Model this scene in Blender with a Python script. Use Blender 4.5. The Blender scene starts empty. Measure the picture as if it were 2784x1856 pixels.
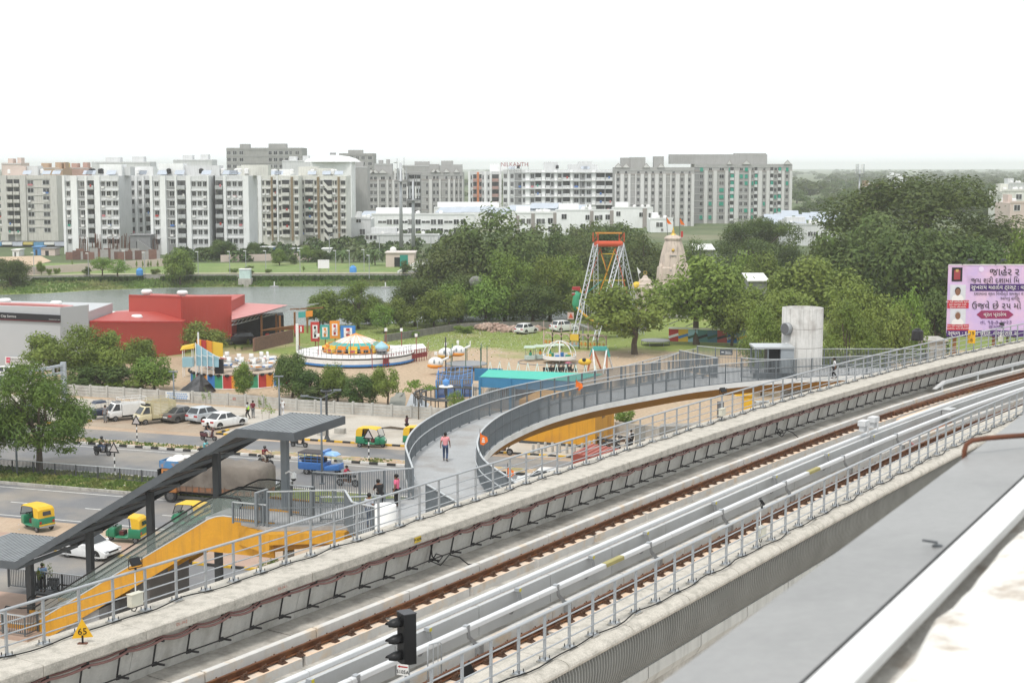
import bpy,math,random
from mathutils import Vector,Matrix
sc=bpy.context.scene
col=sc.collection
R=math.radians
# ---------------- camera, sky, sun, exposure ----------------
FPX,CAMZ,HORIZ=4099.0,24.5,450.0
TILT=math.atan((928-HORIZ)/FPX)
cd=bpy.data.cameras.new("Camera");cam=bpy.data.objects.new("Camera",cd);col.objects.link(cam)
cam.location=(0,0,CAMZ);cam.rotation_euler=(math.pi/2-TILT,0,0)
cd.sensor_width=36;cd.lens=FPX/2784*36
cd.clip_start=0.3;cd.clip_end=20000
cd.dof.use_dof=True;cd.dof.focus_distance=75;cd.dof.aperture_fstop=5.6
sc.camera=cam
w=bpy.data.worlds.new("World");sc.world=w;w.use_nodes=True
nt=w.node_tree;nt.nodes.clear()
N=nt.nodes.new;L=nt.links.new
wo=N("ShaderNodeOutputWorld");bg=N("ShaderNodeBackground");sky=N("ShaderNodeTexSky")
SUN_EL,SUN_AZ=R(62),R(200)
sky.sky_type='NISHITA';sky.sun_disc=False;sky.sun_elevation=SUN_EL;sky.sun_rotation=SUN_AZ
sky.air_density=1.0;sky.dust_density=3.0
# overcast: a bright cloud deck covers nearly all of the blue sky
tc=N("ShaderNodeTexCoord");mp=N("ShaderNodeMapping");mp.inputs['Scale'].default_value=(1,1,3)
nz=N("ShaderNodeTexNoise");nz.inputs['Scale'].default_value=1.6;nz.inputs['Detail'].default_value=5
L(tc.outputs['Generated'],mp.inputs['Vector']);L(mp.outputs[0],nz.inputs['Vector'])
rp=N("ShaderNodeMapRange");rp.inputs[1].default_value=.3;rp.inputs[2].default_value=.75
rp.inputs[3].default_value=.80;rp.inputs[4].default_value=.95
L(nz.outputs['Fac'],rp.inputs[0])
mx=N("ShaderNodeMix");mx.data_type='RGBA'
L(rp.outputs[0],mx.inputs[0]);L(sky.outputs[0],mx.inputs[6]);mx.inputs[7].default_value=(8.6,9.0,9.1,1)
L(mx.outputs[2],bg.inputs['Color']);bg.inputs['Strength'].default_value=0.135
L(bg.outputs[0],wo.inputs['Surface'])
sl=bpy.data.lights.new("Sun",'SUN');sl.energy=2.0;sl.angle=R(10);sl.color=(1,.96,.9)
sun=bpy.data.objects.new("Sun",sl);col.objects.link(sun)
# nishita azimuth: sun direction = (sin az, cos az)
sd=Vector((math.sin(SUN_AZ)*math.cos(SUN_EL),math.cos(SUN_AZ)*math.cos(SUN_EL),math.sin(SUN_EL)))
sun.rotation_euler=sd.to_track_quat('Z','Y').to_euler();sun.location=(0,0,60)
sc.view_settings.view_transform='Standard';sc.view_settings.look='None'
sc.view_settings.exposure=0.12;sc.view_settings.gamma=1
sc.render.engine='CYCLES'
cy=sc.cycles
cy.use_denoising=True;cy.max_bounces=6;cy.diffuse_bounces=3;cy.glossy_bounces=2;cy.transmission_bounces=4
cy.transparent_max_bounces=6;cy.volume_bounces=2
sc.render.use_persistent_data=False
# ---------------- picture <-> world ----------------
_F=Vector((0,math.cos(TILT),-math.sin(TILT)));_U=Vector((0,math.sin(TILT),math.cos(TILT)))
def ray(px,py):return _F+Vector((1,0,0))*((px-1392)/FPX)-_U*((py-928)/FPX)
def G(px,py,z=0.0):
 d=ray(px,py);t=(z-CAMZ)/d.z;v=d*t;return Vector((v.x,v.y,z))
def D(px,py,Y):
 d=ray(px,py);v=d*(Y/d.y);return Vector((v.x,Y,v.z+CAMZ))
# ---------------- materials ----------------
MATS={}
def mat(name,c=(.5,.5,.5),rough=.7,metal=0,var=.12,scale=1.5,bump=0,c2=None,c2amt=.5,c2scale=.4,streak=0,coord='Object',spec=.3,rnd=0,alpha=None,trans=0,fine=None):
 """procedural principled material: tonal noise, optional second colour in patches, vertical streaks, bump"""
 if name in MATS:return MATS[name]
 m=bpy.data.materials.new(name);m.use_nodes=True;t=m.node_tree;MATS[name]=m
 b=t.nodes['Principled BSDF'];n=t.nodes.new;l=t.links.new
 b.inputs['Roughness'].default_value=rough;b.inputs['Metallic'].default_value=metal
 b.inputs['Specular IOR Level'].default_value=spec
 co=n('ShaderNodeTexCoord')
 src=co.outputs['Object']
 if coord=='World':
  g=n('ShaderNodeNewGeometry');src=g.outputs['Position']
 base=n('ShaderNodeRGB');base.outputs[0].default_value=(*c,1);cur=base.outputs[0]
 def noise(s,det=4,vec=None):
  q=n('ShaderNodeTexNoise');q.inputs['Scale'].default_value=s;q.inputs['Detail'].default_value=det
  q.inputs['Roughness'].default_value=.6;l(vec or src,q.inputs['Vector']);return q.outputs['Fac']
 def ramp(f,a,bb,lo=0.,hi=1.):
  q=n('ShaderNodeMapRange');q.inputs[1].default_value=a;q.inputs[2].default_value=bb
  q.inputs[3].default_value=lo;q.inputs[4].default_value=hi;l(f,q.inputs[0]);return q.outputs[0]
 def mixc(f,a,bcol,blend='MIX'):
  q=n('ShaderNodeMix');q.data_type='RGBA';q.blend_type=blend
  if isinstance(f,float):q.inputs[0].default_value=f
  else:l(f,q.inputs[0])
  l(a,q.inputs[6])
  if isinstance(bcol,tuple):q.inputs[7].default_value=(*bcol,1)
  else:l(bcol,q.inputs[7])
  return q.outputs[2]
 if c2 is not None:
  cur=mixc(ramp(noise(c2scale,6),.62-c2amt*.35,.72-c2amt*.15),cur,tuple(c2))
 if streak:
  mpn=n('ShaderNodeMapping');mpn.inputs['Scale'].default_value=(2.2,2.2,.18);l(src,mpn.inputs['Vector'])
  cur=mixc(ramp(noise(1.6,5,mpn.outputs[0]),.48,.75,0,streak),cur,(.07,.065,.055))
 if var:
  f=noise(scale,5);v=ramp(f,.3,.7,1-var,1+var)
  hs=n('ShaderNodeHueSaturation');l(cur,hs.inputs['Color']);l(v,hs.inputs['Value']);cur=hs.outputs[0]
 if fine:
  v=ramp(noise(fine[0],3),.3,.7,1-fine[1],1+fine[1])
  hs=n('ShaderNodeHueSaturation');l(cur,hs.inputs['Color']);l(v,hs.inputs['Value']);cur=hs.outputs[0]
 if rnd:
  oi=n('ShaderNodeObjectInfo');v=ramp(oi.outputs['Random'],0,1,1-rnd,1+rnd)
  hs=n('ShaderNodeHueSaturation');l(cur,hs.inputs['Color']);l(v,hs.inputs['Value']);cur=hs.outputs[0]
 l(cur,b.inputs['Base Color'])
 if bump:
  bm_=n('ShaderNodeBump');bm_.inputs['Strength'].default_value=bump;bm_.inputs['Distance'].default_value=.05
  l(noise(scale*6,4),bm_.inputs['Height']);l(bm_.outputs[0],b.inputs['Normal'])
 if trans:b.inputs['Transmission Weight'].default_value=trans
 if alpha is not None:b.inputs['Alpha'].default_value=alpha
 return m
# ---------------- mesh builder ----------------
class MB:
 def __init__(s):s.v=[];s.f=[];s.m=[]
 def add(s,vs,fs,m=0):
  o=len(s.v);s.v+=[tuple(x)for x in vs];s.f+=[tuple(i+o for i in f)for f in fs];s.m+=[m]*len(fs);return s
 def hexa(s,p,m=0):
  return s.add(p,[(3,2,1,0),(4,5,6,7),(0,1,5,4),(1,2,6,5),(2,3,7,6),(3,0,4,7)],m)
 def box(s,x0,x1,y0,y1,z0,z1,m=0):
  return s.hexa([(x0,y0,z0),(x1,y0,z0),(x1,y1,z0),(x0,y1,z0),(x0,y0,z1),(x1,y0,z1),(x1,y1,z1),(x0,y1,z1)],m)
 def cbox(s,c,sz,rz=0,m=0):
  a,b,h=sz[0]/2,sz[1]/2,sz[2];ca,sa=math.cos(rz),math.sin(rz);q=[]
  for z in(0,h):
   for x,y in((-a,-b),(a,-b),(a,b),(-a,b)):
    q.append((c[0]+x*ca-y*sa,c[1]+x*sa+y*ca,c[2]+z))
  return s.hexa(q,m)
 def quad(s,a,b,c,d,m=0):return s.add([a,b,c,d],[(0,1,2,3)],m)
 def poly(s,pts,m=0):return s.add(pts,[tuple(range(len(pts)))],m)
 def prism(s,pts,z0,z1,m=0):
  n=len(pts);vs=[(p[0],p[1],z0)for p in pts]+[(p[0],p[1],z1)for p in pts]
  fs=[tuple(range(n-1,-1,-1)),tuple(range(n,2*n))]+[(i,(i+1)%n,n+(i+1)%n,n+i)for i in range(n)]
  return s.add(vs,fs,m)
 def xprism(s,pts,x0,x1,m=0,ax='x'):
  n=len(pts);mk=(lambda t,p:(t,p[0],p[1]))if ax=='x' else(lambda t,p:(p[0],t,p[1]))
  vs=[mk(x0,p)for p in pts]+[mk(x1,p)for p in pts]
  fs=[tuple(range(n-1,-1,-1)),tuple(range(n,2*n))]+[(i,(i+1)%n,n+(i+1)%n,n+i)for i in range(n)]
  return s.add(vs,fs,m)
 def beam(s,a,b,wd,h,m=0,up=(0,0,1)):
  a,b=Vector(a),Vector(b);d=(b-a).normalized();u=Vector(up)
  if abs(d.dot(u))>.98:u=Vector((0,1,0))
  sd_=d.cross(u).normalized();u2=sd_.cross(d)
  q=[]
  for p in(a,b):
   q+=[p-sd_*wd/2-u2*h/2,p+sd_*wd/2-u2*h/2,p+sd_*wd/2+u2*h/2,p-sd_*wd/2+u2*h/2]
  return s.hexa(q,m)
 def tube(s,a,b,r,n=6,m=0,r2=None):
  return s.ptube([a,b],r,n,m,r2=r2)
 def ptube(s,pts,r,n=6,m=0,r2=None,closed=False):
  pts=[Vector(p)for p in pts];k=len(pts);vs=[];ref=None
  for i,p in enumerate(pts):
   if closed:d=pts[(i+1)%k]-pts[i-1]
   else:d=pts[min(i+1,k-1)]-pts[max(i-1,0)]
   if d.length<1e-9:d=Vector((0,0,1))
   d.normalize()
   u=Vector((0,0,1))if abs(d.z)<.9 else Vector((1,0,0))
   if ref is not None and abs(ref.dot(d))<.97:u=ref
   a=d.cross(u).normalized();bb=a.cross(d).normalized();ref=bb
   rr=r if r2 is None else r+(r2-r)*i/max(1,k-1)
   if isinstance(r,(list,tuple)):rr=r[i]
   for j in range(n):
    t=2*math.pi*j/n;vs.append(p+a*(math.cos(t)*rr)+bb*(math.sin(t)*rr))
  fs=[]
  for i in range(k if closed else k-1):
   for j in range(n):
    i2=(i+1)%k;fs.append((i*n+j,i*n+(j+1)%n,i2*n+(j+1)%n,i2*n+j))
  if not closed:fs+=[tuple(range(n-1,-1,-1)),tuple(range((k-1)*n,k*n))]
  return s.add(vs,fs,m)
 def lathe(s,prof,c=(0,0,0),n=12,m=0,a0=0,a1=None):
  full=a1 is None;a1=2*math.pi if full else a1;vs=[];fs=[]
  cnt=n if full else n+1
  for(r,z)in prof:
   for j in range(cnt):
    t=a0+(a1-a0)*j/n;vs.append((c[0]+r*math.cos(t),c[1]+r*math.sin(t),c[2]+z))
  for i in range(len(prof)-1):
   for j in range(n):
    j2=(j+1)%cnt if full else j+1
    fs.append((i*cnt+j,i*cnt+j2,(i+1)*cnt+j2,(i+1)*cnt+j))
  return s.add(vs,fs,m)
 def ball(s,c,r,n=10,k=6,m=0,sz=(1,1,1)):
  prof=[];vs=[];fs=[]
  for i in range(k+1):
   a=-math.pi/2+math.pi*i/k
   for j in range(n):
    t=2*math.pi*j/n
    vs.append((c[0]+r*sz[0]*math.cos(a)*math.cos(t),c[1]+r*sz[1]*math.cos(a)*math.sin(t),c[2]+r*sz[2]*math.sin(a)))
  for i in range(k):
   for j in range(n):fs.append((i*n+j,i*n+(j+1)%n,(i+1)*n+(j+1)%n,(i+1)*n+j))
  return s.add(vs,fs,m)
 def sweep(s,prof,path,m=0,closed=True,caps=True):
  """prof: (offset,z) list; path: list of (Vector pos2d, Vector normal2d)"""
  n=len(prof);vs=[];fs=[]
  for(p,nn)in path:
   for(o,z)in prof:vs.append((p[0]+nn[0]*o,p[1]+nn[1]*o,z))
  e=n if closed else n-1
  for i in range(len(path)-1):
   for j in range(e):
    j2=(j+1)%n;fs.append((i*n+j,i*n+j2,(i+1)*n+j2,(i+1)*n+j))
  if closed and caps:fs+=[tuple(range(n-1,-1,-1)),tuple(range((len(path)-1)*n,len(path)*n))]
  return s.add(vs,fs,m)
 def mesh(s,name,mats,smooth=False,org=(0,0,0)):
  me=bpy.data.meshes.new(name)
  ox,oy,oz=org
  me.from_pydata([(x-ox,y-oy,z-oz)for x,y,z in s.v],[],s.f)
  if not isinstance(mats,(list,tuple)):mats=[mats]
  for q in mats:me.materials.append(q)
  if len(mats)>1:me.polygons.foreach_set('material_index',s.m)
  if smooth:me.polygons.foreach_set('use_smooth',[True]*len(me.polygons))
  me.update();return me
 def build(s,name,mats,parent=None,smooth=False):
  """one mesh object; vertices are given in world space (parents unrotated while building)"""
  if not s.v:s.v=[(0,0,0)]
  xs=[p[0]for p in s.v];ys=[p[1]for p in s.v];zs=[p[2]for p in s.v]
  org=Vector(((min(xs)+max(xs))/2,(min(ys)+max(ys))/2,min(zs)))
  o=bpy.data.objects.new(name,s.mesh(name,mats,smooth,org));col.objects.link(o)
  if parent:o.parent=parent;o.location=org-wloc(parent)
  else:o.location=org
  return o
def wloc(o):
 v=Vector(o.location)
 while o.parent:o=o.parent;v+=Vector(o.location)
 return v
def tag(o,label=None,cat=None,group=None,kind=None):
 if label:o['label']=label
 if cat:o['category']=cat
 if group:o['group']=group
 if kind:o['kind']=kind
 return o
def T(name,label,cat,loc=(0,0,0),group=None):
 o=bpy.data.objects.new(name,None);o.empty_display_size=.2;col.objects.link(o);o.location=loc
 return tag(o,label,cat,group)
def inst(me_obj,name,parent,loc,rz=0,scale=None):
 """another object sharing mesh data, loc in world"""
 o=bpy.data.objects.new(name,me_obj.data if hasattr(me_obj,'data')else me_obj);col.objects.link(o)
 if parent:o.parent=parent;o.location=Vector(loc)-wloc(parent)
 else:o.location=loc
 o.rotation_euler=(0,0,rz)
 if scale is not None:o.scale=scale
 return o
def kids(o):return[c for c in col.objects if c.parent==o]
_children={}
def copy_tree(o,loc=None,rz=None,label=None,group=None,parent=None,sc_=None):
 c=o.copy();col.objects.link(c)
 if parent:c.parent=parent
 if loc is not None:c.location=loc
 if rz is not None:c.rotation_euler=(0,0,rz)
 if sc_ is not None:c.scale=(sc_,sc_,sc_)
 if label:c['label']=label
 if group:c['group']=group
 for ch in list(o.children):copy_tree(ch,parent=c)
 return c
def text(s,size,name,m,parent=None,loc=(0,0,0),rot=(0,0,0),align='CENTER',ext=.004,wscale=1):
 cu=bpy.data.curves.new(name,'FONT');cu.body=s;cu.size=size;cu.align_x=align;cu.align_y='CENTER';cu.extrude=ext
 cu.resolution_u=2
 tmp=bpy.data.objects.new(name,cu);col.objects.link(tmp)
 me=bpy.data.meshes.new_from_object(tmp.evaluated_get(bpy.context.evaluated_depsgraph_get()));bpy.data.objects.remove(tmp)
 me.materials.clear();me.materials.append(m);o=bpy.data.objects.new(name,me);col.objects.link(o)
 if parent:o.parent=parent;o.location=Vector(loc)-wloc(parent)
 else:o.location=loc
 o.rotation_euler=rot
 if wscale!=1:o.scale=(wscale,1,1)
 return o
def frame_rot(xdir,up=(0,0,1)):
 """euler for text lying in the plane spanned by xdir and up"""
 x=Vector(xdir).normalized();z=x.cross(Vector(up)).normalized();y=z.cross(x)
 return Matrix((x,y,z)).transposed().to_euler()
rnd=random.Random(7)
# ---------------- material palette ----------------
asphalt=mat('asphalt',(.175,.175,.18),.9,var=.12,scale=.22,c2=(.27,.245,.215),c2amt=.5,c2scale=.14,fine=(14,.1),coord='World')
plaza=mat('paving_concrete',(.46,.42,.365),.9,var=.1,scale=.2,c2=(.36,.315,.26),c2amt=.38,c2scale=.18,fine=(6,.08),coord='World')
dirt=mat('dirt',(.37,.27,.19),.95,var=.12,scale=.3,c2=(.46,.36,.27),c2amt=.5,c2scale=.1,fine=(5,.1))
redpave=mat('red_paving',(.40,.28,.22),.9,var=.1,scale=.8,c2=(.34,.26,.2),c2amt=.4,c2scale=.3)
grassm=mat('grass',(.12,.155,.04),.95,var=.3,scale=2.5,c2=(.22,.2,.08),c2amt=.5,c2scale=.8,fine=(12,.3))
lawnm=mat('lawn',(.15,.215,.065),.95,var=.18,scale=.5,c2=(.20,.24,.09),c2amt=.5,c2scale=.1,fine=(3,.15))
bankm=mat('bank_grass',(.135,.20,.055),.95,var=.25,scale=.8,c2=(.25,.25,.12),c2amt=.4,c2scale=.12,fine=(3,.25))
conc=mat('concrete',(.45,.43,.39),.9,var=.12,scale=.9,c2=(.30,.28,.25),c2amt=.45,c2scale=.9,streak=.55,fine=(9,.08),bump=.15)
conc_top=mat('concrete_walkway',(.49,.455,.40),.9,var=.07,scale=2.2,c2=(.37,.345,.30),c2amt=.42,c2scale=3.2,fine=(22,.16),bump=.25,coord='World')
conc_wall=mat('concrete_wall',(.60,.585,.55),.85,var=.06,scale=.9,c2=(.48,.46,.42),c2amt=.35,c2scale=1.2,streak=.22,fine=(16,.06),coord='World')
conc_floor=mat('concrete_floor',(.42,.395,.355),.9,var=.15,scale=1.5,c2=(.27,.25,.22),c2amt=.5,c2scale=.9,fine=(9,.12),bump=.2)
slabm=mat('cover_slab',(.58,.585,.55),.9,var=.15,scale=1.2,c2=(.28,.28,.26),c2amt=.4,c2scale=1.5,fine=(14,.1),rnd=.12)
plinth=mat('plinth',(.58,.565,.54),.85,var=.06,scale=1.5,c2=(.60,.50,.39),c2amt=.3,c2scale=1.6,streak=.12,coord='World')
plinth_top=mat('plinth_rusty_top',(.68,.5,.36),.9,var=.1,scale=2,c2=(.6,.54,.47),c2amt=.55,c2scale=1.5)
railm=mat('rusty_rail',(.115,.043,.017),.6,metal=.1,var=.2,scale=3,c2=(.17,.07,.026),c2amt=.4,c2scale=2)
fastm=mat('rusty_fastener',(.10,.055,.035),.8,var=.3,scale=10)
galv=mat('galvanised_steel',(.40,.415,.43),.45,metal=.35,var=.08,scale=3,spec=.5)
galvdark=mat('galvanised_grey',(.28,.285,.29),.5,metal=.3,var=.15,scale=4)
whitebeam=mat('white_cover',(.60,.605,.61),.45,var=.03,scale=2)
greypanel=mat('grey_cover_panel',(.45,.455,.455),.6,var=.05,scale=1.2,c2=(.38,.38,.37),c2amt=.3,c2scale=.6)
blackm=mat('black_paint',(.012,.012,.013),.45,var=.1,scale=3)
black_rub=mat('black_rubber',(.022,.022,.022),.8,var=.15,scale=5)
cablem=mat('cable_sheath',(.27,.145,.13),.6,var=.1,scale=3)
bracketm=mat('cable_bracket',(.05,.048,.048),.7,var=.2,scale=5)
greysteel=mat('grey_painted_steel',(.165,.185,.20),.5,var=.06,scale=2,spec=.4)
greysteel_l=mat('grey_steel_trim',(.47,.49,.5),.4,metal=.25,var=.06,scale=2)
darksteel=mat('charcoal_steel',(.055,.062,.068),.45,var=.08,scale=2,spec=.4)
roofsheet=mat('grey_roof_sheet',(.20,.21,.22),.45,metal=.2,var=.07,scale=1.2,c2=(.17,.18,.19),c2amt=.3,c2scale=.8)
deckm=mat('grey_deck_tiles',(.36,.365,.37),.75,var=.07,scale=.6,c2=(.30,.29,.28),c2amt=.4,c2scale=.5,fine=(7,.07))
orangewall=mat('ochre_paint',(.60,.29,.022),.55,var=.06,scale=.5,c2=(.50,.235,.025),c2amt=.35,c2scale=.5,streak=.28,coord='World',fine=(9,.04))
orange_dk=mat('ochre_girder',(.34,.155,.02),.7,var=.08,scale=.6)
whitepaint=mat('white_paint',(.75,.745,.73),.6,var=.05,scale=1,c2=(.66,.65,.62),c2amt=.3,c2scale=.6)
whiteline=mat('white_road_paint',(.6,.59,.56),.8,var=.2,scale=1.5)
yellowp=mat('yellow_paint',(.62,.38,.03),.6,var=.12,scale=2)
blackcurb=mat('black_curb_paint',(.035,.034,.033),.8,var=.2,scale=2)
whitecurb=mat('white_curb_paint',(.6,.58,.55),.8,var=.15,scale=2)
boundary=mat('precast_concrete',(.46,.45,.42),.9,var=.1,scale=.9,streak=.2,c2=(.36,.34,.31),c2amt=.4,c2scale=.5,fine=(6,.07))
metalcop=mat('coping_sheet',(.285,.28,.275),.42,metal=.15,var=.05,scale=2.5,c2=(.245,.241,.237),c2amt=.4,c2scale=1.4,fine=(30,.05),coord='World')
roughconc=mat('rough_parapet',(.74,.715,.67),.95,var=.1,scale=5,c2=(.40,.345,.29),c2amt=.33,c2scale=5,fine=(60,.1),bump=.4)
rustpipe=mat('rusty_pipe',(.13,.048,.025),.6,var=.25,scale=14,c2=(.09,.035,.02),c2amt=.4,c2scale=9)
glassdark=mat('dark_glass',(.015,.018,.02),.12,var=.1,spec=.6)
redmetal=mat('red_cladding',(.40,.058,.042),.5,var=.05,scale=.3,spec=.35)
pinkroof=mat('pink_roof_sheet',(.50,.19,.175),.5,var=.08,scale=.4,spec=.35)
greyclad=mat('grey_cladding',(.44,.45,.46),.45,var=.03,scale=.3,spec=.4)
def water_mat():
 m=bpy.data.materials.new('lake_water');m.use_nodes=True;t=m.node_tree;b=t.nodes['Principled BSDF']
 b.inputs['Base Color'].default_value=(.16,.18,.165,1);b.inputs['Roughness'].default_value=.18
 b.inputs['Specular IOR Level'].default_value=.5
 g=t.nodes.new('ShaderNodeNewGeometry');mp_=t.nodes.new('ShaderNodeMapping');mp_.inputs['Scale'].default_value=(.35,.9,1)
 z=t.nodes.new('ShaderNodeTexNoise');z.inputs['Scale'].default_value=1.3;z.inputs['Detail'].default_value=5
 bp=t.nodes.new('ShaderNodeBump');bp.inputs['Strength'].default_value=1;bp.inputs['Distance'].default_value=.28
 l=t.links.new;l(g.outputs['Position'],mp_.inputs['Vector']);l(mp_.outputs[0],z.inputs['Vector']);l(z.outputs['Fac'],bp.inputs['Height']);l(bp.outputs[0],b.inputs['Normal'])
 return m
waterm=water_mat()
def ground_mat():
 """fair ground: dirt worn through grass, green further out"""
 m=bpy.data.materials.new('fair_ground');m.use_nodes=True;t=m.node_tree;b=t.nodes['Principled BSDF'];n=t.nodes.new;l=t.links.new
 b.inputs['Roughness'].default_value=.95;b.inputs['Specular IOR Level'].default_value=.1
 g=n('ShaderNodeNewGeometry')
 def noise(s,d=6):
  q=n('ShaderNodeTexNoise');q.inputs['Scale'].default_value=s;q.inputs['Detail'].default_value=d;l(g.outputs['Position'],q.inputs['Vector']);return q.outputs['Fac']
 sep=n('ShaderNodeSeparateXYZ');l(g.outputs['Position'],sep.inputs[0])
# grass cover grows with distance from the worn fair pitches (y 165..215)
 r1=n('ShaderNodeMapRange');l(sep.outputs[1],r1.inputs[0]);r1.inputs[1].default_value=184;r1.inputs[2].default_value=209;r1.inputs[3].default_value=-.30;r1.inputs[4].default_value=.28
 a=n('ShaderNodeMath');a.operation='ADD';l(noise(.09),a.inputs[0]);l(r1.outputs[0],a.inputs[1])
 r2=n('ShaderNodeMapRange');l(a.outputs[0],r2.inputs[0]);r2.inputs[1].default_value=.42;r2.inputs[2].default_value=.62
 dn=n('ShaderNodeMix');dn.data_type='RGBA';l(noise(.25),dn.inputs[0]);dn.inputs[6].default_value=(.45,.335,.235,1);dn.inputs[7].default_value=(.385,.30,.21,1)
 gn=n('ShaderNodeMix');gn.data_type='RGBA';l(noise(.6),gn.inputs[0]);gn.inputs[6].default_value=(.13,.20,.045,1);gn.inputs[7].default_value=(.27,.29,.10,1)
 mx_=n('ShaderNodeMix');mx_.data_type='RGBA';l(r2.outputs[0],mx_.inputs[0]);l(dn.outputs[2],mx_.inputs[6]);l(gn.outputs[2],mx_.inputs[7])
 hs=n('ShaderNodeHueSaturation');l(mx_.outputs[2],hs.inputs['Color'])
 r3=n('ShaderNodeMapRange');l(noise(2.5,4),r3.inputs[0]);r3.inputs[1].default_value=.3;r3.inputs[2].default_value=.7;r3.inputs[3].default_value=.82;r3.inputs[4].default_value=1.18
 l(r3.outputs[0],hs.inputs['Value']);l(hs.outputs[0],b.inputs['Base Color']);return m
fairgm=ground_mat()
# ---------------- metro viaduct in front ----------------
PC=None
def _cub(y):
 return None
REF=[(332,1735),(832.6,1560.6),(1152,1445),(1417,1356),(1553.6,1308),(1675,1271),(1966,1171),(2316,1056),(2566,992),(2784,940)]
_pts=[G(x,y,13.5)for x,y in REF]
def _polyfit3(pts):
 import numpy as np
 return np.polyfit([p.y for p in pts],[p.x for p in pts],3)
_c=[float(k)for k in _polyfit3(_pts)]
def refx(y):
 def f(t):return((_c[0]*t+_c[1])*t+_c[2])*t+_c[3]
 def df(t):return(3*_c[0]*t+2*_c[1])*t+_c[2]
 if y<36:return f(36)+(y-36)*df(36)
 if y>92:return f(92)+(y-92)*df(92)
 return f(y)
PATH=[];_y=22.0;_prev=None;SLEN=[0.0]
while _y<125:
 x=refx(_y);dx=(refx(_y+.1)-refx(_y-.1))/.2;k=math.hypot(1,dx)
 PATH.append((Vector((x,_y)),Vector((1/k,-dx/k))))
 _y+=.5/k
for i in range(1,len(PATH)):SLEN.append(SLEN[-1]+(PATH[i][0]-PATH[i-1][0]).length)
def at(s,o,z):
 i=0
 import bisect
 i=min(max(bisect.bisect_right(SLEN,s)-1,0),len(PATH)-2);t=(s-SLEN[i])/(SLEN[i+1]-SLEN[i])
 p=PATH[i][0].lerp(PATH[i+1][0],t);n=PATH[i][1].lerp(PATH[i+1][1],t)
 return Vector((p.x+n.x*o,p.y+n.y*o,z))
def tang(s):
 a=at(s+.1,0,0)-at(s-.1,0,0);return a.normalized()
def ang(s):a=tang(s);return math.atan2(a.y,a.x)
def sub(s0,s1,step=.5):
 n=max(2,int((s1-s0)/step)+1);out=[]
 for k in range(n+1):
  s=s0+(s1-s0)*k/n;p=at(s,0,0);q=at(s,1,0);out.append((Vector((p.x,p.y)),Vector((q.x-p.x,q.y-p.y))))
 return out
S0,S1=0.0,SLEN[-1]
def s_of(px,py,z,o):
 g=G(px,py,z);b=0;bd=1e9
 for k in range(0,int(S1*10)):
  d=(at(k/10,o,z)-g).length
  if d<bd:b,bd=k/10,d
 return b
via=T('metro_viaduct','raised concrete metro viaduct carrying two rusty tracks across the foreground','viaduct',at(40,4,0))
# deck
MB().sweep([(-.75,11.3),(9.2,11.3),(9.2,12.0),(-.75,12.0)],sub(S0,S1)).build('deck_slab',conc_floor,via)
# inner trough wall and cantilever walkway slabs (segments with joints)
seg=3.05
wall=MB();walk=MB()
s=S0+.2
while s<S1-seg:
 p=sub(s,s+seg-.014,.6)
 wall.sweep([(-1.05,11.9),(-.76,11.9),(-.36,13.25),(-.75,13.25)],p)
 j=rnd.uniform(-.012,.012)
 walk.sweep([(-1.55,13.2),(-.02,13.22),(0+j,13.25),(0+j,13.47),(-.03,13.5),(-1.55,13.5)],p)
 s+=seg
wall.build('trough_wall',conc_wall,via);walk.build('walkway',conc_top,via)
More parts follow.
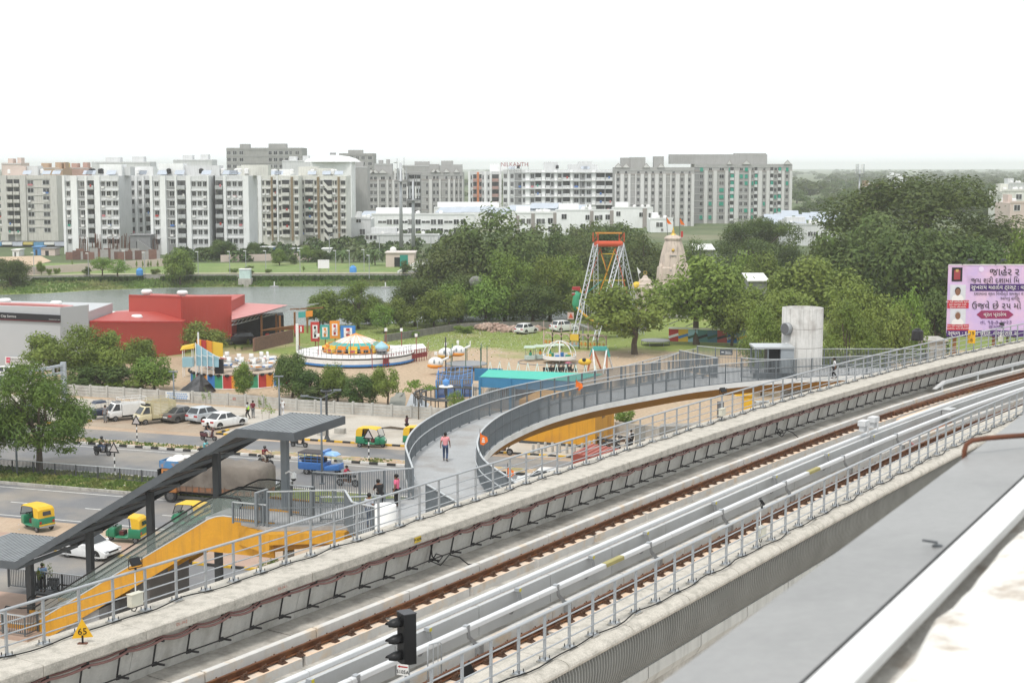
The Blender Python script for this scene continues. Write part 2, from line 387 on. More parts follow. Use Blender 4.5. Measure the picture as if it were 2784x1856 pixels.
# broken row of cover slabs beside the guard beam
s=S0+2;k=0
cs=MB()
while s<S1-3:
 ln=rnd.uniform(.75,1.15)
 if rnd.random()<.9:cs.sweep([(.42,12.0),(.93,12.0),(.93,12.07+rnd.uniform(0,.02)),(.42,12.06)],sub(s,s+ln-.03,.4))
 s+=ln
cs.build('cover_slabs',slabm,via)
gut=MB();s=S0
while s<S1-2:
 ln=rnd.uniform(1.4,2.4);a=rnd.uniform(-.66,-.5)
 gut.sweep([(-.74,12.0),(.38,12.0),(.38,12.03),(-.74,12.03+rnd.uniform(.01,.05))],sub(s,s+ln-.02,.5));s+=ln
gut.build('gutter_screed',conc_floor,via)
def track(o,name,first):
 t=via
 g=MB();s=S0+.8+first
 while s<S1-5:
  ln=4.1 if int(s)%3 else 3.6
  g.sweep([(o-.72,12.0),(o-.54,12.0),(o-.54,12.44),(o-.56,12.46),(o-.70,12.46),(o-.72,12.44)],sub(s,s+ln-.05,.6));s+=ln
 g.build('guard_beam',plinth,t)
 pl=MB();pt=MB();s=S0+.3+first
 while s<S1-5:
  p=sub(s,s+3.55,.6)
  pl.sweep([(o-.30,12.0),(o+.30,12.0),(o+.30,12.235),(o-.30,12.235)],p)
  pt.sweep([(o-.30,12.239),(o+.30,12.239)],p,closed=False)
  s+=3.72
 pl.build('plinth',plinth,t);pt.build('plinth_stain',plinth_top,t)
# rail: foot, web, head
 rl=MB();pth=sub(S0,S1,.6);b=12.285
 rl.sweep([(o-.07,b),(o+.07,b),(o+.07,b+.012),(o+.012,b+.03),(o+.012,b+.125),(o+.036,b+.135),(o+.036,b+.168),(o+.026,b+.176),(o-.026,b+.176),(o-.036,b+.168),(o-.036,b+.135),(o-.012,b+.125),(o-.012,b+.03),(o-.07,b+.012)],pth)
 rl.build('rail',railm,t)
# second rail of the track, beyond the walls that hide it
 rl=MB();o2=o+1.505
 rl.sweep([(o2-.07,12.1),(o2+.07,12.1),(o2+.07,12.115),(o2+.014,12.13),(o2+.014,12.23),(o2+.036,12.24),(o2+.036,12.276),(o2-.036,12.276),(o2-.036,12.24),(o2-.014,12.23),(o2-.014,12.13),(o2-.07,12.115)],pth)
 rl.build('rail',railm,t)
# fasteners: base plate, clip, bolt heads, both sides
 f=MB();s0=0
 c=at(s0,0,0)
 f.cbox((0,0,0),(.2,.46,.022));f.cbox((0,0,.022),(.17,.40,.02))
 for y in(.12,-.12):
  f.cbox((0,y,.03),(.12,.09,.06));f.cbox((.035,y*1.25,.03),(.04,.06,.1))
  f.lathe([(.001,.17),(.022,.17),(.022,.03)],(.05,y*1.4,0),6);f.lathe([(.001,.15),(.02,.15),(.02,.03)],(-.05,y*1.35,0),6)
 src=None;s=S0+10;n=0;placed=[]
 while s<S1-8:
  placed.append(s);s+=.68
 me=f.mesh('rail_fastener',fastm)
 vis=[q for q in placed if 8<q<92]
 for q in vis[:100]:
  inst(me,'fastener',t,at(q,o,12.243),ang(q))
track(1.72,'far',0.0)
track(6.0,'near',1.3)
# third rail covers and grey panels
def white_rail(o,z,name):
 b=MB();s=S0+.5
 while s<S1-9:
  b.sweep([(o-.09,z-.13),(o+.09,z-.13),(o+.10,z-.11),(o+.085,z-.02),(o+.065,z),(o-.065,z),(o-.085,z-.02),(o-.10,z-.11)],sub(s,s+8.02,.7));s+=8.04
 b.build('third_rail_cover',whitebeam,via)
 br=MB();br.cbox((0,0,-.03),(.14,.2,.05),m=0);br.cbox((0,0,-.1),(.10,.13,.09),m=0)
 br.beam((0,.12,-.1),(0,.14,-.38),.05,.09,m=1);br.beam((0,.14,-.36),(0,.38,-.52),.05,.09,m=1);br.beam((0,.36,-.52),(0,.46,-.52),.06,.14,m=1)
 return br
p1=white_rail(4.02,12.92,'a');p2=white_rail(5.28,12.96,'b')
pan=MB();s=S0+1
while s<S1-8:
 pan.sweep([(4.40,12.1),(4.52,12.1),(4.52,12.92),(4.40,12.92)],sub(s,s+3.62,.7));s+=3.66
pan.build('grey_panel',greypanel,via)
# steel brackets: gripping the far cover from the panels
bk=MB();yl=mat('yellow_tag',(.55,.47,.05),.6)
bk.cbox((0,0,-.02),(.13,.16,.09),m=0);bk.cbox((.0,-.085,-.02),(.09,.01,.085),m=1)
bk.beam((0,-.02,.0),(0,-.10,-.30),.05,.08,m=2,up=(1,0,0));bk.beam((0,-.09,-.28),(-.22,-.10,-.42),.06,.08,m=2);bk.beam((-.2,-.1,-.41),(-.42,-.1,-.41),.06,.08,m=2)
bk.cbox((-.44,-.06,-.54),(.10,.06,.26),m=2);bk.cbox((-.44,-.1,-.48),(.05,.08,.05),m=2)
bme=bk.mesh('cover_bracket',[galv,yl,galvdark])
for q in[s_of(x,y,13.05,4.3)for x,y in((825,1835),(1170,1700),(1403,1594),(1612,1505),(1758,1440),(1955,1362),(2130,1292),(2275,1232),(2397,1182))]:
 inst(bme,'cover_bracket',via,at(q,4.62,12.94),ang(q))
b2=MB();b2.cbox((0,0,-.05),(.14,.14,.07),m=0);b2.beam((0,-.05,-.05),(0,-.08,-.3),.05,.09,m=1,up=(1,0,0));b2.beam((0,-.08,-.28),(.25,-.16,-.55),.05,.09,m=1);b2.cbox((.25,-.2,-.9),(.2,.2,.4),m=1)
b2m=b2.mesh('cover_bracket',[galv,galvdark])
for q in[s_of(x,y,12.97,5.4)for x,y in((960,1832),(1262,1700),(1505,1590),(1762,1475),(1958,1385),(2140,1310),(2300,1240),(2440,1180))]:
 inst(b2m,'cover_bracket',via,at(q,5.30,12.98),ang(q))
# yellow painted bands on the near cover
for px,py in((1672,1525),(2240,1282)):
 q=s_of(px,py,12.9,5.4);MB().sweep([(5.385,12.85),(5.372,12.941),(5.348,12.963),(5.21,12.964)],sub(q-.55,q+.55,.3),closed=False).build('yellow_band',mat('ochre_band',(.34,.30,.12),.6),via)
# turnout box, cable covers, orange conduit near the far end
q=s_of(2420,1175,13.1,4.1)
for d in(0,1.15):
 m_=MB();m_.cbox((0,0,0),(.55,.34,.22));m_.cbox((0,.02,-.25),(.4,.22,.25));m_.cbox((.05,-.18,-.35),(.06,.05,.45));o=m_.build('cable_joint_box',whitebeam,None);o.parent=via;o.location=at(q+d-.5,4.2,13.02)-wloc(via);o.rotation_euler.z=ang(q)
q=s_of(2560,1150,12.3,4.8)
MB().ptube([at(q-4.2,5.0,12.2),at(q-2.6,5.05,12.25),at(q-1.2,5.0,12.3),at(q+.4,4.9,12.35)],.085,8).build('orange_conduit',mat('orange_pipe',(.42,.15,.06),.6),via,smooth=True)
for k in(0,.14):
 MB().ptube([at(q-6.4,5.2+k,12.5),at(q-6.2,5.5+k,12.25),at(q-5.6,5.6+k,12.16),at(q-4.6,5.2+k,12.18),at(q-4.2,5.05+k,12.2)],.03,5).build('pink_cable',mat('pink_cable',(.5,.2,.2),.5),via,smooth=True)
pb=MB();pb.cbox((0,0,0),(.75,.4,.35));pb.cbox((0,0,.35),(.8,.45,.05))
o=pb.build('point_motor_box',greypanel);o.parent=via;o.location=at(q+.6,4.75,12.55)-wloc(via);o.rotation_euler.z=ang(q)
text('P101A',.2,'box_lettering',blackm,via,at(q+.6,4.99,12.74),frame_rot(tang(q)))
# third rail ramp on the left side near the far end
q=s_of(2560,1040,12.6,.1)
b=MB();b.sweep([(-.02,12.45),(.2,12.45),(.2,12.6),(-.02,12.6)],sub(q+.7,S1-10,.8))
b.hexa([at(q-.6,-.02,12.28),at(q-.6,.2,12.28),at(q+.72,.2,12.45),at(q+.72,-.02,12.45),at(q-.6,-.02,12.32),at(q-.6,.2,12.32),at(q+.72,.2,12.6),at(q+.72,-.02,12.6)])
for k in range(6):b.beam(at(q+.4+k*5,.1,12.03),at(q+.4+k*5,.1,12.46),.12,.12)
b.build('third_rail_cover',whitebeam,via)
# switch rail curving into the far track
rl=MB()
q0=s_of(2440,1120,12.45,1.8);pth=[]
for k in range(0,45):
 s=q0+k;
 if s>S1-1:break
 o=1.80+.0016*k*k;p=at(s,0,0);n_=at(s,1,0)-p;pth.append((Vector((p.x+n_.x*o,p.y+n_.y*o)),Vector((n_.x,n_.y))))
rl.sweep([(-.05,12.29),(.05,12.29),(.035,12.42),(.035,12.455),(-.035,12.455),(-.035,12.42)],pth)
rl.build('switch_rail',railm,via)
rl=MB()
q0=s_of(2560,1120,12.45,3.2);pth=[]
for k in range(0,30):
 s=q0+k-3
 if s>S1-1:break
 o=3.22-.004*k*k*.3;p=at(s,0,0);n_=at(s,1,0)-p;pth.append((Vector((p.x+n_.x*o,p.y+n_.y*o)),Vector((n_.x,n_.y))))
rl.sweep([(-.05,12.25),(.05,12.25),(.035,12.42),(.035,12.455),(-.035,12.455),(-.035,12.42)],pth);rl.build('switch_rail',railm,via)
MB().sweep([(2.25,12.0),(3.6,12.0),(3.6,12.24),(2.25,12.24)],sub(s_of(2480,1120,12.3,2.8)-2,S1-2,.7)).build('turnout_slab',plinth_top,via)
# near walkway, rolled edge, fluted outer girder
nw=MB();s=S0+.6
while s<S1-4:
 p=sub(s,s+3.03,.5);nw.sweep([(8.35,12.0),(8.6,12.0),(8.6,13.2),(9.45,13.2),(9.45,13.5),(8.35,13.5)],p);s+=3.05
nw.build('walkway',conc_top,via)
rn=MB();s=S0+.6;prof=[(9.45+.24*math.sin(a),13.35+.15*math.cos(a))for a in[math.pi*i/8 for i in range(9)]]
while s<S1-4:
 rn.sweep([(9.4,13.2)]+[(9.452,13.5)]+prof[1:]+[(9.4,13.19)],sub(s,s+3.02,.5));s+=3.05
rn.build('rolled_edge',conc_top,via,smooth=False)
fl=MB();prof=[(9.50,13.22),(9.55,13.05),(9.56,12.8),(9.52,12.5),(9.44,12.25),(9.33,12.05)]
n=int(68/.043);vs=[];fs=[]
for i in range(n+1):
 s=6+i*.043;ph=i%3;d=(.0,.0,.2)[ph]
 for(o,z)in prof:vs.append(at(s+(z-12.05)*.0,o-d,z))
 if i<n:
  for j in range(len(prof)-1):fs.append((i*len(prof)+j,i*len(prof)+j+1,(i+1)*len(prof)+j+1,(i+1)*len(prof)+j))
fl.add(vs,fs);fl.build('fluted_side',mat('fluted_concrete',(.25,.245,.225),.9,var=.12,scale=.8,coord='World'),via)
st=MB();s=S0+2
while s<S1-4:
 st.sweep([(8.9,11.5),(9.22,11.5),(9.36,11.75),(9.36,12.05),(8.9,12.05)],sub(s,s+3.0,.5));s+=3.05
st.build('lower_edge',mat('pale_concrete',(.5,.49,.46),.9,var=.08,streak=.3),via)
# box girder and piers below
MB().sweep([(1.5,9.6),(7.0,9.6),(8.9,11.52),(-.7,11.4)],sub(S0,S1,1)).build('box_girder',conc,via)
for s in(22,50,78,104):
 a=at(s,4.2,0);m_=MB();m_.lathe([(.95,0),(.95,8),(1.6,9.6)],a,16);m_.build('pier',conc,via,smooth=True)
# ---- railings of both walkways: posts are parts, rails are one part each
def via_railing(o,z,s0,s1,step,nm,label):
 t=T('walkway_railing',label,'railing',at(s0,o,z))
 pm=MB();pm.cbox((0,0,0),(.06,.05,1.08));pm.cbox((0,0,.0),(.012,.075,1.08));pm.cbox((0,0,-.0),(.24,.2,.03));pm.cbox((0,0,-.035),(.3,.26,.035),m=1)
 for x in(-.09,.09):
  for y in(-.07,.07):pm.cbox((x,y,.03),(.018,.018,.07),m=2)
 me=pm.mesh('post',[galv,conc,bracketm])
 s=s0;k=0
 while s<s1 and k<100:
  inst(me,'post',t,at(s,o,z+.03),ang(s));s+=step;k+=1
 r_=MB()
 for zz,rr in((1.1,.038),(.8,.019),(.53,.019),(.27,.019)):
  r_.ptube([at(s0-.3+j*.6,o,z+zz)for j in range(int((s-s0)/.6)+1)],rr,8)
 r_.build('handrail',galv,t,smooth=True)
 return t
via_railing(-1.12,13.5,10.2,95,1.05,'a','grey galvanised railing along the far walkway, above the cable brackets')
via_railing(9.2,13.5,9.0,88,1.07,'b','grey galvanised railing along the near rounded concrete edge')
# ---- cables on the trough wall
ct=T('cable_run','pair of sagging reddish cables clipped to brackets along the trough wall','cables',at(30,-.2,13))
cb=MB();step=1.16;pts1=[];pts2=[]
s=8.0;br=MB()
brm=MB()
brm.beam((0,0,.0),(0,.30,.0),.05,.05);brm.beam((0,.02,-.62),(0,.3,-.60),.04,.05);brm.beam((0,.05,.02),(0,-.12,-.72),.045,.02,up=(1,0,0));brm.cbox((0,.2,0),(.07,.09,.14));brm.cbox((0,-.02,-.68),(.1,.04,.1))
# bracket local +y points to the track
bme=brm.mesh('cable_bracket',bracketm);k=0
while s<94:
 if k<100:inst(bme,'cable_bracket',ct,at(s,-.42,13.02),ang(s)+math.pi)
 sg=rnd.uniform(.02,.10)
 for q in range(6):
  u=q/6;d=sg*4*u*(1-u)
  pts1.append(at(s+u*step,-.20+.02*math.sin(k),13.13-d));pts2.append(at(s+u*step,-.13+.02*math.sin(k*1.7),13.075-d*1.05))
 s+=step;k+=1
cb.ptube(pts1,.03,6);cb.ptube(pts2,.032,6);cb.build('twin_cable',cablem,ct,smooth=True)
cb=MB();cb.ptube([at(8+i*.6,-.42,12.40+.015*math.sin(i))for i in range(142)],.02,5);cb.build('thin_cable',bracketm,ct,smooth=True)
# loose loops
def loop(px,py,z,o):
 q=s_of(px,py,z,o);m_=MB()
 m_.ptube([at(q,-.3,12.98),at(q-.05,-.22,12.6),at(q+.25,-.2,12.35),at(q+.5,-.2,12.5),at(q+.2,-.25,12.62),at(q-.1,-.2,12.45),at(q+.3,-.15,12.25),at(q+.7,-.1,12.5),at(q+1.1,.0,12.35),at(q+1.3,.2,12.1),at(q+1.9,.6,12.06)],.022,5)
 m_.build('cable_loop',black_rub,ct,smooth=True)
loop(1095,1505,12.5,-.5);loop(2080,1170,12.5,-.5)
# black cable lying along the post feet of each walkway
def foot_cable(o,z,s0,s1,step,lab):
 m_=MB();m_.ptube([at(s0+i*.35,o+.09*math.sin(i*.9)*math.sin(i*.21),z+.05+max(0,.14*math.sin(i*.37)-.09))for i in range(int((s1-s0)/.35))],.018,5)
 tag(m_.build('walkway_cable',black_rub,None,True),lab,'cable')
foot_cable(-.98,13.5,10,92,1,'thin black cable lying along the far walkway by the post feet')
foot_cable(9.33,13.5,9,86,1,'thin black cable snaking over the rounded near edge')
# ---- floodlights, boxes, signs, signal
def flood(s,o,z,face,lab):
 t=T('flood_light',lab,'floodlight',at(s,o,z));p=at(s,o,z);a=ang(s)+face;d=Vector((math.cos(a),math.sin(a),0));u=Vector((0,0,1));sd_=d.cross(u)
 h=MB();c=p+u*.2
 n_=(d*.75-u*.66).normalized();v_=n_.cross(sd_).normalized()
 q=[]
 for k in(-.035,.035):
  for x,y in((-.13,-.1),(.13,-.1),(.13,.1),(-.13,.1)):q.append(c+sd_*x+v_*y+n_*k)
 h.hexa(q);h.build('housing',blackm,t)
 g=MB();q=[c+sd_*x+v_*y+n_*.039 for x,y in((-.1,-.07),(.1,-.07),(.1,.07),(-.1,.07))];g.poly(q);g.build('lens',mat('lamp_glass',(.10,.11,.12),.15),t)
 b=MB();b.ptube([p+sd_*.19+u*.28,p+sd_*.19+u*.05,p-sd_*.19+u*.05,p-sd_*.19+u*.28],.014,5);b.tube(p-u*.03,p+u*.06,.03);b.build('bracket',blackm,t)
 j=MB();j.tube(p-u*.0+d*.03,p-u*.75+d*.03,.017,6);j.build('conduit',whitepaint,t)
def jbox(s,o,z,lab):
 t=T('junction_box',lab,'junction box',at(s,o,z));p=at(s,o,z);a=ang(s)
 MB().cbox((p.x,p.y,p.z),(.38,.16,.3),a).build('case',mat('cream_box',(.58,.56,.47),.6,var=.08,c2=(.45,.36,.22),c2amt=.25),t)
 MB().cbox((p.x,p.y,p.z+.3),(.41,.19,.02),a).build('lid',mat('cream_box'),t)
 MB().ptube([p+tang(s)*-.1,p+tang(s)*-.12-Vector((0,0,.1)),p+tang(s)*-.02-Vector((0,0,.14)),p+tang(s)*.06-Vector((0,0,.06))],.014,5).build('cable_tail',black_rub,t)
sA=s_of(350,1545,14.6,-1.1);flood(sA,-1.12,14.63,R(80),'black floodlight clamped on the far handrail above the yellow escalator');jbox(sA-.15,-1.0,13.78,'cream junction box on the far railing below the left floodlight')
sB=s_of(2068,1383,14.6,9.2);flood(sB,9.2,14.63,R(120),'black floodlight clamped on the near handrail beside the rails');jbox(sB+.2,9.12,13.72,'cream junction box on the near railing beside a looped cable')
sC=s_of(1945,1072,14.6,-1.1);flood(sC,-1.12,14.63,R(60),'black floodlight on the far handrail before the curved footbridge');jbox(sC-.3,-1.0,13.75,'cream junction box on the far railing near the mid floodlight')
sD=s_of(2640,885,14.6,-1.1);flood(sD,-1.12,14.63,R(70),'black floodlight on the far handrail in front of the purple billboard');jbox(sD-.4,-1.0,13.8,'cream junction box on the far railing below the billboard')
# speed board 65
t=T('speed_board','yellow triangular speed board reading 65 on the far walkway','sign',at(s_of(197,1740,13.5,-.45),-.45,13.5))
p=Vector(t.location);xd=Vector((.96,.28,0));nn=Vector((.28,-.96,0))
def board(p,xd,nn,pts,th=.012):
 m_=MB();a=[p+xd*x+Vector((0,0,z))for x,z in pts];b=[q-nn*th for q in a];n=len(a)
 m_.add(a+b,[tuple(range(n)),tuple(range(2*n-1,n-1,-1))]+[(i,n+i,n+(i+1)%n,(i+1)%n)for i in range(n)]);return m_
board(p,xd,nn,[(-.24,.14),(.24,.14),(0,.60)]).build('plate',mat('sign_yellow',(.72,.40,.02),.5,var=.06),t)
text('65',.22,'number',blackm,t,p+nn*.006+Vector((0,0,.285)),frame_rot(xd))
m_=MB();m_.cbox(p,(.04,.03,.2));m_.build('stem',blackm,t);MB().cbox(p,(.22,.12,.02)).build('foot',rustpipe,t)
# signal head on a post between the tracks
sp=at(s_of(1118,1815,13.0,7.9),7.75,12.0)
t=T('railway_signal','black three-lamp railway signal with hooded lenses and a white S105A plate','signal',sp)
fd=Vector((-.86,-.50,0));fs_=Vector((.50,-.86,0))
zt=D(1113,1664,sp.y).z;zb=D(1113,1800,sp.y).z
cx=D(1106,1730,sp.y);ctr=Vector((cx.x,sp.y,zb))
a=math.atan2(fd.y,fd.x)
MB().cbox(ctr,(.30,.36,zt-zb),a).build('housing',blackm,t)
MB().cbox(ctr+Vector((0,0,zt-zb)),(.32,.38,.02),a).build('cap',mat('dark_cap',(.06,.06,.065),.5),t)
for k in range(3):
 z=zb+(zt-zb)*(.17+.33*k);c0=ctr+fd*.155+Vector((0,0,z-zb))
 hd=MB();vs=[];fs=[];n=12
 for i,(ln,r)in enumerate(((0,.125),(.16,.12),(.34,.10))):
  for j in range(n+1):
   th=-R(35)+(math.pi+R(70))*j/n
   if i==2:th=math.pi*.5+(th-math.pi*.5)*.62
   q=c0+fd*ln+fs_*(r*math.cos(th))+Vector((0,0,r*math.sin(th)-.06*i*i*.25));vs.append(q)
 for i in range(2):
  for j in range(n):fs.append((i*(n+1)+j,i*(n+1)+j+1,(i+1)*(n+1)+j+1,(i+1)*(n+1)+j))
 hd.add(vs,fs);o=hd.build('hood',blackm,t,True);sdm=o.modifiers.new('thick','SOLIDIFY');sdm.thickness=.012
 ln_=MB();ln_.add([c0+fd*.006+fs_*(.09*math.cos(2*math.pi*j/14))+Vector((0,0,.09*math.sin(2*math.pi*j/14)))for j in range(14)],[tuple(range(14))]);ln_.build('lens',glassdark,t)
MB().cbox(Vector((ctr.x,ctr.y,11.9)),(.09,.09,zb-11.9),a).build('mast',galv,t)
pc=ctr+fd*.10+Vector((0,0,-.2));xs=Vector((.93,-.36,0));ns=Vector((-.36,-.93,0))
pc=D(1095,1819,sp.y-.25)
board(pc,xs,ns,[(-.14,-.13),(.14,-.13),(.14,.12),(-.14,.12)]).build('name_plate',mat('white_plate',(.72,.71,.69),.5),t)
text('S105A',.115,'plate_lettering',blackm,t,pc+ns*.004+Vector((0,0,-.055)),frame_rot(xs))
ar=board(pc+ns*.005,xs,ns,[(-.125,.065),(-.07,.035),(-.07,.052),(.12,.052),(.12,.078),(-.07,.078),(-.07,.095)],.003);ar.build('arrow',mat('sign_red',(.40,.02,.02),.5),t)
# ladder hoop behind the near railing
q=s_of(1180,1830,13.5,8.9);t=T('guard_hoop','small galvanised hoop gate by the near railing beside the signal','gate',at(q,8.7,13.2))
b0,b1=D(1163,1850,31.6),D(1200,1830,31.9);t0,t1=D(1163,1752,31.6),D(1200,1743,31.9)
m_=MB();m_.ptube([b0,t0-Vector((0,0,.05)),t0+(t1-t0)*.12,t1-(t1-t0)*.12,t1-Vector((0,0,.05)),b1],.016,6)
m_.build('hoop',galv,t,True);m_=MB()
for u in(.4,.75):m_.tube(b0.lerp(b1,u),t0.lerp(t1,u),.01,5)
m_.build('bars',galv,t)
# black triangle board seen from behind
t=T('triangle_board','black triangular board seen from behind at the near railing','sign',D(1272,1850,33.2));p=D(1272,1850,33.2)
board(p+Vector((0,0,.08)),Vector((1,-.1,0)).normalized(),Vector((-.1,-1,0)).normalized(),[(-.23,.0),(.23,-.03),(.03,.42)]).build('plate',blackm,t);MB().cbox((p.x,p.y,p.z-.4),(.03,.03,.5)).build('stem',blackm,t)
# yellow chainage tags
tagm=mat('tag_yellow',(.60,.42,.04),.6)
def ctag(px,py,s_txt,lab,z=13.38,o=.008,wd=.34,h=.17,sz=.12):
 q=s_of(px,py,z,o);t=T('chainage_tag',lab,'tag',at(q,o,z-h/2));p=at(q,o,z)
 nrm=(at(q,1,0)-at(q,0,0));board(p,tang(q),nrm,[(-wd/2,-h/2),(wd/2,-h/2),(wd/2,h/2),(-wd/2,h/2)],.006).build('plate',tagm,t)
 if s_txt:text(s_txt,sz,'tag_lettering',blackm,t,p+nrm*.004,frame_rot(tang(q)))
ctag(1125,1463,'P-167A','yellow tag reading P-167A on the concrete walkway edge')
ctag(2110,1130,'','yellow chainage tag on the walkway edge before the long bridge span')
q=s_of(2617,920,14.3,-1.1);t=T('kilometre_plate','orange kilometre plate reading 19 over 8 on the far railing','sign',at(q,-1.05,14.0));p=at(q,-1.03,14.05);nrm=(at(q,1,0)-at(q,0,0))
nv=Vector((-.25,-.97,0));xv=Vector((.97,-.25,0))
for dz,s_ in((.40,'19'),(.0,'8')):
 board(p+Vector((0,0,dz)),xv,nv,[(-.21,0),(.21,0),(.21,.38),(-.21,.38)]).build('plate',mat('sign_orange',(.72,.38,.02),.5),t);text(s_,.3,'number',blackm,t,p+nv*.006+Vector((0,0,dz+.18)),frame_rot(xv))
# red paint marks on the walkway edge
pm=mat('red_marking',(.45,.16,.12),.9)
for px,py,s_ in((485,1690,'DL-14-2'),(760,1592,'DL-14-1')):
 q=s_of(px,py,13.38,0);nrm=(at(q,1,0)-at(q,0,0));text(s_,.11,'paint_mark',pm,via,at(q,.016,13.37),frame_rot(tang(q)),ext=.001)
# ---------------- near station parapet (blurred) ----------------
z=23.3
# edge lines traced on the coping plane, extended as straight lines
e0,e1=G(2633,1235.6,z),G(1850,1816,z);f0,f1=G(2784,1307.6,z+.02),G(2183,1856,z+.02)
u=(e0-e1).normalized()
pp=T('station_parapet','blurred grey sheet coping of the station parapet in the bottom right corner','parapet',(1.2,4.5,21.5))
nr=Vector((u.y,-u.x,0))
wd=(f1-e1).dot(nr)
a=e1-u*4;b=e1+u*6.2
def strip(o0,z0,o1,z1,mt,nm,th=.03):
 m_=MB();q=[a+nr*o0,b+nr*o0,b+nr*o1,a+nr*o1];zz=(z0,z0,z1,z1)
 m_.hexa([Vector((p.x,p.y,k-th))for p,k in zip(q,zz)]+[Vector((p.x,p.y,k))for p,k in zip(q,zz)]);return m_.build(nm,mt,pp)
strip(0,z,wd,z+.03,metalcop,'coping_sheet');strip(wd+.003,z+.012,wd+.012,z+.022,darksteel,'joint_seal')
strip(wd+.016,z+.035,wd+.125,z+.05,mat('white_ledge',(.68,.68,.67),.6,var=.03),'white_ledge')
m_=MB();q=[a+nr*-.01,b+nr*-.01,b+nr*.02,a+nr*.02]
m_.hexa([Vector((p.x,p.y,21.8))for p in q]+[Vector((p.x,p.y,z-.032))for p in q]);m_.build('front_skirt',metalcop,pp)
# broken concrete behind with uneven edge
rc=MB();n=90;vs=[];fs=[];rr=random.Random(3);off=[wd+.15]
for i in range(n+1):off.append(max(wd+.135,min(wd+.2,off[-1]+rr.uniform(-.016,.016))))
cols=[0,.004,.02,.08,.2,.5,1.2];zs=[-.06,.0,.012,.016,.02,.02,.02]
for i in range(n+1):
 p=a.lerp(b,i/n)
 for c_,zc in zip(cols,zs):q=p+nr*(off[i]+c_);vs.append((q.x,q.y,z+.05+zc+(rr.uniform(-.005,.005)if c_>.01 else 0)))
k=len(cols)
for i in range(n):
 for j in range(k-1):fs.append((i*k+j,i*k+j+1,(i+1)*k+j+1,(i+1)*k+j))
rc.add(vs,fs);rc.build('broken_concrete',roughconc,pp,True)
m_=MB();q=[a+nr*.03,b+nr*.03,b+nr*1.5,a+nr*1.5];m_.hexa([Vector((p.x,p.y,21.8))for p in q]+[Vector((p.x,p.y,z-.05))for p in q]);m_.build('parapet_core',roughconc,pp)
q=D(2548,1510,4.57);m_=MB();m_.ball(Vector((q.x,q.y,z+.03)),.014,8,5,sz=(1.3,1,.4));m_.ptube([Vector((q.x,q.y,z+.04)),Vector((q.x-.045,q.y+.01,z+.045))],.004,5);m_.build('sealant_blob',darksteel,pp)
# rusty bent pipe
p0=D(2622,1240,6.15);
rp_=MB();rp_.ptube([D(2622,1262,6.2),D(2622,1225,6.2),D(2627,1208,6.2),D(2643,1197,6.2),D(2680,1191,6.2),D(2740,1186,6.22),D(2830,1180,6.25)],.011,8)
tag(rp_.build('bent_pipe',rustpipe,None,True),'rusty bent pipe rising over the grey parapet at the right edge','pipe')
# ---------------- curved footbridge, landings, escalators ----------------
DZ=7.2;RH=1.65
def smooth_path(pts,n=6):
 out=[];P_=[pts[0]*2-pts[1]]+pts+[pts[-1]*2-pts[-2]]
 for i in range(1,len(P_)-2):
  a,b,c,d=P_[i-1:i+3]
  for k in range(n):
   t=k/n;out.append(.5*((2*b)+(c-a)*t+(2*a-5*b+4*c-d)*t*t+(3*b-a-3*c+d)*t*t*t))
 out.append(pts[-1]);return out
def resample(pts,step):
 out=[pts[0].copy()];acc=0;
 for a,b in zip(pts,pts[1:]):
  L_=(b-a).length
  if L_<1e-6:continue
  pos=step-acc
  while pos<=L_:out.append(a.lerp(b,pos/L_));pos+=step
  acc=(acc+L_)%step
 return out
def railing(base,h,label,pstep=1.6,bstep=.12,m=None,bar=.022,grp=None,mid=None,hand=None,infill=None,nm='footbridge_railing',cat='railing',barw=.045,postw=.07):
 """bar railing along a 3d base line"""
 m=m or greysteel
 t=T(nm,label,cat,base[0],grp);up=Vector((0,0,1))
 bars=MB();pos=resample(base,bstep)
 for i,p in enumerate(pos):
  q=pos[min(i+1,len(pos)-1)]-pos[max(i-1,0)];a=math.atan2(q.y,q.x)
  bars.cbox((p.x,p.y,p.z+.1),(bar,barw,h-.14),a)
 bars.build('bars',m,t)
 pm=MB();pos=resample(base,pstep);pos.append(base[-1])
 for i,p in enumerate(pos):
  q=pos[min(i+1,len(pos)-1)]-pos[max(i-1,0)];a=math.atan2(q.y,q.x)
  MB().cbox((p.x,p.y,p.z),(postw,postw*1.7,h),a).build('post',m,t)
 top=MB()
 for a,b in zip(base,base[1:]):
  top.beam(a+up*h,b+up*h,.10,.05);top.beam(a+up*.1,b+up*.1,.05,.05,m=1)
  if mid:top.beam(a+up*mid,b+up*mid,.05,.04,m=1)
 top.build('handrail',[greysteel_l,m],t)
 return t
def top2base(pts,z=DZ,h=RH):return[Vector((g.x,g.y,z))for g in(G(x,y,z+h)for x,y in pts)]
outer=smooth_path(top2base([(1122,1272),(1104,1220),(1102.5,1211),(1110,1187),(1128,1164),(1156,1142),(1203,1115),(1263,1089),(1332,1065),(1410,1046),(1500,1028.5),(1566,1017),(1671,998),(1750,988),(1850,979),(1950,972.5)]),5)
inner=smooth_path(top2base([(1440,1342),(1408,1317),(1377,1292),(1320,1256),(1305,1232),(1297,1211),(1299,1193),(1308,1172),(1332,1148),(1366,1125),(1414,1103),(1473,1080),(1540,1061),(1616,1043),(1700,1028),(1800,1012),(1900,996),(2088,979),(2276,970),(2520,960)]),5)
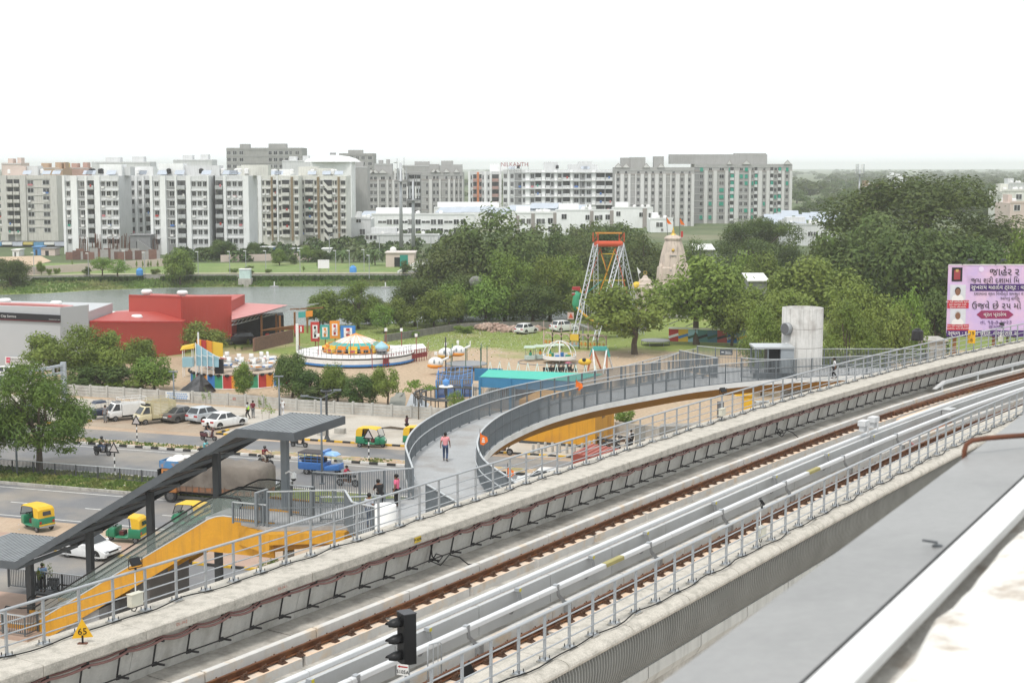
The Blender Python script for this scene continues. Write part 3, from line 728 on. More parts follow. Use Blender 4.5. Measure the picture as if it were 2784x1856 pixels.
# remove kinks: iterative smoothing
def relax(p,k=8):
 for _ in range(k):
  q=[p[0]]+[(p[i-1]+p[i]*2+p[i+1])/4 for i in range(1,len(p)-1)]+[p[-1]];p=q
 return p
outer=relax(outer);inner=relax(inner)
railing(outer,RH,'long grey bar railing on the left outer side of the curved footbridge',1.7,.13,mid=.95)
railing(inner,RH,'long grey bar railing on the right inner side of the curved footbridge',1.7,.13,mid=.95)
fb=T('footbridge','curved grey footbridge with an ochre girder sweeping from the escalator landing to the lift tower','footbridge',(outer[len(outer)//2].x,outer[len(outer)//2].y,0))
# ramp handrails inside
def off_line(p,d):
 out=[]
 for i in range(len(p)):
  q=(p[min(i+1,len(p)-1)]-p[max(i-1,0)]);n=Vector((-q.y,q.x,0)).normalized();out.append(p[i]+n*d)
 return out
MB().ptube([p+Vector((0,0,.98))for p in off_line(outer,-.16)],.035,6).build('ramp_handrail',greysteel_l,fb,True)
MB().ptube([p+Vector((0,0,.98))for p in off_line(inner,.16)],.035,6).build('ramp_handrail',greysteel_l,fb,True)
# deck between the two lines: match by fraction, then the wide landing
def at_frac(p,u):
 ln=[0]
 for a,b in zip(p,p[1:]):ln.append(ln[-1]+(b-a).length)
 t=u*ln[-1]
 for i in range(len(p)-1):
  if ln[i+1]>=t:return p[i].lerp(p[i+1],(t-ln[i])/max(1e-6,ln[i+1]-ln[i]))
 return p[-1]
far=top2base([(1896,940),(1960,946),(2043,949),(2240,948),(2444,948),(2600,948)])
dk=MB();n=60
# the inner line from index of (1408,1317) up to abreast of outer end
ie=min(range(len(inner)),key=lambda i:(inner[i]-outer[-1]).length)
ist=min(range(len(inner)),key=lambda i:(inner[i]-outer[0]).length)
inA=inner[ist:ie+1]
vs=[];fs=[]
for k in range(n+1):
 a=at_frac(outer,k/n);b=at_frac(inA,k/n);d=(b-a).normalized()
 a=a-d*.12;b=b+d*.14
 for z in(0,-.25):vs+=[(a.x,a.y,DZ+z),(b.x,b.y,DZ+z)]
for k in range(n):
 i=k*4;j=i+4;fs+=[(i,i+1,j+1,j),(i+3,i+2,j+2,j+3),(i,j,j+2,i+2),(i+1,i+3,j+3,j+1)]
dk.add(vs,fs)
# landing beyond the outer rail's end
L_in=inner[ie:];fr=[outer[-1]]+[Vector((p.x,p.y,DZ))for p in far]
vs=[];fs=[];n=20
for k in range(n+1):
 b=at_frac(L_in,k/n)+Vector((0,-.12,0));a=at_frac(fr,k/n)+Vector((0,.1,0))
 for z in(0,-.25):vs+=[(a.x,a.y,DZ+z),(b.x,b.y,DZ+z)]
for k in range(n):
 i=k*4;j=i+4;fs+=[(i,i+1,j+1,j),(i+3,i+2,j+2,j+3),(i,j,j+2,i+2),(i+1,i+3,j+3,j+1)]
dk.add(vs,fs)
# deck back towards the station, under the viaduct
p0,p1=outer[0],inner[ist]
sd=Vector((.62,-.78,0))
dk.hexa([Vector((q.x,q.y,z))for z in(DZ-.25,DZ-.002)for q in(p0,p0+sd*14,p1+sd*10,p1)])
dk.build('deck',deckm,fb)
# white edge strip and ochre girder along the inner edge
ed=MB();gd=MB()
for a,b in zip(inner,inner[1:]):
 q=(b-a).normalized();nn=Vector((q.y,-q.x,0))
 w0=.15;
 ed.hexa([a+nn*w0+Vector((0,0,-.3)),b+nn*w0+Vector((0,0,-.3)),b+nn*(w0+.03)+Vector((0,0,-.3)),a+nn*(w0+.03)+Vector((0,0,-.3)),a+nn*w0+Vector((0,0,.09)),b+nn*w0+Vector((0,0,.09)),b+nn*(w0+.03)+Vector((0,0,.09)),a+nn*(w0+.03)+Vector((0,0,.09))])
 gd.hexa([a-nn*.9+Vector((0,0,-1.0)),b-nn*.9+Vector((0,0,-1.0)),b-nn*.6+Vector((0,0,-1.0)),a-nn*.6+Vector((0,0,-1.0)),a-nn*.3+Vector((0,0,-.26)),b-nn*.3+Vector((0,0,-.26)),b+nn*.1+Vector((0,0,-.26)),a+nn*.1+Vector((0,0,-.26))])
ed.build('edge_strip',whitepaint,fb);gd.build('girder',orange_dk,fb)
gd=MB()
for a,b in zip(outer,outer[1:]):
 q=(b-a).normalized();nn=Vector((-q.y,q.x,0))
 gd.hexa([a-nn*.9+Vector((0,0,-1.3)),b-nn*.9+Vector((0,0,-1.3)),b-nn*.5+Vector((0,0,-1.3)),a-nn*.5+Vector((0,0,-1.3)),a-nn*.3+Vector((0,0,-.26)),b-nn*.3+Vector((0,0,-.26)),b+nn*.1+Vector((0,0,-.26)),a+nn*.1+Vector((0,0,-.26))])
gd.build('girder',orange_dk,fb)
colm=mat('column_concrete',(.30,.285,.26),.9,var=.1,streak=.3)
for px,py,wd in((1395,1352,.72),(1742,1140,.75),(2080,1075,.8),(2320,1060,.8)):
 zt=DZ-.95;g=D(px,1000,17.3*FPX/(py-450)*1.02);g.z=0
 MB().lathe([(wd/2,0),(wd/2,zt)],g,18).build('column',colm,fb,True)
g=D(1958,1160,112);MB().cbox((g.x,g.y,0),(.45,.45,DZ-.3)).build('column',mat('steel_column',(.13,.13,.135),.5),fb)
# stair well enclosure beside the outer rail's end
a=top2base([(1752,985)],DZ-.9)[0];b=top2base([(1848,952)])[0];c=top2base([(1950,972.5)])[0]
railing([a,b],RH-.2,'grey railing sloping down beside the hidden stair at the far bend',1.4,.13)
t=railing([b,c],RH,'short grey railing closing the stair well at the far bend',1.3,.13)
railing([Vector((p.x,p.y,DZ))for p in far],RH,'grey bar railing along the far side of the lift landing',1.9,.13,mid=.85)
s1=far[0];s0=G(1640,975,DZ);s0=Vector((s0.x,s0.y,DZ-2.2))
railing([top2base([(1700,988)],DZ-1.7)[0],top2base([(1800,962)],DZ-.9)[0],Vector((far[0].x,far[0].y,DZ))],RH-.2,'grey railing descending behind the stair well at the far bend',1.6,.13)
MB().hexa([*[Vector((p.x,p.y,p.z-.25))for p in(a,b,c,a+(c-b))],*[Vector((p.x,p.y,p.z-.05))for p in(a,b,c,a+(c-b))]]).build('stair_slab',deckm,fb)
# direction sign plate on the railing
pt=G(1974,957,DZ+1.2);sgn=T('direction_plate','small dark direction plate with white lettering on the far landing railing','sign',pt)
pt=D(1974,957,far[0].y-1.6);sgn.location=pt
MB().box(pt.x-.55,pt.x+.55,pt.y-.08,pt.y-.05,pt.z-.25,pt.z+.25).build('plate',mat('sign_dark',(.10,.11,.125),.5),sgn)
m_=MB();m_.box(pt.x-.1,pt.x+.4,pt.y-.088,pt.y-.081,pt.z+.02,pt.z+.1);m_.box(pt.x-.1,pt.x+.45,pt.y-.088,pt.y-.081,pt.z-.14,pt.z-.04);m_.box(pt.x-.42,pt.x-.2,pt.y-.088,pt.y-.081,pt.z-.03,pt.z+.05);m_.build('white_marks',whitepaint,sgn)
# lift tower
lt=D(2179,1000,127.5);lt.z=0
tw=T('lift_tower','round pale concrete lift tower standing at the footbridge landing','tower',lt)
twm=mat('tower_concrete',(.50,.49,.47),.85,var=.07,scale=.4,c2=(.36,.34,.32),c2amt=.3,c2scale=.45,streak=.5,fine=(5,.05))
zt=D(2179,836,127.5).z;r_=1.73
MB().lathe([(r_,0),(r_,zt),(r_-.22,zt),(r_-.22,zt-.8)],lt,40).build('shaft',twm,tw,True)
m_=MB();m_.lathe([(0.01,zt-.78),(r_-.22,zt-.78)],lt,30);m_.build('roof_slab',conc_floor,tw)
for zz in(DZ+2.0,DZ+3.6):
 MB().lathe([(r_+.002,zz),(r_+.004,zz+.02),(r_+.002,zz+.04)],lt,40).build('joint_line',colm,tw,True)
# vent duct and camera
va=R(215);vp=lt+Vector((math.cos(va)*r_,math.sin(va)*r_,DZ+3.65));vd=Vector((math.cos(va),math.sin(va),0))
MB().ptube([vp-vd*.2,vp+vd*.35],.52,18).build('vent_cowl',mat('vent_grey',(.30,.31,.32),.5,metal=.3),tw,True)
MB().ptube([vp+vd*.352,vp+vd*.36],.45,18).build('vent_grille',mat('vent_dark',(.12,.12,.125),.6),tw)
cp=vp+Vector((-.05,-.1,-1.35))
cc=MB();cc.ball(cp+Vector((-.1,-.1,0)),.17);cc.build('camera',whitepaint,tw,True);m_=MB();m_.ball(cp+Vector((-.1,-.1,-.18)),.13);m_.build('camera_dome',blackm,tw,True)
# grey kiosk with a flat roof in front of the tower
kq=[G(2060,1020,DZ),G(2152,1016,DZ)];ky=124.0
kx0,kx1=D(2046,1000,ky).x,D(2152,1000,ky).x
kk=T('lift_lobby','small grey flat-roofed lift lobby with open dark bars beside the tower','kiosk',((kx0+kx1)/2,ky,DZ));kz=D(2050,940,ky).z
MB().box(kx0-.05,kx1+.05,ky-1.1,ky+1.7,kz-.12,kz+.03).build('roof',greysteel_l,kk)
MB().box(kx0+2.15,kx1,ky-1.0,ky+1.6,DZ,kz-.12).build('wall',mat('kiosk_grey',(.33,.36,.385),.5,var=.04),kk)
for x,y in((kx0+.1,ky-.95),(kx0+.1,ky+1.5),(kx0+1.1,ky-.95)):MB().cbox((x,y,DZ),(.12,.12,kz-DZ-.12)).build('post',greysteel,kk)
MB().box(kx0+1.2,kx0+2.14,ky-.55,ky+1.5,DZ,kz-.13).build('interior',blackm,kk)  # solid black box stands in for the shade inside the lobby
MB().box(kx0-.2,kx1,ky-1.9,ky-1.5,DZ,DZ+.45).build('bench_kerb',greysteel,kk)
c0,c1,c2_=(Vector((D(2020,980,ky-2.1).x,ky-1.3,DZ)),Vector((D(2062,980,ky-2.1).x,ky-2.3,DZ)),Vector((kx1,ky-2.2,DZ)))
railing([c0,c1,c2_],RH,'grey bar railing around the lift lobby beside the tower',1.5,.12,mid=.9)
# orange flags tied to the bridge rails
flagm=mat('saffron_cloth',(.75,.16,.02),.8,var=.08,scale=4);flagw=mat('flag_white',(.7,.68,.64),.8)
def flag(px,py,Y,lab,s=.55,white=True):
 p=D(px,py,Y);t=T('party_flag',lab,'flag',p)
 m_=MB();m_.add([p+Vector(v)*s for v in((0,0,.75),(.16,-.1,.5),(.62,.05,.28),(.7,-.05,-.1),(.3,-.1,-.45),(.02,0,-.35),(.28,-.08,.1))],[(0,1,6),(1,2,6),(2,3,6),(3,4,6),(4,5,6),(5,0,6)]);o=m_.build('cloth',flagm,t)
 sm=o.modifiers.new('th','SOLIDIFY');sm.thickness=.01
 MB().tube(p+Vector((-.02,0,-.7)),p+Vector((0,0,.75*s+.15)),.015,5).build('stick',darksteel,t)
 if white:
  m_=MB()
  for k in range(3):m_.beam(p+Vector((.16+.03*k,-.1,-.12+.16*k))*s,p+Vector((.44-.03*k,-.1,-.14+.16*k))*s,.02,.07)
  m_.build('emblem',flagw,t)
gi=inner
flag(1305,1196,78.5,'orange flag with a white emblem on the near bend of the inner railing',.6)
flag(1380,1286,70,'orange flag with green hem by the round column below the ramp',.45)
flag(1566,1050,106,'small orange flag on the outer railing of the footbridge',.7,False)
# ---------------- escalator landing ----------------
UL=Vector((-.93,.36,0)).normalized();VB=Vector((.36,.93,0)).normalized()
A0=Vector((-14.96,73.1,0))
def E(t,w_,z):return A0+UL*t+VB*w_+Vector((0,0,z))
TS=11.6;SL=(DZ+.12-1.0)/11.2
esc=T('escalator_block','ochre sided escalator block descending to the pavement under a charcoal canopy','escalator',E(6,2.5,0))
# side panels (front and back), profile with curved top end
prof_t=[(-3.6,DZ+.05),(-.75,DZ+.12),(-.35,DZ+.05),(.1,DZ-.12),(11.0,.55),(11.7,.42),(13.2,.4)]
prof_b=[(13.2,0.05),(11.9,.0),(9.9,.0),(1.2,DZ-1.95),(.6,DZ-1.75),(0,DZ-1.7),(-3.6,DZ-1.7)]
for w_ in(0,2.45,4.9):
 m_=MB();pr=prof_t+prof_b;n=len(pr);vs=[E(t_,w_,z)for t_,z in pr]+[E(t_,w_+.12,z)for t_,z in pr]
# split into strips (concave profile)
 fs=[]
 k=len(prof_t);bt=list(range(n-1,k-1,-1))
 for i in range(k-1):
  fs.append((i,i+1,bt[i+1]if i+1<len(bt)else bt[-1],bt[min(i,len(bt)-1)]));fs.append((i+n,bt[min(i,len(bt)-1)]+n,bt[min(i+1,len(bt)-1)]+n,i+1+n))
 for i in range(n):j=(i+1)%n;fs.append((j,i,i+n,j+n))
 m_.add(vs,fs);m_.build('side_panel',orangewall,esc)
# light trim on top of the front panel
m_=MB();m_.ptube([E(t_,.06,z+.03)for t_,z in prof_t],.05,6);m_.build('panel_trim',greysteel_l,esc)
# underside truss and steps
for w0 in(.13,2.58):
 m_=MB();m_.hexa([E(11.2,w0,0),E(11.2,w0+2.3,0),E(.6,w0+2.3,DZ-1.6),E(.6,w0,DZ-1.6),E(11.2,w0,.35),E(11.2,w0+2.3,.35),E(.6,w0+2.3,DZ-.8),E(.6,w0,DZ-.8)]);m_.build('truss',darksteel,esc)
 stp=MB();ns=30
 for k in range(ns):
  t_=.8+(11.0-.8)*k/ns;z=DZ-.4-(DZ-.75)*k/ns;stp.hexa([E(t_,w0+.5,z-.3),E(t_,w0+1.8,z-.3),E(t_+.36,w0+1.8,z-.3),E(t_+.36,w0+.5,z-.3),E(t_,w0+.5,z),E(t_,w0+1.8,z),E(t_+.36,w0+1.8,z),E(t_+.36,w0+.5,z)])
 stp.build('steps',mat('escalator_steps',(.16,.16,.165),.4,metal=.4),esc)
glassm=mat('balustrade_glass',(.30,.36,.33),.1,var=.03,alpha=.30,spec=.5)
for w_ in(.25,2.2,2.75,4.75):
 hp=[(-1.6,DZ+.55),(-1.75,DZ+.8),(-1.55,DZ+1.02),(-.6,DZ+1.05),(.0,DZ+.98),(.7,DZ+.66),(11.0,1.42),(11.9,1.25),(12.9,1.25),(13.1,1.0),(12.9,.8)]
 MB().ptube([E(t_,w_,z)for t_,z in hp],.045,6).build('escalator_handrail',black_rub,esc,True)
 m_=MB()
 for(t1_,a1,b1_),(t2_,a2,b2_)in zip(((-1.5,DZ+.1,DZ+1.0),(.0,DZ-.05,DZ+.96),(.7,DZ-.5,DZ+.64)),((.0,DZ-.05,DZ+.96),(.7,DZ-.5,DZ+.64),(11.0,.55,1.4))):
  m_.quad(E(t1_,w_,a1),E(t2_,w_,a2),E(t2_,w_,b2_),E(t1_,w_,b1_))
 m_.build('balustrade_glass',glassm,esc)
# cables/lines above the glass
for dz in(.28,.55):
 MB().ptube([E(t_,.25,z-dz)for t_,z in hp[4:7]],.012,4).build('glass_rail',black_rub,esc)
# canopy: flat top, long slope, flat lower end
cw0,cw1,zt=.41,5.75,11.62;ts0,ts1=-4.55,-1.35
sl=math.tan(R(30.3))
tb=12.35
ctop=[(ts0,zt),(ts1,zt),(tb,zt-(tb-ts1)*sl),(17,zt-(tb-ts1)*sl-.05)]
cano=T('escalator_canopy','charcoal steel canopy with ribbed roof sloping down over the escalators','canopy',E(5,2.6,0))
def slabseg(t0,z0,t1,z1,th,mt,nm,w0=cw0,w1=cw1,m_=None):
 q=m_ or MB()
 q.hexa([E(t0,w0,z0-th),E(t1,w0,z1-th),E(t1,w1,z1-th),E(t0,w1,z0-th),E(t0,w0,z0),E(t1,w0,z1),E(t1,w1,z1),E(t0,w1,z0)])
 return q if m_ else q.build(nm,mt,cano)
slabseg(*ctop[0],*ctop[1],.12,roofsheet,'roof_sheet',cw0+.06,cw1-.06);slabseg(*ctop[1],*ctop[2],.12,darksteel,'roof_sheet',cw0+.06,cw1-.06);slabseg(*ctop[2],*ctop[3],.12,roofsheet,'roof_sheet',cw0+.06,cw1-.06)
rib=MB()
for(a,b)in((ctop[0],ctop[1]),(ctop[2],ctop[3])):
 n=int((b[0]-a[0])/.24)
 for k in range(n+1):
  u=(k+.5)/(n+1);t_=a[0]+(b[0]-a[0])*u;z=a[1]+(b[1]-a[1])*u
  rib.beam(E(t_,cw0+.07,z+.02),E(t_,cw1-.07,z+.02),.10,.09)
rib.build('roof_ribs',mat('roof_rib',(.30,.315,.325),.45,metal=.2),cano)  # paler ribs over a darker sheet paint in the shaded gaps
for w_ in(cw0,cw1-.05):
 f=MB()
 for a,b in zip(ctop,ctop[1:]):slabseg(a[0],a[1]+.06,b[0],b[1]+.06,.42,None,None,w_,w_+.05,f)
 f.build('fascia',mat('fascia_steel',(.085,.095,.105),.45)if w_==cw0 else darksteel,cano)
MB().hexa([E(ts0-.05,cw0,zt-.36),E(ts0,cw0,zt-.36),E(ts0,cw1,zt-.36),E(ts0-.05,cw1,zt-.36),E(ts0-.05,cw0,zt+.06),E(ts0,cw0,zt+.06),E(ts0,cw1,zt+.06),E(ts0-.05,cw1,zt+.06)]).build('fascia',MATS['fascia_steel'],cano)
# bracing under the slope
br=MB();n=8
for k in range(n):
 t0=ts1+(tb-ts1)*k/n;t1=ts1+(tb-ts1)*(k+1)/n;z0=zt-.3-(t0-ts1)*sl;z1=zt-.3-(t1-ts1)*sl
 br.beam(E(t0,cw0+.1,z0),E(t1,cw1-.1,z1),.05,.05);br.beam(E(t1,cw0+.1,z1),E(t1,cw1-.1,z1),.12,.2)
br.build('bracing',greysteel,cano)
def t_of_px(px,w_):
 b=0;bd=1e9
 for k in range(-60,180):
  t_=k*.1;p=E(t_,w_,5);x=1392+FPX*p.x/(p.y*math.cos(TILT)+(CAMZ-p.z)*math.sin(TILT))
  if abs(x-px)<bd:bd=abs(x-px);b=t_
 return b
for px in(779,592,409,243,76):
 t_=t_of_px(px,2.62);zr=zt-.2 if t_<ts1 else max(zt-.2-(t_-ts1)*sl,ctop[3][1]-.1)
 zb_=DZ if t_<.3 else 0
 p=E(t_,2.62,zb_);MB().cbox((p.x,p.y,p.z),(.34,.30,zr-zb_),math.atan2(UL.y,UL.x)).build('canopy_post',greysteel if t_<.3 else darksteel,cano)
# dome camera on the first post
p=E(t_of_px(779,2.62)-.35,2.4,DZ+2.0)
m_=MB();m_.ptube([p+UL*.2,p+Vector((0,0,.12)),p-UL*.2],.05,6);m_.lathe([(.05,.1),(.14,.0),(.14,-.22)],p-UL*.25,12);o=m_.build('camera_bracket',whitepaint,cano,True)
m_=MB();m_.ball(p-UL*.25-Vector((0,0,.24)),.13);m_.build('camera_dome',blackm,cano,True)
# landing slab and ochre girder boxes
ld=T('escalator_landing','grey raised landing on an ochre girder between the escalators and the footbridge','landing',E(-3,2.5,0))
lq=[G(726,1432,DZ),G(940,1428,DZ),G(1040,1470,DZ),G(1180,1420,DZ),G(1240,1372,DZ),G(1122,1340,DZ),G(853,1366,DZ),G(700,1366,DZ)]
lq=[E(.3,.1,0),E(-1.5,.1,0),lq[0],lq[1],lq[2],lq[3],lq[4],outer[0]+Vector((.2,.2,0)),lq[6],E(-1.5,5.0,0),E(.3,5.0,0)]
MB().prism([(p.x,p.y)for p in lq],DZ-.22,DZ-.004).build('floor',deckm,ld)
q0,q1=E(-1.5,.06,0),G(731,1440,DZ);q2=G(936,1434,DZ)
MB().prism([(p.x,p.y)for p in(q0,q1,q1+VB*3.2,q0+VB*3.2)],DZ-1.2,DZ-.225).build('girder_box',orangewall,ld)
MB().prism([(p.x,p.y)for p in(q1+VB*.02,q2,q2+VB*3.2,q1+VB*3.2)],DZ-.75,DZ-.225).build('girder_edge',orangewall,ld)
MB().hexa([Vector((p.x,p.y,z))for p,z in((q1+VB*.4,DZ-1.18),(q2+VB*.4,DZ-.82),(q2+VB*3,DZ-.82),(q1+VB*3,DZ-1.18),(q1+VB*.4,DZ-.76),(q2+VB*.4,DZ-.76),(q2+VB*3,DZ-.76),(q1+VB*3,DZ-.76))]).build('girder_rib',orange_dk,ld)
cg=G(782,1560,0);cg=E(t_of_px(783,1.6),1.6,0);MB().cbox(cg,(.5,.5,DZ-1.7)).build('column',colm,ld)
cg=E(8.3,2.6,0);MB().cbox(cg,(2.6,4.6,1.7),math.atan2(UL.y,UL.x)).build('support_wall',mat('support_grey',(.42,.42,.43),.8,streak=.3),ld)
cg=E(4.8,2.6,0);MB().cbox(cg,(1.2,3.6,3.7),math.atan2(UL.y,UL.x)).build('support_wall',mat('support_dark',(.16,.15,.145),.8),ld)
dw=mat('low_dark',(.1,.11,.115),.5)
Lz=lambda pts,z=DZ,h=RH:[Vector((g.x,g.y,z))for g in(G(x,y,z+h)for x,y in pts)]
B_=lambda pts:[G(x,y,DZ)for x,y in pts]
railing(B_([(634,1421),(727,1430)]),1.05,'low grey railing beside the escalator head on the landing',1.7,.12,grp=None)
railing(B_([(727,1431),(938,1426)]),1.72,'grey bar railing along the near side of the escalator landing',1.05,.12,mid=.9)
railing(B_([(939,1427),(958,1462),(1036,1480)]),1.72,'grey railing kinking round the near corner of the landing by the white tank',2.0,.12)
railing(Lz([(695,1339),(726,1329)]),RH,'short grey railing between the two escalator heads',.8,.12)
railing(Lz([(850,1282),(917,1287),(1020,1279),(1121,1272)]),RH,'grey bar railing along the far side of the escalator landing',1.3,.12,mid=.4)
railing(Lz([(790,1313),(852,1319)]),RH*.95,'dark grey railing behind the escalator heads',1.2,.12,m=dw)
railing(Lz([(871,1326),(948,1326),(1035,1322)]),1.2,'low grey railing dividing the middle of the landing',1.3,.12)
railing(Lz([(1160,1316),(1256,1372),(1300,1398)]),RH,'grey railing on the left of the ramp foot towards the station',1.1,.10)
p=B_([(1112,1478)])[0]
for q in range(1):
 t=T('rolled_drum','large white cylinder standing behind the walkway railing on the landing','tank',D(1048,1480,64));c=D(1048,1372,64.0);zt_=c.z
 MB().lathe([(.01,6.3),(.47,6.3),(.47,zt_),(.44,zt_+.02),(.01,zt_+.02)],Vector((c.x,c.y,0)),24).build('body',whitepaint,t,True)
MB().cbox((c.x,c.y,0),(1.0,1.0,6.29)).build('plinth',conc,t)
# lower fence and plinth at the escalator foot
railing([E(13.5,-1.0,.25),E(10.6,-1.0,.25),E(10.6,-.1,.25)],1.05,'dark grey railing round the escalator foot',1.4,.12,m=dw)
railing([E(18,6.6,.1),E(13.2,6.6,.1),E(8.5,6.6,.1)],1.15,'dark grey pavement railing behind the escalator foot',1.9,.12,m=dw)
MB().prism([(p.x,p.y)for p in(E(20,-1.2,0),E(10.4,-1.2,0),E(10.4,5.4,0),E(20,5.4,0))][::-1],0,.2).build('foot_plinth',redpave,esc)
# ---------------- ground, roads, lake, park ----------------
RA=G(54,1195);RU=(G(1101,1269)-RA).normalized();RV=Vector((-RU.y,RU.x,0))
def RP(s,v,z=0):return RA+RU*s+RV*v+Vector((0,0,z))
def sheet(name,pts,z,m,kind='structure'):
 o=MB().poly([(p[0],p[1],z)for p in pts]).build(name,m);o['kind']=kind;return o
def rsheet(name,s0,s1,v0,v1,z,m):return sheet(name,[RP(s0,v0),RP(s1,v0),RP(s1,v1),RP(s0,v1)],z,m)
sheet('ground',[(-1500,20),(1500,20),(2500,420),(-2500,420)],0,fairgm)
farg=mat('far_ground',(.09,.12,.05),.95,var=.25,scale=.02,c2=(.2,.19,.12),c2amt=.35,c2scale=.012,coord='World')
sheet('far_ground',[(-2500,332),(2500,332),(9000,9000),(-9000,9000)],2.2,farg)
rsheet('street_ground',-120,150,-75,22.5,.004,dirt)
rsheet('pavement',-120,150,8.2,22.4,.012,plaza)
rsheet('parking_bay',0.3,15.3,8.2,14.0,.016,mat('bay_dirt',(.36,.29,.22),.95,var=.1,scale=.3,c2=(.3,.22,.16),c2amt=.4,c2scale=.25,fine=(5,.08)))
rsheet('service_road',-120,150,2.1,6.7,.012,asphalt)
rsheet('road',-120,150,-10.8,0,.012,asphalt)
rsheet('road',-120,150,-25.6,-16.3,.012,asphalt)
rsheet('service_lane',-120,150,-42,-32.3,.012,asphalt)
rsheet('near_pavement',-120,150,-75,-42.5,.012,plaza)
sheet('side_road',[G(1200,1235),G(1560,1262),G(1640,1330),G(1150,1330)],.02,asphalt)
sheet('pavement',[G(1405,1205),G(1700,1212),G(1750,1245),G(1420,1243)],.024,plaza)
# painted lines
def dash(v,s0,s1,ln,gap,wd=.14):
 m_=MB();s=s0
 while s<s1:
  m_.add([RP(s,v-wd/2,.017),RP(s+ln,v-wd/2,.017),RP(s+ln,v+wd/2,.017),RP(s,v+wd/2,.017)],[(0,1,2,3)]);s+=ln+gap
 return m_
for nm,v,ln,gap in(('lane_marking',-21.4,3.0,3.4),('edge_line',-25.0,200,1),('edge_line',-17.2,200,1),('edge_line',-.9,200,1),('edge_line',-10.2,200,1)):
 o=dash(v,-100 if ln>9 else 15.4-6.4*15,60,ln,gap).build(nm,whiteline);o['kind']='structure'
# kerbs in alternating paint
def kerb(name,s0,s1,v,ca,cb,h=.16,wd=.16,ln=.55):
 m_=MB();s=s0;k=0
 while s<s1:
  e=min(s+ln,s1);q=[RP(s,v-wd/2),RP(e,v-wd/2),RP(e,v+wd/2),RP(s,v+wd/2)]
  m_.hexa([Vector((p.x,p.y,z))for z in(0,h)for p in q],k%2);s=e;k+=1
 o=m_.build(name,[ca,cb]);o['kind']='structure';return o
kerb('median_kerb',-60,60,0.08,blackcurb,whitecurb,.2,.2,.8);kerb('median_kerb',-60,60,2.02,yellowp,whitecurb,.12,.14,.9)
kerb('pavement_kerb',-60,0.3,8.2,blackcurb,yellowp,.16,.2,.8);kerb('pavement_kerb',15.3,60,8.2,blackcurb,yellowp,.16,.2,.8)
kerb('pavement_kerb',-60,60,-29.6,redpave,dirt,.12,.14,.9);kerb('pavement_kerb',-60,80,-32.25,yellowp,blackcurb,.16,.2,.9)
for s in(.3,15.3):
 m_=MB()
 for k in range(3):
  v=8.3+k*.72;q=[RP(s-.1,v),RP(s+.1,v),RP(s+.1,v+.72),RP(s-.1,v+.72)];m_.hexa([Vector((p.x,p.y,z))for z in(0,.16)for p in q],k%2)
 o=m_.build('pavement_kerb',[yellowp,blackcurb]);o['kind']='structure'
kerb('median_kerb',-60,70,-10.85,conc,conc,.14,.18,1.2);kerb('median_kerb',-60,70,-16.25,conc,conc,.2,.2,1.2)
def slab(name,s0,s1,v0,v1,z,m):
 o=MB().hexa([RP(s,v,k)for k in(0,z)for s,v in((s0,v0),(s1,v0),(s1,v1),(s0,v1))]).build(name,m);o['kind']='structure';return o
slab('median_island',-60,60,.18,1.95,.13,mat('median_soil',(.40,.29,.20),.95,var=.15,scale=.8,c2=(.2,.22,.08),c2amt=.42,c2scale=.6,fine=(8,.15)))
slab('median_lawn',-60,70,-16.15,-10.95,.13,grassm)
slab('footpath',-60,80,-32.15,-29.68,.12,redpave)
# boundary wall of precast panels: posts and planks
bw=T('compound_wall','long grey precast concrete compound wall between the pavement and the fair','wall',RP(15,23,0))
wl=[RP(-30,24.2),RP(0,23.65),RP(11,23.4),RP(15.7,22.6),RP(36,22.2),RP(44,22.0)]
def along(pts,step):return resample(pts,step)
wp=along(wl,2.1);pn=MB();po=0
for i in range(len(wp)-1):
 a,b=wp[i],wp[i+1];d=(b-a).normalized();an=math.atan2(d.y,d.x);hh=1.22+rnd.uniform(-.02,.03)
 for k in range(4):
  j=rnd.uniform(-.006,.006);c=(a+b)/2+Vector((-d.y,d.x,0))*j;pn.cbox((c.x,c.y,k*hh/4),((b-a).length-.02,.07,hh/4-.035),an)
 if po<60:MB().cbox((a.x,a.y,0),(.2,.24,hh+.06),an).build('post',boundary,bw);po+=1
pn.build('plank_panels',boundary,bw)
o=MB().cbox(RP(1.9,23.42,.35),(2.9,.02,.75),math.atan2(RU.y,RU.x)).build('painted_notice',mat('notice_white',(.62,.62,.60),.8,var=.08),bw)
blu=mat('notice_blue',(.22,.34,.55),.8)
m_=MB()
for k in range(3):
 for j in range(9):q=RP(.75+.27*j+.1*(k%2),23.395,.93-.23*k);m_.beam(q-RU*.1,q+RU*.1,.01,.11+.03*((j*3+k)%3))
m_.build('faded_lettering',blu,bw)
text('49',.42,'number_mark',mat('red_paint_mark',(.42,.08,.06),.8),bw,RP(8.6,23.33,.72),frame_rot(RU),ext=.002)
# median fence
railing([RP(s,-12.8,.13)for s in(-25,-10,5,15,24,34)],1.0,'charcoal bar fence along the grassy road median',2.0,.13,m=mat('fence_charcoal',(.085,.088,.092),.55),nm='median_fence',cat='fence',bar=.03,barw=.03)
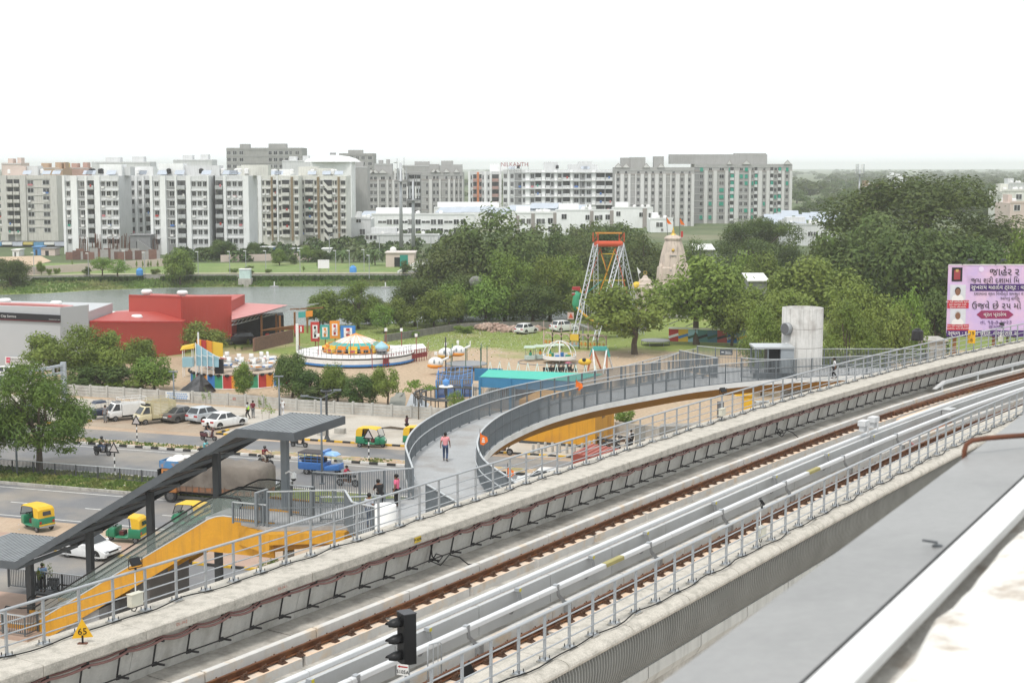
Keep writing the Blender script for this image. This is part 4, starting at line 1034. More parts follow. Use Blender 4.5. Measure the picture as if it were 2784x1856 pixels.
# grass tufts on medians (uncountable)
def tufts(name,region,n,h,m,seed):
 r=random.Random(seed);m_=MB()
 for _ in range(n):
  p=region(r);a=r.uniform(0,6.3);w_=h*r.uniform(.3,.8);hh=h*r.uniform(.4,1.2);dx,dy=math.cos(a)*w_,math.sin(a)*w_
  m_.add([(p.x-dx,p.y-dy,p.z),(p.x+dx,p.y+dy,p.z),(p.x+dx*.6+r.uniform(-.1,.1)*h,p.y+dy*.6,p.z+hh),(p.x-dx*.6,p.y-dy*.6+r.uniform(-.1,.1)*h,p.z+hh*.8)],[(0,1,2,3)])
 o=m_.build(name,m);o['kind']='stuff';return o
tuftm=mat('grass_tufts',(.11,.17,.035),.9,var=.35,scale=1.2,c2=(.22,.21,.07),c2amt=.35,c2scale=.3)
tufts('median_grass',lambda r:RP(r.uniform(-15,32),r.uniform(-16,-11.1),.13),5000,.22,tuftm,1)
tufts('median_grass',lambda r:RP(r.choice([r.uniform(6,13),r.gauss(12,2),r.gauss(16,1),r.gauss(34.5,.5)]),r.uniform(.3,1.8),.13),420,.15,tuftm,2)
def fairpt(r):
 p=G(r.gauss(1230,170),r.gauss(915,18));return Vector((p.x,p.y,0))
tufts('fair_grass',fairpt,3500,.13,mat('fair_tufts',(.24,.29,.09),.9,var=.3,scale=.6,c2=(.3,.28,.1),c2amt=.45,c2scale=.2),3)
# litter scattered on the fair ground (uncountable)
lit=MB();r=random.Random(11)
for _ in range(700):
 px,py=(r.gauss(1300,140),r.gauss(925,22))if r.random()<.7 else(r.uniform(1100,1760),r.uniform(905,1000))
 p=G(px,py);a=r.uniform(0,3.1);s=r.uniform(.04,.13)
 lit.cbox((p.x,p.y,.02),(s,s*.8,r.uniform(.02,.08)),a)
for _ in range(120):
 p=RP(r.uniform(-10,40),r.choice([r.uniform(-16,-11),r.uniform(.3,1.9),r.uniform(7,22),r.uniform(-29,-26)]));s=r.uniform(.05,.14);lit.cbox((p.x,p.y,.14),(s,s*.8,.05),r.uniform(0,3))
scr=MB();sb,_=(MB(),0);r=random.Random(31)
for _ in range(190):
 px=r.uniform(480,1250);Y=r.uniform(352,400)if px<800 else r.uniform(350,470);q=D(px,600,Y);s=r.uniform(1.2,3.2)
 for k in range(70):
  a=r.uniform(0,6.28);e=r.uniform(0,1.5);v=Vector((math.cos(a)*math.cos(e),math.sin(a)*math.cos(e),math.sin(e)*.8))*s*r.uniform(.7,1.05)+Vector((q.x,Y,2.2));n_=Vector((r.gauss(0,1),r.gauss(0,1),r.gauss(0,1))).normalized();u=n_.orthogonal().normalized()*.5;w2=n_.cross(u)*.7
  scr.quad(v-u,v-w2,v+u,v+w2)
o=scr.build('vacant_plot_scrub',mat('plot_scrub',(.06,.10,.03),.9,var=.3,scale=.3,c2=(.11,.14,.05),c2amt=.5,c2scale=.1));o['kind']='stuff'
o=lit.build('litter',mat('paper_litter',(.62,.60,.57),.9,var=.2,scale=.8));o['kind']='stuff'
# rubble heaps
rub=MB();r=random.Random(5)
def heap(px,py,wd,dp,h,n):
 c=G(px,py)
 for _ in range(n):
  u,v=r.gauss(0,.38),r.gauss(0,.38);k=max(0,1-(u*u+v*v));s=r.uniform(.12,.45)
  rub.ball((c.x+u*wd,c.y+v*dp,h*k*r.uniform(.5,1)),s,5,3,sz=(1,r.uniform(.6,1),r.uniform(.5,.9)))
heap(1335,897,3.4,2.2,1.0,240);heap(1392,901,2.6,1.8,.7,150);heap(1458,898,1.6,1.2,.6,80)
o=rub.build('rubble_heap',mat('rubble',(.36,.25,.2),.95,var=.25,scale=1.5,c2=(.45,.36,.3),c2amt=.4,c2scale=.8));o['kind']='stuff'
# ---- lake, bank, lawn ----
shore=[(-400,812),(0,801),(130,797),(250,789),(450,782),(700,779),(900,778),(1090,778),(1300,780)]
top=[(-400,760),(0,764),(130,762),(250,760),(450,758),(700,757),(900,756),(1090,756),(1300,757)]
sw=[G(*p,0.05)for p in shore]
o=MB().poly([(p.x,p.y,.05)for p in sw]+[(30,244,.05),(-12,236,.05),(-120,205,.05)]).build('lake_water',waterm);o['kind']='structure'
bk=MB();vs=[];fs=[];rr=random.Random(9);sp_=resample([G(*p,0.0)for p in shore],2.5);tp=resample([G(*p,1.3)for p in top],2.5)
n=90;K=6
for i in range(n+1):
 a=at_frac(sp_,i/n);b=at_frac(tp,i/n)
 for k in range(K+1):
  u=k/K;p=a.lerp(b,u);z=-.15+1.45*(u**1.3)+(rr.uniform(-.12,.12)if 0<k<K else 0);vs.append((p.x,p.y+(rr.uniform(-.8,.8)if k<2 else 0),z))
for i in range(n):
 for k in range(K):j=i*(K+1)+k;fs.append((j,j+K+1,j+K+2,j+1))
bk.add(vs,fs);o=bk.build('lake_bank',bankm,None,True);o['kind']='structure'
wallp=[Vector((p.x,p.y,1.2))for p in tp]
m_=MB()
for a,b in zip(wallp[::4],wallp[4::4]):m_.beam(a+Vector((0,0,.35)),b+Vector((0,0,.35)),.3,1.3)
tag(m_.build('retaining_wall',mat('retaining_concrete',(.36,.34,.31),.9,var=.12,streak=.4)),'low weathered retaining wall along the far lake bank below the park lawn','wall')
lw=[Vector((p.x,p.y+.1,2.2))for p in wallp[::6]]
sheet('lawn',[(p.x,p.y)for p in lw]+[(40,352),(-30,347),(-90,346),(-330,352)],2.24,lawnm)
sheet('park_path',[(p.x,p.y+1)for p in lw[:9]]+[(p.x,p.y+3.4)for p in lw[:9]][::-1],2.26,mat('park_path',(.44,.38,.3),.9,var=.1))
def reeds(r):
 i=r.randrange(len(sp_)-1);p=sp_[i].lerp(tp[min(i,len(tp)-1)],r.uniform(.05,.9));u=r.uniform(.02,1);a=at_frac(sp_,r.random());return p
tufts('bank_reeds',lambda r:(lambda f,u:Vector((lambda q:(q.x,q.y,1.4*u**1.3))(at_frac(sp_,f).lerp(at_frac(tp,f),u))))(r.random(),r.uniform(.03,.95)),6500,.42,mat('reeds',(.12,.19,.045),.9,var=.3,scale=.3,c2=(.24,.23,.1),c2amt=.35,c2scale=.08),4)
# dark scrub strip at the foot of the retaining wall
tufts('bank_scrub',lambda r:(lambda q:Vector((q.x,q.y-r.uniform(.2,1.6),1.15)))(at_frac(tp,r.choice([r.uniform(.30,.47),r.uniform(.5,.62),r.uniform(.63,.9)]))),5200,.75,mat('scrub',(.06,.105,.025),.9,var=.35,scale=.4),6)
# ---- yellow plant room, red container, bollards ----
yb=[G(1411,1203),G(1618,1219),G(1669,1186)];yb.append(yb[0]+(yb[2]-yb[1]))
t=T('plant_room','ochre painted plant room standing under the curved footbridge','building',yb[0])
MB().prism([(p.x,p.y)for p in yb],0,3.9).build('wall',orangewall,t)
d=(yb[1]-yb[0]).normalized();nn=Vector((d.y,-d.x,0));m_=MB();m_.beam(yb[0]+nn*.02+Vector((0,0,.12)),yb[1]+nn*.02+Vector((0,0,.12)),.05,.24);m_.build('skirting',darksteel,t)
d2=(yb[2]-yb[1]).normalized();n2=Vector((d2.y,-d2.x,0))
board(yb[1].lerp(yb[2],.42)+n2*.02+Vector((0,0,2.3)),d2,n2,[(-.5,0),(.5,0),(.5,.9),(-.5,.9)]).build('vent',mat('vent_brown',(.22,.13,.05),.7),t)
m_=board(yb[1].lerp(yb[2],.75)+n2*.02,d2,n2,[(-.6,0),(.6,0),(.6,2.2),(-.6,2.2)]);m_.build('door',mat('ochre_door',(.48,.23,.03),.6),t)
board(yb[0].lerp(yb[1],.55)+nn*.02+Vector((0,0,1.9)),d,nn,[(-.2,0),(.18,.03),(.2,.5),(-.18,.48)]).build('paper_notice',whitepaint,t)
q=[G(1556,1271),G(1634,1287),G(1672,1262),G(1600,1250)]
t=T('container','rusty red shipping container lying behind the walkway railing','container',q[0])
cy0=[G(1556,1290),G(1640,1309),G(1690,1280)];cy0.append(cy0[0]+cy0[2]-cy0[1])
MB().prism([(p.x,p.y)for p in cy0],0,1.75).build('body',mat('red_oxide',(.33,.075,.05),.7,var=.12),t)
m_=MB()
for k in range(7):
 a=cy0[0].lerp(cy0[1],(k+.5)/7);b=cy0[3].lerp(cy0[2],(k+.5)/7);m_.beam(Vector((a.x,a.y,1.78)),Vector((b.x,b.y,1.78)),.14,.06)
m_.build('roof_ribs',mat('faded_red',(.45,.17,.14),.7),t)
bm0=MB();bm0.lathe([(.12,0),(.12,.80),(.10,.84),(.01,.86)],(0,0,0),10);bme=bm0.mesh('bollard',conc,True)
for k,(x,y)in enumerate([(390,682),(447,668),(519,656),(595,660),(672,668),(750,674),(830,680),(912,668),(992,640),(1040,628)]):
 g=G(1350+x/3.92,1060+y/3.92);o=inst(bme,'bollard',None,g);tag(o,'short round concrete bollard standing before the ochre plant room','bollard','bollards before the ochre plant room')
t=T('compound_wall','low grey block wall beside the ochre plant room under the bridge','wall',G(1720,1180))
m_=MB();a,b=G(1672,1178),G(1792,1192);m_.beam(a+Vector((0,0,.55)),b+Vector((0,0,.55)),.15,1.1);m_.build('panels',boundary,t)
# ramp edge and yellow barrier further right
t=T('ramp_wall','grey sloping concrete ramp wall beside the dirt under the bridge','wall',G(1830,1185))
a,b=G(1792,1186),G(1905,1170);m_=MB();m_.hexa([a,b,b+Vector((.3,1.5,0)),a+Vector((.3,1.5,0)),a+Vector((0,0,.9)),b+Vector((0,0,.5)),b+Vector((.3,1.5,.5)),a+Vector((.3,1.5,.9))]);m_.build('ramp',colm,t)
t=T('yellow_booth','yellow cloth covered booth leaning under the far bridge span','booth',G(2035,1130));p=G(2030,1128)
m_=MB();m_.cbox(p,(.9,.9,2.0));m_.hexa([p+Vector(v)for v in((-1.2,-.6,2.0),(.5,-.6,2.0),(.5,.6,2.0),(-1.2,.6,2.0),(-.6,-.5,2.7),(.45,-.5,2.9),(.45,.5,2.9),(-.6,.5,2.7))]);m_.build('cloth',mat('yellow_cloth',(.68,.40,.02),.7,var=.1),t)
MB().cbox(p+Vector((1.6,.5,0)),(1.4,1,1.3)).build('table',mat('booth_grey',(.4,.42,.42),.7),t)
# ---------------- trees ----------------
def leafmat(name,c,c2,sc_=.35,rv=.15):
 m=bpy.data.materials.new(name);m.use_nodes=True;t=m.node_tree;t.nodes.clear();n=t.nodes.new;l=t.links.new
 out=n('ShaderNodeOutputMaterial');g=n('ShaderNodeNewGeometry');oi=n('ShaderNodeObjectInfo')
 nz_=n('ShaderNodeTexNoise');nz_.inputs['Scale'].default_value=sc_;nz_.inputs['Detail'].default_value=3;l(g.outputs['Position'],nz_.inputs['Vector'])
 rm=n('ShaderNodeMapRange');rm.inputs[1].default_value=.35;rm.inputs[2].default_value=.65;l(nz_.outputs['Fac'],rm.inputs[0])
 mx_=n('ShaderNodeMix');mx_.data_type='RGBA';l(rm.outputs[0],mx_.inputs[0]);mx_.inputs[6].default_value=(*c,1);mx_.inputs[7].default_value=(*c2,1)
 ri=n('ShaderNodeMapRange');ri.inputs[3].default_value=.84;ri.inputs[4].default_value=1.2;l(g.outputs['Random Per Island'],ri.inputs[0])
 ro=n('ShaderNodeMapRange');ro.inputs[3].default_value=1-rv;ro.inputs[4].default_value=1+rv;l(oi.outputs['Random'],ro.inputs[0])
 mu=n('ShaderNodeMath');mu.operation='MULTIPLY';l(ri.outputs[0],mu.inputs[0]);l(ro.outputs[0],mu.inputs[1])
 rh=n('ShaderNodeMapRange');rh.inputs[3].default_value=.485;rh.inputs[4].default_value=.515;l(oi.outputs['Random'],rh.inputs[0])
 hs=n('ShaderNodeHueSaturation');l(mx_.outputs[2],hs.inputs['Color']);l(mu.outputs[0],hs.inputs['Value']);l(rh.outputs[0],hs.inputs['Hue'])
 d=n('ShaderNodeBsdfPrincipled');d.inputs['Roughness'].default_value=.55;d.inputs['Specular IOR Level'].default_value=.25;l(hs.outputs[0],d.inputs['Base Color'])
 tr=n('ShaderNodeBsdfTranslucent');l(hs.outputs[0],tr.inputs['Color'])
 ms=n('ShaderNodeMixShader');ms.inputs[0].default_value=.3;l(d.outputs[0],ms.inputs[1]);l(tr.outputs[0],ms.inputs[2]);l(ms.outputs[0],out.inputs['Surface']);return m
LM=dict(neem=leafmat('neem_leaves',(.155,.215,.038),(.21,.27,.055)),dark=leafmat('dark_leaves',(.06,.10,.022),(.115,.16,.038)),
  light=leafmat('light_leaves',(.15,.24,.04),(.19,.27,.05)),olive=leafmat('olive_leaves',(.12,.145,.045),(.10,.14,.036)),
  mid=leafmat('mid_leaves',(.125,.19,.032),(.18,.245,.045)),gul=leafmat('feathery_leaves',(.13,.185,.032),(.085,.14,.025)),
  palm=leafmat('palm_leaves',(.09,.14,.045),(.12,.165,.06)))
bark=mat('bark',(.11,.085,.06),.95,var=.25,scale=3,bump=.3)
def crown_mesh(seed,nb,leaf,nl,rx=.5,z0=.28,z1=1.0,shape='round',flat=.9,gap=0,elong=1.0,rb=(.13,.24)):
 """unit-height crown (width 1): leaf faces clustered on many overlapping clumps"""
 r=random.Random(seed);m_=MB();blobs=[]
 cz,hz_=(z0+z1)/2,(z1-z0)/2
 for i in range(nb):
  for _ in range(60):
   x,y,z=(r.uniform(-1,1)for _ in range(3));d=x*x+y*y+(abs(z)**3 if z<0 else z*z)
   if d>1 or d<.12:continue
   if shape=='dome' and d<.42:continue
   if shape=='cone':x*=(1-z)*.55;y*=(1-z)*.55
   if shape=='flat':z=abs(z)*.9-.2
   break
  rad=r.uniform(*rb)*(1.0 if shape!='cone' else.8)
  k=1-rad*.9
  blobs.append((x*rx*k,y*rx*k,cz+z*hz_*k,rad))
 per=max(8,nl//nb);vs=[];fs=[]
 for(bx,by,bz,br)in blobs:
  for _ in range(int(per*(br/.18)**2)):
   a=r.uniform(0,6.283);u=r.uniform(-.75,1);s=math.sqrt(1-u*u);n=(s*math.cos(a),s*math.sin(a),u)
   rr=br*(r.uniform(.55,1.12)if r.random()<(.96 if shape=='dome' else.86)else r.uniform(1.0,1.45))
   px,py,pz=bx+n[0]*rr*rx*1.9,by+n[1]*rr*rx*1.9,bz+n[2]*rr*flat
   nx,ny,nz_=n[0]+r.gauss(0,.36),n[1]+r.gauss(0,.36),n[2]+.4+r.gauss(0,.34)
   N_=Vector((nx,ny,nz_)).normalized();t1=N_.cross(Vector((r.gauss(0,1),r.gauss(0,1),r.gauss(0,1)))).normalized();t2=N_.cross(t1)
   L1=leaf*r.uniform(.6,1.3)*elong;L2=leaf*r.uniform(.35,.7)/elong;o=len(vs);p=Vector((px,py,pz))
   vs+=[p-t1*L1,p-t2*L2,p+t1*L1-N_*leaf*.25,p+t2*L2];fs.append((o,o+1,o+2,o+3))
 m_.add(vs,fs);return m_,blobs
def trunk_mesh(seed,blobs,z0,r0=.03,nb=7,fork=.3):
 r=random.Random(seed);m_=MB();base=[(0,0,-.01),(r.gauss(0,.01),r.gauss(0,.01),fork*.5),(r.gauss(0,.02),r.gauss(0,.02),fork)]
 m_.ptube(base,[r0*1.25,r0,r0*.85],7)
 for b in r.sample(blobs,min(nb,len(blobs))):
  f=Vector(base[2]);e=Vector((b[0]*.85,b[1]*.85,b[2]));mid=f.lerp(e,.5)+Vector((r.gauss(0,.03),r.gauss(0,.03),.04));m_.ptube([f,mid,e],[r0*.6,r0*.38,r0*.12],5)
 return m_
PROTO={}
def proto(key,lm,seed,nb,leaf,nl,z0=.28,shape='round',flat=.9,r0=.03,fork=.3,nbr=7,elong=1.0,rb=(.13,.24)):
 c,bl=crown_mesh(seed,nb,leaf,nl,z0=z0,shape=shape,flat=flat,elong=elong,rb=rb);PROTO[key]=(c.mesh('crown',LM[lm]),trunk_mesh(seed,bl,z0,r0,nbr,fork).mesh('trunk',bark))
proto('neemA','neem',1,34,.027,7500,.25,rb=(.10,.2));proto('neemB','neem',2,38,.025,8500,.3,rb=(.1,.2))
proto('midA','mid',3,30,.031,6000,.2);proto('midB','mid',4,26,.033,5600,.15)
proto('darkA','dark',5,34,.025,9500,.03);proto('darkB','dark',6,26,.033,6500,.03)
proto('oliveA','olive',7,38,.024,11000,.02);proto('lightA','light',8,24,.03,2600,.2,rb=(.1,.2));proto('lightB','light',18,18,.04,1400,.3,elong=1.4)
proto('bushA','mid',9,14,.05,1400,.02,fork=.15);proto('bushB','dark',10,14,.05,1400,.02,fork=.15)
proto('sap','light',11,9,.05,260,.45,r0=.012,fork=.55,nbr=4,rb=(.1,.18));proto('coneA','mid',12,16,.045,900,.2,'cone',r0=.02)
proto('farA','dark',13,16,.05,1100,.1);proto('farB','olive',14,16,.05,1100,.1)
proto('gul','gul',15,46,.0165,30000,.16,r0=.028,fork=.26,nbr=14,elong=1.7,rb=(.09,.17));proto('ban','dark',16,85,.0125,60000,.0,'dome',.75,r0=.04,fork=.2,nbr=10,rb=(.09,.17))
proto('spread','light',17,18,.03,1100,.45,'flat',.35,r0=.016,fork=.45,nbr=12,rb=(.08,.16))
proto('dense','mid',19,46,.02,15000,.06,rb=(.1,.18))
def palm_mesh(seed):
 r=random.Random(seed);f=MB()
 for k in range(26):
  a=k*2.4;el=r.uniform(-.5,1.1);ln=r.uniform(.42,.55);pts=[]
  for i in range(6):
   u=i/5;pts.append(Vector((math.cos(a)*ln*u*math.cos(el*.6),math.sin(a)*ln*u*math.cos(el*.6),.62+ln*u*math.sin(el)-.35*u*u)))
  sd=Vector((-math.sin(a),math.cos(a),0))
  for i in range(5):
   w0,w1=.09*(1-abs(i/5-.4)),.09*(1-abs((i+1)/5-.4))
   for sg in(-1,1):f.quad(pts[i],pts[i]+sd*w0*sg-Vector((0,0,.03)),pts[i+1]+sd*w1*sg-Vector((0,0,.04)),pts[i+1])
 t=MB().ptube([(0,0,0),(.02,0,.3),(0,0,.63)],[.035,.028,.02],7);return f.mesh('fronds',LM['palm']),t.mesh('trunk',bark)
PROTO['palm']=palm_mesh(1)
NAMES=dict(neem='neem_tree',mid='leafy_tree',dark='dark_tree',oliv='old_tree',ligh='young_tree',bush='shrub',sap='sapling',cone='conical_shrub',farA='tree',farB='tree',gul='street_tree',ban='banyan_tree',spre='spreading_tree',dens='leafy_tree',palm='palm_tree')
def tree(px,base,top,wpx,key,label,Y=None,group=None,z=0.0,rz=None):
 p=D(px,900,Y)if Y else G(px,base,z);p.z=z
 dist=p.y*math.cos(TILT)+(CAMZ-z)*math.sin(TILT)
 h=D(px,top,p.y).z-z;wd=wpx*dist/FPX
 nm=NAMES.get(key[:4],NAMES.get(key[:3],'tree'));cat='palm' if key=='palm' else 'shrub' if key[:4]in('bush','cone')else 'sapling' if key=='sap' else 'tree'
 t=T(nm,label,cat,p,group);c,k=PROTO[key];t.rotation_euler.z=rnd.uniform(0,6.28)if rz is None else rz;t.scale=(wd,wd,h)
 for nme,me in(('crown' if key!='palm' else 'fronds',c),('trunk',k)):
  o=bpy.data.objects.new(nme,me);col.objects.link(o);o.parent=t
 return t
# --- beside the road
tree(108,1287,990,310,'gul','feathery green street tree on the grassy road median at the left edge',rz=.6)
tree(-70,1295,1090,190,'gul','feathery tree crown entering the left edge beside the larger median tree')
tree(150,1045,905,170,'neemA','leafy tree behind the compound wall, left one before the grey showroom')
tree(233,1048,886,190,'dense','tallest leafy tree behind the compound wall, at the showroom corner')
tree(300,1052,905,130,'neemB','leafy tree behind the compound wall in front of the red cladding')
tree(372,1010,920,100,'midA','round tree below the dark opening in the red cladding')
tree(420,1060,968,110,'midB','drooping tree behind the compound wall by the black tarpaulin')
tree(270,1060,985,180,'darkB','low dark tree mass against the compound wall under the taller trees')
tree(350,1062,1022,120,'bushA','bright low bush growing over the compound wall near the lamp pole')
tree(360,1084,1028,55,'spread','thin yellowish sapling on the pavement by the white notice')
tree(552,985,876,158,'neemB','flowering tree with orange tinted tips before the red showroom')
tree(664,1080,985,58,'midB','vine covered narrow tree in front of the coloured ride panels')
tree(795,1080,958,100,'darkA','dark upright tree between the striped ride and the card panel ride')
tree(840,1085,1000,95,'darkB','second dark tree right of the upright one behind the wall')
tree(918,1092,988,85,'midA','airy green tree behind the wall below the card panel ride')
tree(985,1103,1012,100,'darkB','rounded tree behind the wall left of the grey tents')
tree(1055,1106,995,92,'neemA','round crowned tree by the grey tents behind the wall')
tree(1138,1140,1022,96,'spread','open spreading young tree standing before the wall by the ramp')
tree(880,1098,1045,140,'bushB','dark bush at the foot of the trees behind the wall')
for k,(px,b,tp,w_)in enumerate(((560,1115,1055,26),(713,1140,1068,26),(732,1148,1098,44),(160,1220,1185,30),(245,1206,1183,30))):
 tree(px,b,tp,w_,'sap' if k<4 else 'bushA',['spindly sapling on the pavement behind the silver hatchback','spindly sapling by the man in the maroon shirt','small bushy sapling before the thin one by the lamp pole','weak sapling on the narrow kerbed island','small shrub on the kerbed island by the first scooter'][k])
tree(120,1612,1525,44,'sap','small sapling on the pavement beside the parked scooter');tree(722,1600,1500,78,'bushA','bright green shrub on the pavement below the ochre landing',Y=86)
tree(1700,1150,1105,60,'bushA','shrub beside the ochre plant room under the bridge');tree(135,1480,1468,40,'bushA','small bush by the white car behind the canopy')
tree(1235,1130,1058,62,'lightA','light green shrub beside the miniature coaster track')
for k,(px,b,tp)in enumerate(((675,945,920),(690,945,928),(703,943,918),(640,955,935),(658,955,938))):
 tree(px,b,tp,12,'coneA','small conical shrub in the showroom forecourt before the black shed',group='conical shrubs by the black shed')
# --- grove left of the fair field
G1='grove between the lake and the fair field'
for px,b,tp,w_,k_,lb in((900,895,790,120,'midA','leftmost dense tree of the grove by the lake shore'),(975,893,765,120,'dense','tall tree of the grove rising against the water'),(870,890,800,70,'midB','small tree at the grove edge beside the red shed roof'),
  (1045,905,820,90,'lightA','yellow green tree in the grove near the umbrella ride'),(1090,900,810,95,'midA','mid green tree of the grove near the umbrella ride'),(1128,885,752,120,'darkA','dark tall tree of the grove beside the last strip of water'),
  (1180,893,790,100,'midB','tree of the grove next to the small field lamp'),(1222,892,800,90,'neemA','brighter tree at the grove end near the field lamp'),(1245,885,770,110,'midA','full tree at the end of the grove behind the field lamp'),
  (1010,880,800,90,'oliveA','olive tree in the middle of the lake grove')):
 tree(px,b,tp,w_,k_,lb,group=G1)
tree(1110,915,893,70,'bushA','low bush on the field edge under the lake grove');tree(1262,905,880,60,'bushA','low bush against the field wall near the rubble')
# --- wood behind the fair field
G2='wood behind the fair field'
for px,b,tp,w_,k_,lb,Y in((1330,0,578,280,'oliveA','huge olive brown tree with the highest crown of the middle wood',262),(1240,0,640,200,'oliveA','olive tree on the left shoulder of the middle wood',258),(1255,0,740,150,'darkA','dark tree at the left foot of the middle wood',236),
  (1372,0,686,170,'dense','bright green tall tree in the centre of the wood',236),(1320,0,760,130,'midB','tree with grey green base left of the bright tall one',230),(1450,0,770,140,'darkA','shady tree behind the parked white hatchback',232),(1495,0,700,150,'dense','leafy tree in the wood left of the swing ride',238),
  (1560,0,695,150,'midA','fresh green tree directly behind the swing tower',244),(1420,0,620,150,'darkB','dark crown behind the bright tall tree',300),(1500,0,628,150,'darkA','dark tree far behind the swing tower, left side',310),
  (1580,0,640,140,'oliveA','olive tree far behind the swing tower',300),(1650,0,600,150,'darkA','dark tree behind the swing tower top',330),(1740,0,640,170,'oliveA','brownish thin tree left of the temple spire',290),(1700,0,608,120,'farA','hazy tree behind the temple, left',400),
  (1540,0,596,110,'farA','hazy tree before the white row houses, left',400),(1600,0,600,100,'farB','hazy tree before the white row houses, middle',390),(1470,0,610,110,'farB','hazy tree rising before the row house gable',380),(1880,0,655,110,'oliveA','olive tree right of the temple spire',290),
  (1600,0,740,120,'midB','lush tree behind the dragon boat',228),(1660,0,760,140,'midA','lush tree between the swing tower legs',236)):
 tree(px,b,tp,w_,k_,lb,Y=Y,group=G2)
# --- neem trees on the field and right hand trees
tree(1725,963,772,265,'neemA','broad neem tree on the fair field in front of the swing ride',rz=1.0)
tree(1893,936,700,285,'neemB','tall neem tree hiding the foot of the temple',rz=2.0)
tree(2060,0,588,255,'ban','dark dome shaped tree behind the temple with low grey houses beside it',Y=330)
tree(2010,0,672,120,'lightA','light green tree before the dark dome tree',Y=262);tree(2075,0,690,120,'midA','green tree right of the light one before the dark dome tree',Y=258)
tree(2225,0,695,270,'neemA','broad neem tree behind the lift tower',Y=215);tree(2120,0,790,200,'neemB','neem tree left of the lift tower',Y=190)
tree(2062,0,780,200,'neemA','neem tree hiding the white shed between the field and the tower',Y=200);tree(1990,0,800,120,'midA','leafy tree at the end of the painted stall',Y=205)
tree(2075,0,838,140,'dense','bright leafy tree touching the left side of the lift tower',Y=160);tree(2330,0,775,200,'neemB','yellowish neem tree right of the lift tower',Y=180)
tree(2300,0,822,190,'dense','bright leafy tree touching the right side of the lift tower',Y=158);tree(2400,0,830,150,'neemA','neem tree behind the landing between tower and billboard',Y=165)
tree(2465,0,768,135,'lightA','lightest green young tree between the tower and the billboard',Y=170);tree(2545,0,780,120,'darkB','dark tree at the left edge of the billboard',Y=190)
tree(2500,0,470,590,'ban','giant dark banyan with a broad dome crown on the right',Y=270,rz=.4)
tree(2350,0,590,300,'oliveA','olive green tree leaning on the left flank of the giant banyan',Y=235);tree(2480,0,615,280,'darkA','dark tree in front of the giant banyan, centre',Y=225,rz=2.2);tree(2240,0,650,180,'oliveA','olive tree at the far left foot of the giant banyan',Y=245)
tree(2620,0,640,260,'darkA','dark tree before the giant banyan above the billboard',Y=232);tree(2760,0,628,130,'midA','green tree at the right edge above the billboard',Y=215);tree(2740,0,690,90,'palm','palm peeping above the billboard at the right edge',Y=200)
# --- park beyond the lake
G3='park trees beyond the lake'
for px,b,tp,w_,k_,lb in((30,780,700,100,'darkA','dark rounded tree on the lake bank at the left edge'),(490,772,678,88,'midB','big round tree standing alone on the lake bank'),(278,750,700,60,'lightB','pale green bush cluster on the bank, left part'),(320,752,702,70,'lightA','pale green bush cluster on the bank, right part'),
  (240,748,722,30,'bushB','dark round shrub before the pink wall'),(113,748,710,24,'midA','small pruned tree before the pink wall at the left'),(134,748,725,18,'bushA','small pruned tree second along the pink wall'),(155,746,723,18,'bushA','small pruned tree third along the pink wall'),
  (422,745,726,30,'bushA','low bush on the lawn edge left of the big bank tree'),(268,668,618,44,'darkB','dark tree before the white block with green netting'),(333,676,614,50,'darkB','dark tree beside the grey stair house'),
  (610,708,650,70,'darkA','dark tree in front of the white apartment corner'),(560,705,670,60,'darkB','low dark tree before the white apartments'),(690,705,655,40,'darkB','dark tree by the blue sheds'),(760,722,678,45,'midB','round tree on the lawn before the blue sheds'),
  (800,718,690,36,'bushB','dark shrub on the lawn by the pale boundary'),(838,712,668,50,'midA','round green tree before the white site hut'),(868,712,676,40,'darkB','dark tree right of the round one before the white site hut'),(635,742,725,26,'bushA','small bush on the lawn near the lamp, left'),
  (678,744,720,30,'bushB','dark tree on the lawn edge above the blue tank'),(825,740,722,16,'coneA','tiny conical shrub on the lawn'),(870,738,710,20,'lightB','grey green small tree beside the white notice board'),(728,742,728,24,'bushA','small bush on the lawn near the second lamp'),
  (1098,745,705,40,'bushB','dark shrub by the pink pump house wall'),(1205,720,680,60,'midA','tree at the right end of the park by the steps')):
 tree(px,b,tp,w_,k_,lb,group=G3,z=2.2 if b<760 else.6)
for px,b,tp,w_ in((930,715,668,46),(962,712,664,46),(990,714,672,44),(1020,722,662,52),(1000,712,668,40),(945,705,672,40)):
 tree(px,b,tp,w_,'palm','fan palm in the clump beside the pink pump house',group='palms by the pump house',z=2.2)
for px in(372,403,429,446,411,388,197):
 tree(px,733,706,9,'coneA','small slender conical shrub along the pink boundary wall',group='slender shrubs along the pink wall',z=2.2)
for px,tp,w_,Y,lb in((965,655,60,455,'scrubby tree on the vacant plot left of the masts'),(1045,650,60,450,'scrubby tree on the vacant plot behind the masts'),(1140,655,70,455,'scrubby tree on the vacant plot right of the masts'),(900,660,60,450,'scrubby tree below the stair tower'),(975,615,30,500,'grey green tree beside the cream apartment end'),(1180,665,60,440,'scrub tree near the white row houses')):
 tree(px,0,tp,w_,'farB',lb,Y=Y,z=2.2)
